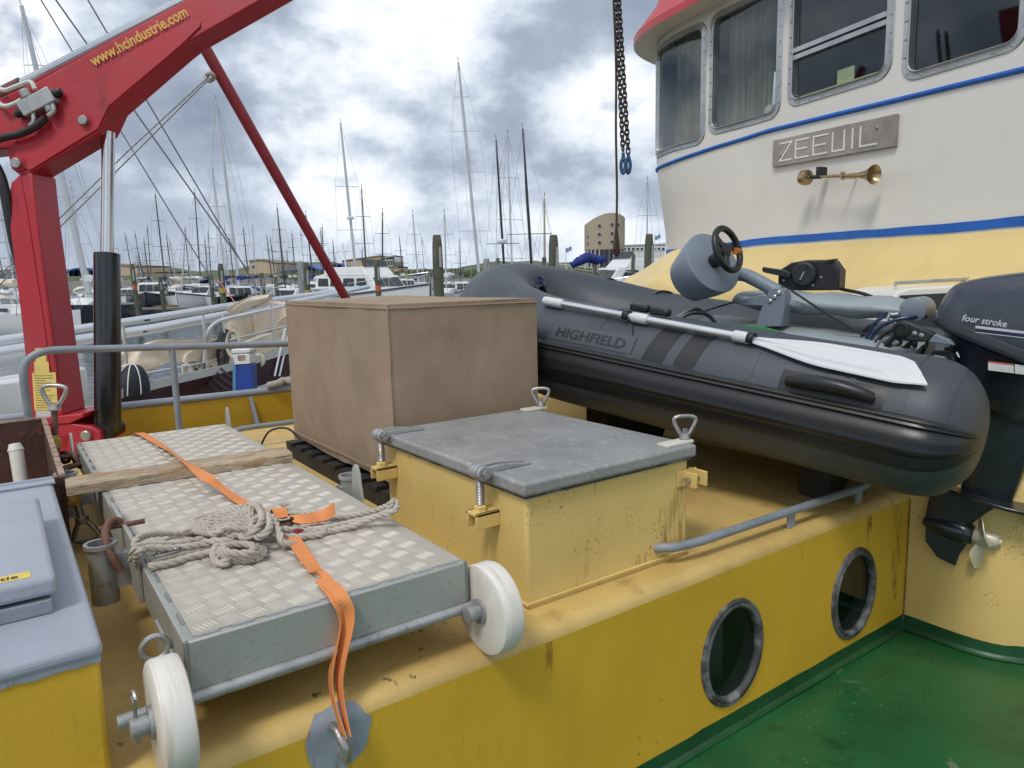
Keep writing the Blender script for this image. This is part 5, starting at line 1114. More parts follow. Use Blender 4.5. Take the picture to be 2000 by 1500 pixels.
def cowlshell(spec,name,mat,n=40,p=3.4,sharp=40):
    g=MB(); G=[]
    for (h,rx,ry,sh,*f0) in spec:
        ring=[]; fr_=f0[0] if f0 else .12
        for k in range(n):
            a=2*math.pi*k/n; c,q_=math.cos(a),math.sin(a); x=rx*math.copysign(abs(c)**(2/p),c); s_=fr_-rx+x; ring.append(eo(s_,ry*math.copysign(abs(q_)**(2/p),q_),h+sh*(s_-SC)))
        G.append(ring)
    g.surf(G,cv=True); g.f.append(tuple(range(n))[::-1]); g.f.append(tuple(range((len(G)-1)*n,len(G)*n))); return g.build(name,mat,om,sharp=sharp)
cowlshell([(.285,.285,.168,.29,.117),(.33,.285,.170,.24,.112),(.40,.283,.166,.12,.102),(.47,.277,.158,-.03,.090),(.515,.268,.148,-.15,.079),(.540,.252,.134,-.22,.062),(.553,.225,.11,-.24,.035),(.560,.15,.07,-.24,-.03)],'cowl','engine_top',sharp=45)
cowlshell([(.235,.27,.155,.29,.105),(.245,.292,.175,.29,.128),(.275,.295,.178,.29,.131),(.290,.288,.172,.29,.123)],'cowl_rim','engine')
shell([(SC+.01,.02,.13,.10),(SC+.0,.10,.19,.13),(SC-.005,.18,.23,.145),(SC,.236,.265,.155)],'lower_cowl','engine',om,.29,s_ref=SC)
shell([(-.175,-.36,.085,.030),(-.175,-.25,.10,.042),(-.175,-.10,.12,.065),(-.17,.03,.125,.085),(-.16,.07,.12,.095)],'leg','engine',om,0,sharp=50)
g=MB(); g.prism([eo(x,t,-.352) for x,t in((-.02,0),(-.06,-.055),(-.15,-.095),(-.26,-.105),(-.345,-.09),(-.365,-.05),(-.365,.05),(-.345,.09),(-.26,.105),(-.15,.095),(-.06,.055))],DW*.016); g.build('cavitation_plate','engine',om,bev=.004)
shell([(-.055,-.52,.075,.024),(-.065,-.47,.085,.024),(-.085,-.41,.105,.027),(-.105,-.350,.13,.031)],'strut','engine',om)
g=MB(); ng=eo(.028,0,-.515); g.lathe([(.0,0),(.018,.006),(.036,.035),(.046,.09),(.048,.15),(.044,.195),(.040,.20)],ng,-DU,24); g.build('gearcase','engine',om,sharp=40)
g=MB(); g.prism([eo(s_,-.007,h) for s_,h in((.01,-.535),(.0,-.60),(-.055,-.655),(-.125,-.668),(-.13,-.61),(-.15,-.55))],DV*.014); g.build('skeg','engine',om,bev=.004)
g=MB(); g.prism([eo(s_,-.01,h) for s_,h in((-.30,-.353),(-.345,-.353),(-.35,-.41),(-.335,-.42))],DV*.02); g.build('trim_tab','engine_matt',om,bev=.003)
pc=eo(-.158,0,-.515); g=MB(); g.lathe([(.030,0),(.036,.01),(.036,.085),(.030,.098),(.018,.10),(.018,.108),(0,.108)],pc,-DU,20); pr_=g.build('propeller','prop_cream',om,sharp=40)
for k in range(3):
    g=MB(); a0=2*math.pi*k/3+.45; G=[]
    for i in range(8):
        f=i/7; r=lerp(.030,.135,f); wdt=(.55+.75*math.sin(math.pi*min(1,f*.85+.12)))*.5; row=[]
        for j in range(9):
            u=(j/8-.5)*2*wdt*(1-.55*max(0,f-.75)*3*.6); a=a0+u; row.append(pc-DU*(.045+.050*u*1.0)+DV*(r*math.cos(a))+DW*(r*math.sin(a)))
        G.append(row)
    g.slab(G,-DU*.004); g.build('blade','prop_cream',pr_,sharp=60)
# clamp bracket and tiller stub on the transom side
g=MB(); g.prism([eo(s_,-.13,h) for s_,h in((.10,.10),(.09,.22),(.02,.23),(-.03,.10),(-.03,-.20),(.01,-.24))],DV*.05); g.prism([eo(s_,.08,h) for s_,h in((.10,.10),(.09,.22),(.02,.23),(-.03,.10),(-.03,-.20),(.01,-.24))],DV*.05); g.obox(eo(.0,0,.05),(.08,.26,.12),DU,DV,DW); g.build('clamp_bracket','engine_matt',om,bev=.006)
def ek(px,py,t=-.17): s_,h=Lp(px,py,t); return eo(s_,t,h)
g=MB(); g.prism([ek(*p) for p in((1740,648),(1745,632),(1762,627),(1775,630),(1825,652),(1812,668),(1770,666),(1750,662))],DV*.05); ar=g.build('steering_arm','engine_matt',om,bev=.006)
g=MB(); g.prism([ek(*p)-DV*.001 for p in((1826,652),(1855,664),(1864,675),(1812,668))],DV*.052); g.build('arm_tip','console_grey',om,bev=.004)
for p in((1787,651),(1800,655)): g=MB(); g.lathe([(.010,0),(.010,.005),(0,.007)],ek(*p),-DV,10); g.build('bolt','alu',ar)
g=MB(); g.lathe([(.034,0),(.034,.01),(.024,.012),(.022,.004),(0,.004)],ek(1760,644)-DV*.0,-DV,18); g.build('arm_eye','black',ar)
g=MB()
random.seed(9)
for k in range(9):
    x=random.uniform(1735,1860); y=random.uniform(640,700); t=random.uniform(-.16,.0); g2=MB(); g2.tube(spline([ek(x,y,t),ek(x+random.uniform(-25,25),y+random.uniform(5,25),t+.02),ek(x+random.uniform(-40,40),y+random.uniform(20,45),t)],5),random.uniform(.006,.012),7); g2.build('engine_hose','black',om)
for p,q_ in(((1711,680),(1718,665)),((1740,610),(1733,625)),((1742,615),(1755,613)),((1868,688),(1874,698)),((1890,716),(1900,712))): g=MB(); g.tube([ek(*p,-.1),ek(*q_,-.1)],.008,8); g.build('metal_fitting','alu_bright',om)
# stickers and lettering, laid on the cowl's near side
def cow(px,py,t=-.1725): s_,h=Lp(px,py,t); return eo(s_,t,h)
text('four stroke',.19,lambda x,y:cow(1878+x*100+y*10,626+x*15-y*95),'lettering','silver_text',om,bold=.003,shear=.25)
S('stripe_navy',(.01,.012,.06),rough=.3)
for dy,mt,hh in((638,'silver_text',5),(644,'stripe_navy',5),(650,'silver_text',1.5)):
    g=MB(); g.surf([[cow(1905+95*i/10,dy-638+636+ (i/10*11)+ e) for e in(0,hh)] for i in range(11)]); g.build('pinstripe',mt,om,sharp=80)
g=MB(); pA=[ek(1930,705,-.165),ek(1980,711,-.165),ek(1980,729,-.165),ek(1930,723,-.165)]
g.prism(pA,-DV*.001); g.build('warning_label','sticker',om)
g=MB(); g.prism([ek(1982,711.5,-.165),ek(2030,717,-.165),ek(2030,735,-.165),ek(1982,729.5,-.165)],-DV*.001); g.build('warning_label','sticker',om)
g=MB(); g.prism([p-DV*.0012 for p in(ek(1930,705,-.165),ek(1980,711,-.165),ek(1980,714,-.165),ek(1930,708,-.165))],-DV*.0005); g.build('label_band','sticker_red',om)
# ================================================================= the marina; its level follows the sea, the ship is trimmed a little against it
S('water',(.045,.065,.075),rough=.12,var=.2,vs=.4,bump=.55,bs=1.6,bst=(1,1.8,1),bdist=.12,spec=.6,rvar=.04)
S('pile_wood',(.10,.10,.075),rough=.85,var=.25,vs=2.5,bump=.5,bs=12,bst=(3,3,.3),layers=[((.055,.075,.035),2,.48,.7,(1,1,.5),.6),((.17,.16,.13),6,.52,.7,(4,4,.3),.6)])
S('pile_grey',(.26,.27,.27),rough=.7,var=.12,vs=3)
S('gel_white',(.68,.70,.71),rough=.25,var=.03,vs=.6,layers=[((.5,.5,.48),2,.6,.8,(1,1,3),.25)])
S('gel_cream',(.62,.58,.48),rough=.4,var=.06,vs=1)
S('navy',(.014,.018,.035),rough=.3,var=.15,vs=1)
S('black_hull',(.012,.012,.014),rough=.35,var=.2,vs=1)
S('burgundy',(.055,.012,.016),rough=.35,var=.2,vs=1.2,layers=[((.09,.03,.03),3,.5,.8,(1,1,1),.3)])
S('sky_hull',(.33,.40,.46),rough=.3,var=.05,vs=1)
S('win_dark',(.02,.024,.028),rough=.12,var=.1,vs=2)
S('cover_blue',(.012,.03,.19),rough=.7,var=.15,vs=2,bump=.3,bs=5)
S('cover_dark',(.02,.024,.04),rough=.7,var=.2,vs=2,bump=.2,bs=5)
S('sail_beige',(.72,.62,.50),rough=.85,var=.10,vs=2.5,bump=.4,bs=9,bst=(1,1,1),bdist=.03,layers=[((.60,.38,.16),2,.62,.75,(1,1,1),.5),((.70,.62,.54),3,.5,.7,(1,1,1),.5)])
S('mast_alu',(.46,.48,.50),rough=.4,metal=.5,var=.06,vs=1)
S('spar_alu',(.60,.64,.69),rough=.38,metal=.6,var=.04,vs=.8)
S('mast_dark',(.05,.055,.065),rough=.5,var=.1,vs=1)
S('mast_black',(.010,.012,.02),rough=.4)
S('mast_wood',(.36,.30,.21),rough=.6,var=.1,vs=1)
S('wire',(.20,.21,.23),rough=.5,metal=.4)
S('brick_tan',(.50,.385,.265),rough=.85,var=.08,vs=.4,bump=.1,bs=4)
S('brick_tan_dark',(.28,.21,.15),rough=.85,var=.08,vs=.4)
S('concrete',(.42,.44,.46),rough=.85,var=.08,vs=.3)
S('render_white',(.60,.61,.60),rough=.7,var=.04,vs=.3)
S('roof_blue',(.02,.09,.34),rough=.5,var=.08,vs=.5)
S('hoarding_yellow',(.62,.42,.05),rough=.7,var=.2,vs=1)
S('hoarding_grey',(.25,.25,.26),rough=.7,var=.5,vs=1.2,layers=[((.5,.08,.06),1.1,.55,.6,(1,1,1),.8),((.05,.06,.1),1.6,.55,.6,(1,1,1),.8)])
S('grass',(.075,.10,.035),rough=.95,var=.35,vs=.3,bump=.6,bs=2,bdist=.3,layers=[((.16,.15,.06),.5,.48,.7,(1,1,1),.6)])
S('dune',(.10,.12,.055),rough=.95,var=.35,vs=.05,bump=.4,bs=.5,bdist=1,layers=[((.30,.27,.17),.06,.55,.7,(1,1,1),.5)])
S('stone_bank',(.16,.16,.14),rough=.9,var=.3,vs=.6,bump=.6,bs=2,bdist=.3)
S('dock_wood',(.16,.14,.12),rough=.85,var=.2,vs=2)
S('orange_mark',(.50,.12,.03),rough=.6); S('yellow_mark',(.42,.33,.06),rough=.6)
S('red_boat',(.36,.06,.03),rough=.5); S('flag_blue',(.22,.34,.52),rough=.7)
HM=2.7
def yh(px): return 530-.015*(px-1000)
MU=(ray(2000,yh(2000)).cross(ray(0,yh(0)))).normalized(); MU=MU if MU.z>0 else -MU
MX=(RT-MU*RT.dot(MU)).normalized(); MY=MU.cross(MX)
MROT=Matrix((MX,MY,MU)).transposed()
def wp(px,D,h=0.): return EYE+ray(px,yh(px))*D+MU*(h-HM)
W0=EYE-MU*HM
# sea sheet to the horizon, with a hole-free fine patch near the ship
b=MB(); G=[]
rad=[0,6,12,20,32,50,80,130,220,420,900,2000,5000]
b.add([W0+MX*x+MY*y for x,y in((-5000,-5000),(5000,-5000),(5000,5000),(-5000,5000))],[(0,1,2,3)])
b.build('water','water',kind='structure')
# own hull below the deck, so the ship sits in the water
S('hull_dark',(.02,.03,.025),rough=.5)
b=MB(); b.prism([(-9,-1.5,-.52),(12,-1.5,-.52),(14,2,-.52),(12,5.53,-.52),(-9,5.53,-.52)],(0,0,-1.4)); tag(b.build('ship_hull','hull_dark'),'dark hull of the ship below the yellow bulwark','hull')

def mthing(name,label,cat,px,D,yaw,group=None):
    return thing(name,label,cat,wp(px,D),MROT@Matrix.Rotation(R(yaw),3,'Z'),group)
class LB(MB):      # builds in the boat's own axes: x bow, y port, z up
    def put(s,name,mat,root,parent=None,**k):
        M=WORG[root.name]; s.v=[M@p for p in s.v]; return s.build(name,mat,parent or root,**k)
def hullmesh(L,B,fb,drop=.35,sheer=.25,tr=.75,n=18,pw=1.0):
    g=LB(); G=[]
    for i in range(n+1):
        f=i/n; x=lerp(-L/2,L/2,f); wd=B/2*(lerp(tr,1,sstep(0,.4,f))*(1-max(0,(f-.45)/.55)**2.1*pw)); wd=max(wd,.02); top=fb*(1+sheer*max(0,f-.3)**1.5*1.6); rk=.10*L*max(0,f-.6)**2
        G.append([V((x-rk*2.2,-wd*.55,-drop)),V((x-rk,-wd*.86,.08)),V((x,-wd*.97,top*.55)),V((x+rk*.3,-wd,top)),V((x+rk*.3,wd,top)),V((x,wd*.97,top*.55)),V((x-rk,wd*.86,.08)),V((x-rk*2.2,wd*.55,-drop))])
    g.surf(G); g.f.append(tuple(range(8))); return g,G
def rig(root,mastb,mastt,mat,r,spr,L,B,fb,radar=None,wires=True):
    inv=WORG[root.name].inverted(); A=inv@mastb; T=inv@mastt; d=T-A
    g=LB(); g.tube([A,A.lerp(T,.6),T],[r,r*.95,r*.6],8); ms=g.put('mast',mat,root)
    g=LB(); g.tube([T,T+V((0,0,.35))],.012,5); g.tube([T+V((0,0,.1)),T+V((.25,0,.12))],.012,5); g.tube([T+V((.22,0,.12)),T+V((.22,0,.3))],.02,5); g.put('masthead_gear','wire',root,ms)
    for f,w_ in spr:
        p=A.lerp(T,f); g=LB(); g.tube([p-V((.15,w_/2,0)),p,p+V((-.15,w_/2,0))],.022,5); g.put('spreader',mat,root,ms)
    if wires:
        g=LB(); rw=.010
        g.tube([T,V((L/2*.98,0,fb*1.15))],rw,4); g.tube([T,V((-L/2,0,fb))],rw,4)
        for s_ in(-1,1):
            pts=[T]+[A.lerp(T,f)+V((-.15,s_*w_/2,0)) for f,w_ in sorted(spr,reverse=True)]+[V((A.x-.2,s_*B*.45,fb))]; g.tube(pts,rw,4)
            if spr: f,w_=spr[0]; g.tube([A.lerp(T,f),V((A.x-.5,s_*B*.45,fb))],rw,4)
        g.put('rigging','wire',root,kind='stuff')
    if radar:
        p=A.lerp(T,radar); g=LB(); g.lathe([(.0,-.1),(.24,-.1),(.28,-.02),(.26,.1),(.15,.15),(0,.16)],p+V((.4,0,.1)),(0,0,1),14); g.tube([p,p+V((.4,0,0))],.04,6); g.put('radar_dome','gel_white',root,ms)
    return ms,A
def sailboat(label,px,D,tx,ty,hull='gel_white',mast='mast_alu',yaw=-84,L=8.5,r=.07,spr=((.45,1.6),(.72,1.2)),cover=None,radar=None,group='sailing yachts in the marina',name='sailing_yacht',B=None,fb=1.05,wires=True,detail=True):
    cover=cover or random.choice(['cover_dark','gel_cream','sail_beige','cover_dark','cover_blue','gel_white']); B=B or L*.32; yaw=math.degrees(math.atan2(-1,(1000-px)/1400))+yaw+90; root=mthing(name,label,'sailing yacht',px,D,yaw,group)
    g,G=hullmesh(L,B,fb); hu=g.put('hull',hull,root)
    g=LB(); g.surf([[q[3]+V((0,.04,-.04)),q[4]+V((0,-.04,-.04))] for q in G]); g.put('deck','gel_cream' if hull!='gel_white' else 'gel_white',root)
    g=LB(); rows=[]
    for f,wd,h in((-.22,.30,.02),(-.20,.31,.42),(.0,.31,.45),(.15,.25,.40),(.26,.16,.05)): rows.append([V((L*f,-B*wd,fb)),V((L*f,-B*wd*.92,fb+h)),V((L*f,B*wd*.92,fb+h)),V((L*f,B*wd,fb))])
    g.surf(rows); g.put('coachroof','gel_white',root,sharp=30)
    if detail:
        for s_ in(-1,1):
            for f0,f1 in((-.16,-.06),(-.03,.07)):
                g=LB(); g.prism([V((L*f0,s_*(B*.305),fb+.14)),V((L*f1,s_*(B*.305),fb+.14)),V((L*f1,s_*(B*.300),fb+.30)),V((L*f0,s_*(B*.300),fb+.30))],V((0,s_*.02,0))); g.put('window','win_dark',root)
        g=LB(); g.tube([V((L*.49,.0,fb*1.25+.55)),V((L*.40,-B*.2,fb*1.2+.6)),V((L*.30,-B*.30,fb*1.1+.6)),V((-L*.45,-B*.38,fb+.6))],.015,5); g.tube([V((L*.49,.0,fb*1.25+.55)),V((L*.40,B*.2,fb*1.2+.6)),V((L*.30,B*.30,fb*1.1+.6)),V((-L*.45,B*.38,fb+.6))],.015,5)
        for f in(-.4,-.2,0,.2,.38):
            for s_ in(-1,1): g.tube([V((L*f,s_*B*(.42 if f<.3 else .25),fb)),V((L*f,s_*B*(.38 if f<.3 else .22),fb+.6))],.013,4)
        g.put('guard_rail','wire',root,kind='stuff')
    ms,A=rig(root,wp(px,D,fb+.4) if True else None,dd(tx,ty,D),mast,r,spr,L,B,fb,radar,wires)
    g=LB(); P=[A+V((0,0,.9)),A+V((-L*.2,0,.95)),A+V((-L*.40,0,.95))]; g.tube(P,.05,8); bo_=g.put('boom',mast,root)
    g=LB(); Q=spline([P[0]+V((0,0,.15)),P[1]+V((0,0,.15)),P[2]+V((0,0,.1))],6); g.tube(Q,[.2-.12*i/(len(Q)-1)+.02*math.sin(i*1.7) for i in range(len(Q))],8); g.put('sail_cover',cover,root,bo_)
    if detail:
        g=LB(); rows=[]
        for a in range(7):
            an=R(180*a/6); rows.append([V((-L*.20,-B*.3*math.cos(an),fb+.4+.55*math.sin(an))),V((-L*.13,-B*.28*math.cos(an),fb+.4+.35*math.sin(an)))])
        g.surf(rows); g.put('spray_hood',cover,root)
    return root
def motoryacht(label,px,D,L,B,yaw,hull='gel_white',fly=False,arch=False,canopy=None,name='motor_yacht',fb=1.25,cab=1.15,group='motor boats in the marina'):
    root=mthing(name,label,'motor boat',px,D,yaw,group)
    g,G=hullmesh(L,B,fb,sheer=.55,tr=.92,pw=.98); hu=g.put('hull',hull,root)
    g=LB(); g.surf([[q[3]+V((0,.03,-.03)),q[4]+V((0,-.03,-.03))] for q in G]); g.put('deck','gel_white',root)
    g=LB(); g.surf([[q[3]*1+V((0,-.04,-.05)),q[3]+V((0,-.05,-.14))] for q in G]); g.surf([[q[4]*1+V((0,.04,-.05)),q[4]+V((0,.05,-.14))] for q in G]); g.put('rubbing_strip','navy',root)
    c0,c1=-.36,.22
    def house(x0,x1,rk0,rk1,z0,z1,wd,name,mat):
        g=LB(); rows=[[V((x0,-wd,z0)),V((x0,wd,z0)),V((x1,wd*.86,z0)),V((x1,-wd*.86,z0))],[V((x0+rk0,-wd*.92,z1)),V((x0+rk0,wd*.92,z1)),V((x1-rk1,wd*.76,z1)),V((x1-rk1,-wd*.76,z1))]]
        g.add(rows[0]+rows[1],[(0,1,2,3),(4,7,6,5),(0,4,5,1),(1,5,6,2),(2,6,7,3),(3,7,4,0)]); return g.put(name,mat,root,bev=.04)
    z0=fb*1.02; z1=z0+cab
    hs=house(L*c0,L*c1,.1,cab*.9,z0,z1,B*.40,'saloon','gel_white')
    n=4
    for s_ in(-1,1):
        for k in range(n):
            a=lerp(L*c0+.35,L*c1-.9,k/n); c=a+(L*(c1-c0)-1.25)/n*.86; zt_=z1-.16; zb=z0+cab*.42
            def sidey(x,z): f=(x-L*c0)/(L*(c1-c0)); g0=lerp(B*.40,B*.40*.86,f); g1=lerp(B*.40*.92,B*.40*.76,f); return s_*(lerp(g0,g1,(z-z0)/(z1-z0))+.015)
            g=LB(); g.prism([V((a,sidey(a,zb),zb)),V((c,sidey(c,zb),zb)),V((c-(.12 if k<n-1 else .35),sidey(c,zt_),zt_)),V((a,sidey(a,zt_),zt_))],V((0,s_*.015,0))); g.put('window','win_dark',root,hs)
    # windscreen: three panes on the raked front
    for k in range(3):
        y0=lerp(-B*.31,B*.31,k/3+.015); y1=lerp(-B*.31,B*.31,(k+1)/3-.015); f0,f1=.40,.86
        def fr(y,f): return V((L*c1-cab*.9*f+.03,y*(1-.10*f),z0+cab*f+.02))
        g=LB(); g.prism([fr(y0,f0),fr(y1,f0),fr(y1,f1),fr(y0,f1)],V((.015,0,.012))); g.put('windscreen_pane','win_dark',root,hs)
    if fly:
        f1=house(L*(c0+.08),L*(c1-.12),.0,.5,z1,z1+.55,B*.36,'flybridge','gel_white')
        g=LB()
        for k in range(5):
            y0=lerp(-B*.27,B*.27,k/5+.01); y1=lerp(-B*.27,B*.27,(k+1)/5-.01); x=L*(c1-.12)-.45; g.prism([V((x,y0,z1+.56)),V((x,y1,z1+.56)),V((x-.35,y1*.95,z1+1.0)),V((x-.35,y0*.95,z1+1.0))],V((.02,0,0)))
        g.put('flybridge_screen','win_dark',root,kind='stuff')
        g=LB(); g.tube([V((L*-.22,0,z1+.5)),V((L*-.24,0,z1+2.1))],.05,6); g.tube([V((L*-.24,-.5,z1+1.6)),V((L*-.24,.5,z1+1.6))],.03,5); g.put('signal_mast','gel_white',root)
        if canopy: g=LB(); g.surf([[V((x,-B*.36*math.cos(R(180*a/8)),z1+.6+ .75*math.sin(R(180*a/8))**.5)) for a in range(9)] for x in(L*(c0-.02),L*(c0+.1),L*(c0+.2))]); g.put('canopy',canopy,root)
    if arch:
        g=LB(); g.tube(spline([V((L*-.30,-B*.44,fb)),V((L*-.26,-B*.42,z1+.1)),V((L*-.22,-B*.25,z1+.65)),V((L*-.22,B*.25,z1+.65)),V((L*-.26,B*.42,z1+.1)),V((L*-.30,B*.44,fb))],6),.09,8); g.put('radar_arch','gel_white',root)
    if canopy and not fly:
        g=LB(); g.surf([[V((x,-B*.42*math.cos(R(180*a/8)),z1-.3+.7*math.sin(R(180*a/8))**.6)) for a in range(9)] for x in(L*-.47,L*-.38,L*-.28)]); g.put('canopy',canopy,root)
    g=LB(); 
    for s_ in(-1,1):
        P=[V((L*f,s_*B*.5*w_,fb*(1+.55*max(0,f+.2)**1.5*1.6)+.6)) for f,w_ in((.0,.94),(.15,.86),(.3,.66),(.42,.36),(.50,.05))]; g.tube(P,.018,5)
        for p in P[:-1]: g.tube([p,p-V((0,0,.6))],.015,4)
    g.put('bow_rail','alu_bright',root,kind='stuff')
    return root
def pile(label,px,ty,D,w_,lean=0,mat='pile_wood',mark=None,cap=True):
    top=dd(px,ty,D); base=wp(px,D,-1.2); r=w_*D/FPX/2; base=base+MX*(lean*D/FPX)
    root=thing('mooring_pile',label,'mooring pile',base,None,'mooring piles')
    d=(top-base); n=12; g=MB(); A=d.normalized(); X=A.orthogonal().normalized(); Y=A.cross(X); LN=d.length; G=[]
    for h,k in((0,1),(.3,1),(.6,1.0),(.86,1),(.94,.95),(.985,.80),(1,.70)):
        G.append([base+A*(LN*h)+(X*math.cos(2*math.pi*j/n)+Y*math.sin(2*math.pi*j/n))*(r*k*(1+.05*mnoise.noise(V((j*.9,h*3,px))))) for j in range(n)])
    g.surf(G,cv=True); g.f.append(tuple(range(len(g.v)-n,len(g.v)))); g.build('post',mat,root,sharp=50)
    if mark:
        g=MB(); g.lathe([(r*1.03,0),(r*1.03,.22)],top-A*(1.0+.22),A,16,caps=False); g.build('number_band',mark,root)
    g=MB(); g.obox(top-A*.55-HF*r*1.0+RT*r*.6,(.06,.05,.5),RT,HF,MU); g.build('rope_guide','galv',root)
    return root
# --- piles, left to right
for a in [
 ('mossy leaning mooring pile with an orange mark, right of the crane cylinder',257,515,34,9,10,'pile_wood','orange_mark'),
 ('plain mooring pile left of the yellow hoarding',312,541,44,8,6,'pile_wood',None),
 ('slim mooring pile left of the pile with yellow number, above the furled sail',411,537,46,8,3,'pile_wood',None),
 ('mooring pile with a yellow number plate above the furled beige sail',430,515,30,12,5,'pile_wood','yellow_mark'),
 ('short mooring pile behind the white sports cruiser',511,533,46,8,3,'pile_wood',None),
 ('thin mooring pile right behind the curved tan building',538,540,50,7,3,'pile_wood',None),
 ('pale grey steel pile beside the numbered pile at the sports cruiser',587,511,30,14,3,'pile_grey',None),
 ('mooring pile with a yellow number in front of the sports cruiser',597,512,26,11,5,'pile_wood','yellow_mark'),
 ('mooring pile with an orange number in front of the large white yacht',735,507,28,11,6,'pile_wood','orange_mark'),
 ('tall thick mossy mooring pile just above the canvas cover',853,459,18,21,6,'pile_wood',None),
 ('thin pile left of the tall thick pile above the canvas cover',836,528,46,9,1,'pile_wood',None),
 ('broad pale pile just left of the dinghy bow tip',950,505,40,14,1,'pile_grey',None),
 ('short pile above the dinghy bow, beside the black mast',972,504,42,9,1,'pile_wood',None),
 ('small pile directly left of the thick pile beside the wooden mast',1063,502,44,10,0,'pile_wood',None),
 ('thick mooring pile beside the wooden mast above the dinghy tube',1081,459,18,20,0,'pile_wood',None),
 ('slim pile below the round-windowed tower',1163,497,32,10,0,'pile_wood',None),
 ('short brown pile in front of the white yacht right of the tower',1237,495,36,8,0,'pile_wood',None),
 ('thick pile nearest the wheelhouse edge, in front of the long white building',1268,457,18,18,-1,'pile_wood',None)]:
    pile(*a)
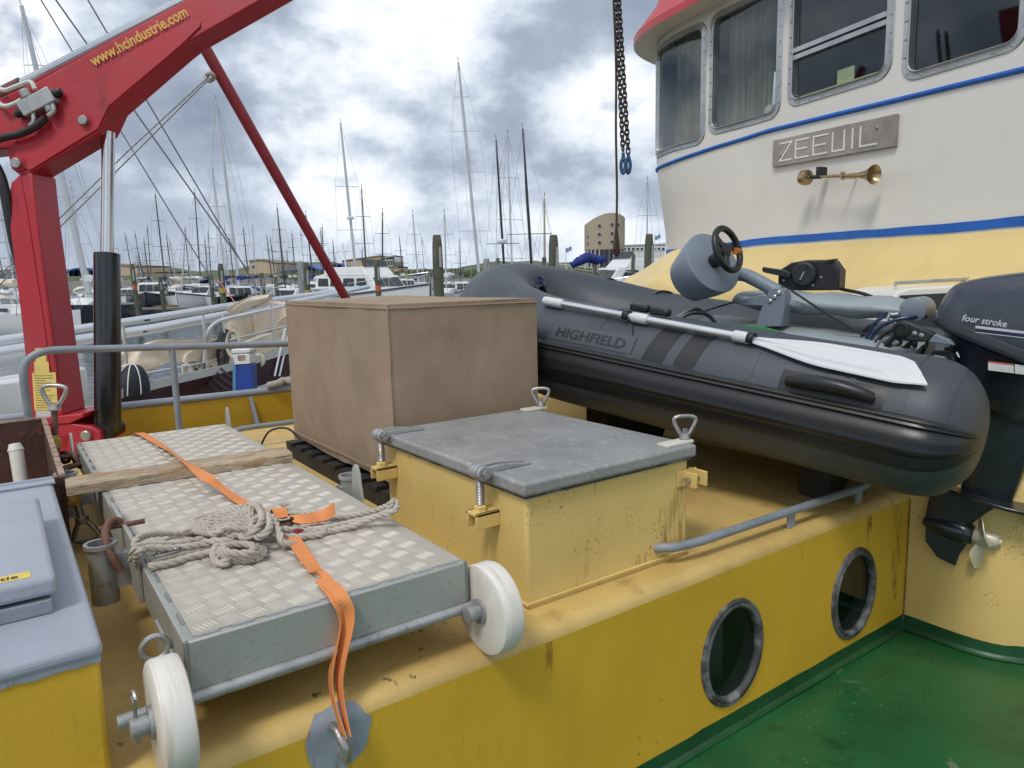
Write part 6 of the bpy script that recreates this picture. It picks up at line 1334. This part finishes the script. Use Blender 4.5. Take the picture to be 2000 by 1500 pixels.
# --- sailing yachts
sy=[
 ('navy sailing yacht with a thick pale mast seen between crane column and black cylinder',172,38,42,12,'navy','mast_alu',dict(r=.17,L=10,yaw=-108,spr=((.35,2.0),(.6,1.7),(.8,1.2)),fb=1.2)),
 ('white sailing yacht at the left picture edge with a blue sail cover',30,34,3,425,'gel_white','mast_alu',dict(L=9,yaw=-60,r=.05,cover='sail_beige')),
 ('sailing yacht with a thin grey mast second from the left edge',44,70,12,478,'gel_white','mast_dark',dict(detail=False,L=7.5)),
 ('sailing yacht with thin mast just left of the black crane cylinder',168,62,138,360,'gel_white','mast_alu',dict(L=10)),
 ('far yacht whose mast stands just right of the crane cylinder',235,75,212,455,'gel_white','mast_dark',dict(detail=False,L=7.5)),
 ('far yacht with short mast above the tan building',282,95,267,480,'gel_white','mast_dark',dict(detail=False,L=7.5)),
 ('far yacht with thin mast right of the orange-marked pile',291,85,281,470,'navy','mast_dark',dict(detail=False,L=7.5)),
 ('sailing yacht with the tall dark mast between the tan building and the numbered pile',322,70,303,379,'gel_white','mast_dark',dict(L=9)),
 ('far yacht with short mast above the yellow hoarding',336,95,325,460,'gel_white','mast_dark',dict(detail=False,L=7.5)),
 ('white sailing yacht moored bow towards the viewer below the hoarding',352,60,362,455,'gel_white','mast_alu',dict(L=9,yaw=-80)),
 ('sailing yacht with dark mast right of the hoarding',391,72,380,374,'black_hull','mast_dark',dict(L=9,yaw=-75)),
 ('far yacht with short mast left of the numbered pile',406,95,400,470,'gel_white','mast_dark',dict(detail=False,L=7.5)),
 ('sailing yacht with the tall grey mast and crosstrees above the furled sail',466,54,422,195,'black_hull','mast_alu',dict(L=11,r=.11,yaw=-105,spr=((.3,2.4),(.68,1.8)))),
 ('sailing yacht whose mast runs close beside the tall grey one, shorter',440,55,416,338,'gel_white','mast_alu',dict(L=9)),
 ('far yacht with mast between the tall grey mast and the red pole',486,80,475,448,'gel_white','mast_dark',dict(detail=False,L=7.5)),
 ('far yacht with the left one of two close short masts',531,95,521,461,'gel_white','mast_dark',dict(detail=False,L=7.5)),
 ('far yacht with the right one of two close short masts',538,95,528,466,'gel_white','mast_dark',dict(detail=False,L=7.5)),
 ('sailing yacht with thin dark mast left of the red pole',556,66,541,404,'gel_white','mast_dark',dict(L=9)),
 ('sailing yacht with thin dark mast crossing behind the red pole',612,66,597,419,'gel_white','mast_dark',dict(L=9)),
 ('sailing yacht with short mast right of the red pole above the blue wavy roof',633,75,629,443,'gel_white','mast_dark',dict(detail=False,L=7.5)),
 ('sailing yacht with tall pale mast and radar dome above the large white yacht',697,56,665,240,'navy','mast_alu',dict(L=11,r=.105,yaw=-90,radar=.42,spr=((.36,2.2),(.62,1.8)))),
 ('sailing yacht with thin dark mast just right of the mast with radar dome',716,60,706,368,'gel_white','mast_dark',dict(L=9)),
 ('sailing yacht with dark mast left of the tan glass-roofed building',746,60,747,414,'gel_white','mast_dark',dict(L=9)),
 ('far yacht with short mast right of the glass roof',788,85,780,465,'gel_white','mast_dark',dict(detail=False,L=7.5)),
 ('sailing yacht with thin mast left of the thick mossy pile',817,60,806,417,'gel_white','mast_alu',dict(L=9)),
 ('sailing yacht with pale mast just right of the thick mossy pile',871,55,868,417,'gel_white','mast_alu',dict(L=9,yaw=-100)),
 ('sailing yacht with the tallest mast in the middle of the sky',938,50,895,122,'gel_white','mast_alu',dict(L=12,r=.11,yaw=-95,spr=((.26,2.2),(.52,2.2),(.70,1.9),(.85,1.1)))),
 ('far yacht with very short mast left of the tallest mast',899,95,898,470,'gel_white','mast_dark',dict(detail=False,L=7.5)),
 ('sailing yacht with the left one of the two black masts, carrying a radar dome',987,44,969,274,'navy','mast_black',dict(L=11,r=.075,yaw=-95,radar=.32,spr=((.32,2.0),))),
 ('sailing yacht with the pale mast between the two black masts',1001,50,991,262,'gel_white','mast_alu',dict(L=11,r=.07,yaw=-75,spr=((.2,2.2),(.45,1.9),(.72,1.5)))),
 ('sailing yacht with the right one of the two black masts',1041,42,1021,252,'navy','mast_black',dict(L=11,r=.085,yaw=-92,spr=((.36,2.6),))),
 ('sailing boat with a plain pale wooden mast beside the thick pile',1064,48,1063,386,'gel_cream','mast_wood',dict(L=9,r=.08,yaw=-80,spr=())),
 ('sailing yacht with a pale mast close to the wheelhouse edge',1263,50,1265,354,'gel_white','mast_alu',dict(L=9,r=.06,yaw=-100,spr=((.35,1.8),(.68,1.4)))),
 ('far yacht with thin mast left of the numbered pile by the sports cruiser',577,88,570,455,'gel_white','mast_dark',dict(detail=False,L=7.5)),
 ('far yacht with thin mast above the wavy roof, left of the radar mast',655,90,650,470,'gel_white','mast_dark',dict(detail=False,L=7.5)),
 ('far yacht with thin mast between hoarding and curved tan building',456,92,448,465,'gel_white','mast_dark',dict(detail=False,L=7.5)),
]
for lab,px,D,tx,ty,hm,mm,kw in sy: sailboat(lab,px,D,tx,ty,hm,mm,**kw)
random.seed(31)
for k in range(26):      # the thicket of far masts
    px=random.choice([random.uniform(-10,60),random.uniform(215,330),random.uniform(330,560),random.uniform(440,680),random.uniform(690,860)]); D=random.uniform(78,96); ty=random.uniform(440,505)
    sailboat('one of the tiny far-off yachts whose thin masts crowd the marina skyline',px,D,px-(1000-px)*.012-random.uniform(-3,8),ty,random.choice(['gel_white','gel_white','navy']),random.choice(['mast_dark','mast_alu','mast_dark']),L=7,r=.06,detail=False,group='thicket of far yachts',yaw=random.uniform(-110,-70))
# --- motor boats
motoryacht('large white flybridge yacht with dark windows behind the canvas cover',722,46,11,3.7,-40,'gel_white',fly=True,fb=1.4)
motoryacht('white sports cruiser with a curved radar arch above the furled sail',588,46,8,2.8,-125,'gel_white',arch=True,fb=1.0,cab=.8)
motoryacht('pale blue-hulled motor cruiser moored behind the mossy pile',775,52,8,3.0,-60,'sky_hull',fb=1.25,cab=1.0)
motoryacht('small blue motor boat with blue canopy below the tan building',293,60,7.5,2.8,-70,'navy',canopy='cover_blue',fb=1.0,cab=1.2)
motoryacht('small white motor boat left of the orange-marked pile',240,62,6.5,2.4,-60,'gel_white',fb=.9,cab=.8)
motoryacht('dark motor boat right of the bow-on white sailing yacht',382,62,7.5,2.7,-100,'black_hull',canopy='cover_blue',fb=1.0,cab=1.0)
motoryacht('tiny red-roofed work boat left of the large white yacht',622,48,5.5,2.2,-90,'red_boat',fb=.8,cab=1.4)
motoryacht('white motor yacht with bunched blue cover below the round-windowed tower',1150,34,8.0,3.0,-35,'gel_white',canopy='cover_blue',fb=1.35,cab=.8)
motoryacht('sleek white yacht right of the tower, next to the wheelhouse',1232,46,12,3.8,205,'gel_white',fly=True,fb=1.7,cab=1.1)
motoryacht('small white cabin boat just left of the dinghy bow',908,56,7,2.6,-80,'gel_white',canopy='cover_blue',fb=1.0,cab=.9)
motoryacht('low white cabin boat right of the mossy pile, moored far off',880,60,7.5,2.6,-110,'gel_white',fb=1.0,cab=.8)
motoryacht('cream cabin boat left of the mossy pile, moored far off',805,58,7.5,2.6,-75,'gel_cream',fb=1.0,cab=.9)
motoryacht('white cabin boat left of the numbered pile above the furled sail',408,58,7,2.6,-110,'gel_white',fb=1.0,cab=.9)
motoryacht('small dark motor boat right of the numbered pile above the furled sail',462,52,7,2.6,-60,'black_hull',fb=1.0,cab=.9)
# bunched blue cover on the yacht by the tower
b=MB(); P=spline([dd(1116,519,29),dd(1135,508,29),dd(1150,503,29.2),dd(1165,508,29.4),dd(1180,505,29.6)],8); b.tube(P,[.13+.07*mnoise.noise(V((i*.6,0,0)))+.08*math.sin(math.pi*i/(len(P)-1)) for i in range(len(P))],10); tag(b.build('bunched_cover','cover_blue'),'bunched royal blue cover lying on the white yacht below the tower','boat cover')
# --- floating pontoons
for nm,px,D,yaw,L in(('long low pontoon with boats moored along it below the hoarding',300,58,4,42),('dark pontoon between the orange-marked pile and the crane cylinder',250,42,35,9),('long pontoon behind the large white yacht',760,52,-3,60)):
    t=mthing('pontoon',nm,'pontoon',px,D,yaw,'pontoons'); g=LB(); g.box((-L/2,-.9,.28),(L/2,.9,.42)); g.put('walkway','dock_wood',t)
    for k in range(int(L/4)): g=LB(); x=-L/2+2+k*4; g.box((x-.8,-.7,-.3),(x+.8,.7,.279)); g.put('float','black_hull',t)
# --- shore: stone bank with grass, buildings, dunes
def wl(px,D,h): return wp(px,D,h)
b=MB(); rows=[]
for i in range(61):
    px=lerp(-400,2300,i/60); j=.3*mnoise.noise(V((i*.4,0,0))); rows.append([wl(px,97,-.5),wl(px,100,1.0+j),wl(px,106,2.0+j),wl(px,114,2.3+j*.5)])
b.surf(rows); b.build('stone_bank','stone_bank',kind='structure')
b=MB(); rows=[]
for i in range(81):
    px=lerp(-500,2400,i/80); rows.append([wl(px,112,2.2),wl(px,118,2.9+.5*mnoise.noise(V((i*.5,1,0)))),wl(px,130,3.0),wl(px,240,3.2),wl(px,900,4.)])
b.surf(rows); b.build('shore_ground','grass',kind='structure')
def bld(label,px0,px1,ytl,ytr,D,mat,wins=(),depth=12,yb=None,name='harbour_building',curve=0,rad=None):
    A=wp(px0,D,2.0); B_=wp(px1,D,2.0); root=thing(name,label,'building',(A+B_)/2,None)
    ax=(B_-A).normalized(); aw=MU.cross(ax); T0=dd(px0,ytl,D); T1=dd(px1,ytr,D); n=12
    tops=[T0.lerp(T1,i/n)+MU*(curve*math.sin(math.pi*i/n)) for i in range(n+1)]
    g=MB(); g.prism([A,*([B_]),*tops[::-1]],aw*depth); wl_=g.build('wall',mat,root,sharp=30)
    g=MB(); g.surf([[t-aw*.15+MU*.01,t+aw*(depth+.15)+MU*.01,t+aw*(depth+.15)+MU*.25,t-aw*.15+MU*.25,t-aw*.15+MU*.01] for t in tops]); g.build('parapet','brick_tan_dark' if 'tan' in mat else 'concrete',root)
    for (u0,u1,v0,v1,n_) in wins:       # picture rectangle split in n windows
        for k in range(n_):
            a=lerp(u0,u1,k/n_+.08/n_); c=lerp(u0,u1,(k+1)/n_-.08/n_)
            P=[dd(a,v1,D)-aw*.05,dd(c,v1,D)-aw*.05,dd(c,v0,D)-aw*.05,dd(a,v0,D)-aw*.05]
            g=MB(); g.prism(P,aw*.04); wf=g.build('window','render_white',root); cc=sum(P,V((0,0,0)))/4
            g=MB(); g.prism([cc+(p-cc)*.72-aw*.03 for p in P],aw*.02); g.build('pane','win_dark',wf)
    return root
bld('tan brick harbour building with a sloping roof right of the crane cylinder',205,268,517,522,128,'brick_tan',[(218,256,546,556,4)])
bld('low tan brick wing with white windows behind the orange-marked pile',268,305,533,534,130,'brick_tan',[(270,303,545,554,4)])
hb_=bld('yellow advertising hoarding on the shore',306,336,540,540,126,'hoarding_yellow',[],2,name='hoarding'); hb2=bld('grey graffiti-covered hoarding beside the yellow one',337,366,539,538,126,'hoarding_grey',[],2,name='hoarding')
bld('tan brick building with a curved top left of the red pole',487,539,512,516,128,'brick_tan',[(491,501,517,525,1),(490,536,541,548,6)],curve=.5)
bld('grey harbour hall under the blue wavy roof',538,692,533,531,132,'concrete',[(545,585,538,549,5),(600,684,538,550,8)])
bld('tan brick building with an upper glass storey behind the large white yacht',668,742,511,501,134,'brick_tan',[(676,735,525,536,6)])
bld('blue glass-walled building right of the tan one behind the yacht',743,770,505,501,136,'win_dark',[(746,768,507,520,4)],name='glass_building')
bld('small tan block below the glass building',748,778,523,523,126,'brick_tan',[(752,774,530,538,3)])
bld('grey hall under the left wavy roof behind the crane column',-40,160,545,542,132,'concrete',[(0,60,549,558,6),(110,155,549,558,5)])
bld('long low white building between the tower and the wheelhouse',1212,1420,481,474,138,'render_white',[(1216,1400,483,490,22)],name='long_building')
# wavy blue roof edges
for lab,pts in(('blue wavy roof over the grey hall behind the large white yacht',[(530,532),(560,533),(577,530),(590,524),(600,519),(612,524),(628,529),(645,520),(660,517),(672,521),(684,528),(700,531)]),('blue wavy roof behind the crane column',[(-40,545),(-10,541),(10,545),(30,544),(70,547),(115,540),(140,528),(165,526),(185,530)])):
    P=spline([dd(x,y,130.5) for x,y in pts],5); t=thing('wavy_roof',lab,'roof',sum(P,V((0,0,0)))/len(P)); g=MB(); aw=MY
    g.slab([[p,p+aw*14] for p in P],MU*.28); g.build('roof_sheet','roof_blue',t)
    for k in range(4,len(P)-1,8): g=MB(); g.tube([P[k]+aw*.3,P[k]+aw*.3-MU*4],.12,6); g.build('support_post','render_white',t)
# dunes
b=MB(); rows=[]
for i in range(121):
    px=lerp(-300,2300,i/120); hh=2.5+5.5*max(0,mnoise.fractal(V((i*.11,2.2,0)),1,2,4)+.35)
    rows.append([wl(px,300,2),wl(px,330,2+hh*.7),wl(px,360,2+hh),wl(px,420,2.5)])
b.surf(rows); b.build('dunes','dune',kind='structure')
bsh=MB(); random.seed(21)
for k in range(900):
    px=random.uniform(560,1320); D=random.uniform(104,118); c=wl(px,D,1.6+random.uniform(0,1.2)); r=random.uniform(.4,1.0)
    for q_ in range(3):
        a=random.uniform(0,6.28); e=random.uniform(-.4,1.2); d=V((math.cos(a)*math.cos(e),math.sin(a)*math.cos(e),math.sin(e))); u_=d.orthogonal().normalized(); p=c+d*r*.5; bsh.add([p-u_*r*.5,p+u_*r*.5,p+d*r*.7],[(0,1,2)])
bsh.build('bank_scrub','grass',kind='stuff')
# --- round-windowed tower
DT=120
S('tower_beige',(.42,.35,.265),rough=.85,var=.06,vs=.4)
c0=wp(1185,DT,2.0); tw=thing('round_tower','tan drum-shaped tower with rows of round windows left of the wheelhouse','tower',c0)
Rw=40*DT/FPX; fr_=-(MY); 
ytop=lambda px:417+(20*((1195-px)/49)**2 if px<1195 else 8*((px-1195)/29)**2)
g=MB(); ro=[];n=48
zb_=(dd(1185,487,DT)-c0).dot(MU)
for k in range(n):
    a=2*math.pi*k/n; p=c0+MX*(Rw*math.cos(a))+MY*(Rw*.9*math.sin(a)+Rw*.9); px=1185+40*math.cos(a); zt_=(dd(1185,ytop(px),DT)-c0).dot(MU); ro.append((p,zt_))
g.surf([[p+MU*zb_ for p,_ in ro],[p+MU*z_ for p,z_ in ro]],cv=True); g.f.append(tuple(range(n,2*n))); g.f.append(tuple(range(n))[::-1]); body=g.build('drum','tower_beige',tw,sharp=30)
g=MB(); g.lathe([(Rw*.9,0),(Rw*.9,zb_)],c0+MY*Rw*.9,MU,32); g.build('glass_base','win_dark',tw)
for k in range(14): a=math.pi+math.pi*k/13; p=c0+MX*(Rw*.96*math.cos(a))+MY*(Rw*.9*.96*math.sin(a)+Rw*.9); g=MB(); g.tube([p,p+MU*zb_],.12,6); g.build('mullion','render_white',tw)
for px,py in((1171,442),(1195,440),(1171,458),(1195,457),(1171,474),(1195,473),(1208,440),(1150,461),(1150,475)):
    x=(px-1185)/40; a=math.acos(max(-1,min(1,x))); a=-a; p=c0+MX*(Rw*math.cos(a))+MY*(Rw*.9*math.sin(a)+Rw*.9); z_=(dd(1185,py,DT)-c0).dot(MU); nrm=(MX*math.cos(a)+MY*math.sin(a)).normalized(); c=p+MU*z_
    g=MB(); g.lathe([(.36,-.02),(.36,.06),(.28,.06),(.28,.01)],c,nrm,16,caps=False,X=MU); rw=g.build('round_window','concrete',tw); g=MB(); g.lathe([(.29,.0),(.29,.02)],c,nrm,16,X=MU); g.build('pane','win_dark',rw)
g=MB(); p=dd(1210,420,DT)+MY*3; g.tube([p,p+MU*2.6],.06,6); g.tube([p+MX*.5,p+MX*.5+MU*1.6],.05,6); g.build('roof_mast','concrete',tw)
# flags
for lab,px,py,D in(('small pale blue flag on a pole left of the tower',1110,490,60),('small blue flag behind the pile nearest the wheelhouse',1284,466,60)):
    t=thing('flag',lab,'flag',wp(px-5,D)); g=MB(); p=dd(px-5,py-8,D); g.tube([wp(px-5,D,1.5),p],.035,6); g.build('pole','render_white',t); g=MB(); g.slab([[p+MX*(.5*i/6)+MU*(-.08*math.sin(i))+MY*(.1*math.sin(i*1.3))-MU*(.05),p+MX*(.5*i/6)+MU*(-.08*math.sin(i)-.4)+MY*(.1*math.sin(i*1.3))] for i in range(7)],MY*.01); g.build('cloth','flag_blue',t)

# ================================================================= old sailing boat alongside
sb=thing('moored_cutter','burgundy and black wooden sailing boat moored alongside, with white deck','sailing boat',dd(340,900,8))
gun=[(-150,870,5.7),(0,838,6.1),(150,792,6.6),(222,768,7.0),(340,738,7.7),(453,712,8.4),(557,682,9.2),(660,655,10.2),(740,640,11)]
gp_=[dd(*p) for p in gun]; Gs=spline(gp_,4)
awy=V((FW.x,FW.y,0)).normalized(); 
def low(p,k): return p-MU*k
b=MB(); b.surf([[p,low(p,.07)] for p in Gs]); b.slab([[p,p+awy*.10] for p in Gs],MU*.02); b.build('gunwale','gel_white',sb)
b=MB(); b.surf([[low(p,.06)+awy*.02,low(p,.36)+awy*.04] for p in Gs]); b.build('topside','burgundy',sb)
b=MB(); b.surf([[low(p,.355)-awy*.02,low(p,.40)-awy*.03,low(p,.41)+awy*.03] for p in Gs]); b.build('rubbing_strake','gel_white',sb)
b=MB(); b.surf([[low(p,.40)+awy*.03,low(p,.8)+awy*.15,low(p,1.9)+awy*.6] for p in Gs]); b.build('lower_hull','black_hull',sb)
b=MB(); b.surf([[low(p,.02)+awy*.1,low(p,.0)+awy*1.2,low(p,.04)+awy*2.3] for p in Gs]); b.surf([[low(p,.04)+awy*2.3,low(p,1.9)+awy*1.8] for p in Gs]); b.build('deck','gel_cream',sb)
def bx(px,py,D): return dd(px,py,D)
b=MB(); A=bx(355,745,8.3); B_=bx(520,690,9.4); d=(B_-A); b.prism([A-MU*.1,B_-MU*.1,B_+MU*.26,A+MU*.20],awy*.9); b.build('deckhouse','gel_cream',sb,bev=.03)
b=MB(); A=bx(-120,800,6.9); B_=bx(62,760,7.3); b.prism([A-MU*.3,B_-MU*.3,B_+MU*.12,A+MU*.20],awy*1.0); b.build('coachroof','gel_white',sb,bev=.04)
for px,py,D in((375,725,8.3),(395,717,8.4)): b=MB(); c=bx(px,py,D); b.lathe([(.05,0),(.035,.05),(.035,.10),(.06,.11),(.06,.14)],c,MU,12); b.build('mooring_cleat','galv',sb)
for k in range(4):
    A=bx(383+14*k,720-2*k,8.3); C_=bx(440+16*k,775-6*k,7.9); b=MB(); b.tube(spline([A,A.lerp(C_,.5)-MU*.03,C_],5),.012,6); b.build('mooring_line','black',sb)
b=MB(); c=bx(508,703,8.9); b.lathe([(.09,0),(.085,.02),(.0,.025)],c-awy*.06,-awy,16); b.build('white_fender','gel_cream',sb)
for (px,D) in((252,7.4),(405,8.3),(443,8.6),(536,9.2)):
    p=[q for q in Gs]; A=dd(px,{252:755,405:720,443:714,536:690}[px],D); b=MB(); b.tube([A,A+MU*.62],.016,8); b.build('stanchion','alu_bright',sb)
b=MB()
b.tube([dd(225,738,7.1),dd(443,700,8.6),dd(557,662,9.2)],.006,5); b.tube([dd(420,672,8.4),dd(557,638,9.2),dd(680,610,10.2)],.012,6); b.build('guard_wire','alu_bright',sb,kind='stuff')
b=MB(); b.tube(spline([dd(398,708,8.3),dd(402,672,8.3),dd(408,645,8.3),dd(425,628,8.4),dd(450,620,8.6)],6)+[dd(557,597,9.4)],.022,10); b.build('pulpit_rail','alu_bright',sb)
for A,B_ in(((536,735,9.),(557,640,9.2)),((545,735,9.1),(563,655,9.3))): b=MB(); b.tube([dd(*A),dd(*B_)],.016,8); b.build('bow_stay','alu_bright',sb)
# furled sails: lumpy bundles
def bundle(P,rad,name,mat,par,label=None,cat=None,fold=1.0,hang=1.25):
    Q=spline([dd(*p) for p in P],18); g=MB(); n=40; G=[]; m=len(Q)
    def rg(x,y,z): return 1-abs(mnoise.noise(V((x,y,z))))*2.2
    for i,p in enumerate(Q):
        f=i/(m-1); r=rad(f); d=(Q[min(i+1,m-1)]-Q[max(i-1,0)]).normalized(); u_=d.cross(MU).normalized(); v_=u_.cross(d); row=[]; L_=f*m*.055
        for j in range(n):
            a=2*math.pi*j/n; c,s_=math.cos(a),math.sin(a)
            k=1+fold*(.16*rg(L_*1.0+s_*1.1,c*1.2,s_*.6)+.10*rg(L_*2.6-s_*2.4,c*2.0,5)+.22*mnoise.noise(V((L_*.8,c*.8,s_*.8+7)))-.08)
            if s_<0: k*=1+.5*(hang-1)*rg(L_*1.9,0,9)
            row.append(p+(u_*c*.75+v_*s_*(1.0 if s_>0 else hang))*r*k)
        G.append(row)
    g.surf(G,cv=True); g.f.append(tuple(range(n))); g.f.append(tuple(range((m-1)*n,m*n))[::-1]); o=g.build(name,mat,par,sharp=75)
    if label: tag(o,label,cat)
    return o
def drape(P,H,out,label,fq=3.2,amp=.035,seed=0.,back=True):    # a sail hung over a line: folds run down from the ridge, the foot hangs in scallops
    Q=spline([dd(*p) for p in P],16); m=len(Q); D=[0.]
    for i in range(1,m): D.append(D[-1]+(Q[i]-Q[i-1]).length)
    g=MB(); nv=18
    for sg in((-1,1) if back else (-1,)):
        G=[]
        for i,p in enumerate(Q):
            f=i/(m-1); u_=D[i]; h=H(f)*(1+.10*math.sin(u_*5+seed)+.12*mnoise.noise(V((u_*2.2,seed,0)))); row=[]
            for j in range(nv+1):
                v=j/nv; ph=2*math.pi*(u_*fq*.5+.55*v+1.1*mnoise.noise(V((u_*1.3,seed,v*.8)))); fo=amp*(math.sin(ph)+.45*math.sin(2.3*ph+1.7))*v**.6*(1-.3*v)
                bulge=out*(math.sin(math.pi*min(1,v*.62+.04))**.8)+.03*mnoise.noise(V((u_*3,v*3,seed+4)))*v
                sag=.02*mnoise.noise(V((u_*2.4,9+seed,0)))
                row.append(p+awy*(sg*(bulge+fo*(1 if sg<0 else .6)))+MU*(sag-h*(v**1.05)+.035*math.sin(math.pi*v)*math.sin(ph)))
            G.append(row)
        g.surf(G)
    return tag(g.build('furled_sail','sail_beige',None,sharp=80),label,'sail')
drape([(222,690,7.6),(250,684,7.65),(290,668,7.75),(325,662,7.9),(360,664,8.1),(400,662,8.4),(438,660,8.7)],lambda f:.09+.20*math.sin(math.pi*min(1,f*.75+.12)),.07,'low furled beige sail lying behind the grey handrail',3.6,.05,1.)
drape([(440,628,9.1),(465,612,9.25),(490,598,9.45),(515,590,9.6),(540,588,9.8),(570,592,9.9)],lambda f:.22+.28*math.sin(math.pi*min(1,f*.9)),.11,'hanging beige sail bundle just left of the canvas cover',3.4,.07,4.)
drape([(446,600,9.0),(470,588,9.2),(495,578,9.4),(528,574,9.6)],lambda f:.05+.10*math.sin(math.pi*min(1,f*.8+.1)),.07,'small pale sail roll on top of the silver spars',3.0,.02,7.)
for lab,P,r0,r1 in(('upper silver aluminium mast lying lowered over the moored boat',[(-60,676,7.6),(300,622,8.8),(460,596,9.8),(600,577,11),(700,562,12)],.060,.035),('lower thicker silver mast lying lowered over the moored boat',[(-60,700,7.2),(300,643,8.4),(460,612,9.2),(560,594,10),(720,560,11.6)],.072,.035)):
    t=thing('lowered_mast',lab,'mast',dd(300,660,8.5)); Q=[dd(*p) for p in P]; b=MB(); b.tube(Q,[lerp(r0,r1,i/(len(Q)-1)) for i in range(len(Q))],16); b.build('spar','spar_alu',t); b=MB(); b.obox(Q[1]-awy*r0*.98-MU*.01,(.16,.02,.02),Q[2]-Q[1],MU,awy); b.build('cleat','black',t)
hood=thing('deck_hood','dark blue fabric hood with white ties on the moored boat deck','hood',dd(256,758,7.3))
c=dd(256,760,7.3)
def hdp(a,e,k=1): return c+MX*(.165*k*math.cos(a)*math.cos(e)**.8+.03*math.sin(e))+MY*(.2*k*math.sin(a)*math.cos(e)**.8)+MU*(.30*k*math.sin(e)-.05)
b=MB(); b.surf([[hdp(2*math.pi*j/28,R(lerp(0,89,i/10)),1+.02*math.sin(j*2.1+i)) for j in range(28)] for i in range(11)],cv=True); b.build('fabric','cover_dark',hood,sharp=70)
for a in(-2.6,-1.9,-1.2,-.5):
    b=MB(); b.tube([hdp(a,R(lerp(2,86,i/12)),1.03) for i in range(13)],.006,5); b.build('tie','letter_white',hood)
bundle([(440,645,8.6),(436,665,8.55),(436,690,8.5),(436,718,8.45)],lambda f:.06+.03*math.sin(math.pi*f),'black_bag','black',None,'black sail bag hanging on the moored boat rail','bag')
cw=thing('coiled_line','white rope coil hanging on the moored boat rail beside the black bag','rope',dd(455,705,8.5))
for k in range(7):
    b=MB(); c=dd(456+2*math.sin(k*2),672+1.5*k*.3,8.3+.012*k); b.tube([c+MX*((.075+.010*math.sin(k*3))*math.cos(2*math.pi*j/24))+MU*((.15+.012*math.cos(k*2))*math.sin(2*math.pi*j/24)) for j in range(24)],.009,6,closed=True); b.build('turn','cream',cw)
pd=thing('dock_pedestal','white and blue dock power pedestal behind the bulwark','pedestal',dd(475,790,6.6))
S('ped_blue',(.012,.055,.33),rough=.4,var=.1,vs=4); S('ped_light',(.08,.25,.45),rough=.5)
def pe(px,py): return dd(px,py,6.4)
b=MB(); b.prism([pe(461,714),pe(491,712),pe(497,900),pe(460,900)],awy*.14); b.build('post','ped_blue',pd,bev=.008)
b=MB(); b.prism([pe(458,713)-awy*.01,pe(490,711)-awy*.01,pe(488,690)-awy*.01,pe(455,692)-awy*.01],awy*.16); b.build('socket_head','gel_white',pd,bev=.008)
b=MB(); b.prism([pe(452,692)-awy*.015,pe(490,690)-awy*.015,pe(490,680)-awy*.015,pe(452,682)-awy*.015],awy*.18); b.build('cap','gel_white',pd,bev=.012)
b=MB(); b.prism([pe(454.5,713)-awy*.002,pe(460.5,713)-awy*.002,pe(462,900)-awy*.002,pe(455,900)-awy*.002],awy*.138); b.build('side_panel','ped_light',pd)
b=MB(); b.prism([pe(465,694)-awy*.014,pe(480,693)-awy*.014,pe(480,703)-awy*.014,pe(466,704)-awy*.014],awy*.004); b.build('meter_window','rust_edge',pd)
# stays of the moored boat, running up to the left behind the crane
for lab,A,B_,r_ in(('dark wire stay ending lowest left beside the furled sail',(68,-20,8.6),(470,640,10.4),.008),('dark wire stay crossing the guy ropes in the middle',(95,-20,8.6),(485,530,10.6),.010),('grey wire stay highest on the right under the boom',(160,-20,8.6),(500,560,10.8),.009)):
    b=MB(); b.tube([dd(*A),dd(*B_)],r_,6); tag(b.build('wire_stay','wire'),lab,'stay','stays of the moored boat')
b=MB(); b.tube([dd(425,545,10.4),dd(460,592,9.3)],.008,6); S('pink_line',(.45,.13,.12),rough=.7); tag(b.build('pink_line','pink_line'),'thin pink line running down to the furled sail','rope')
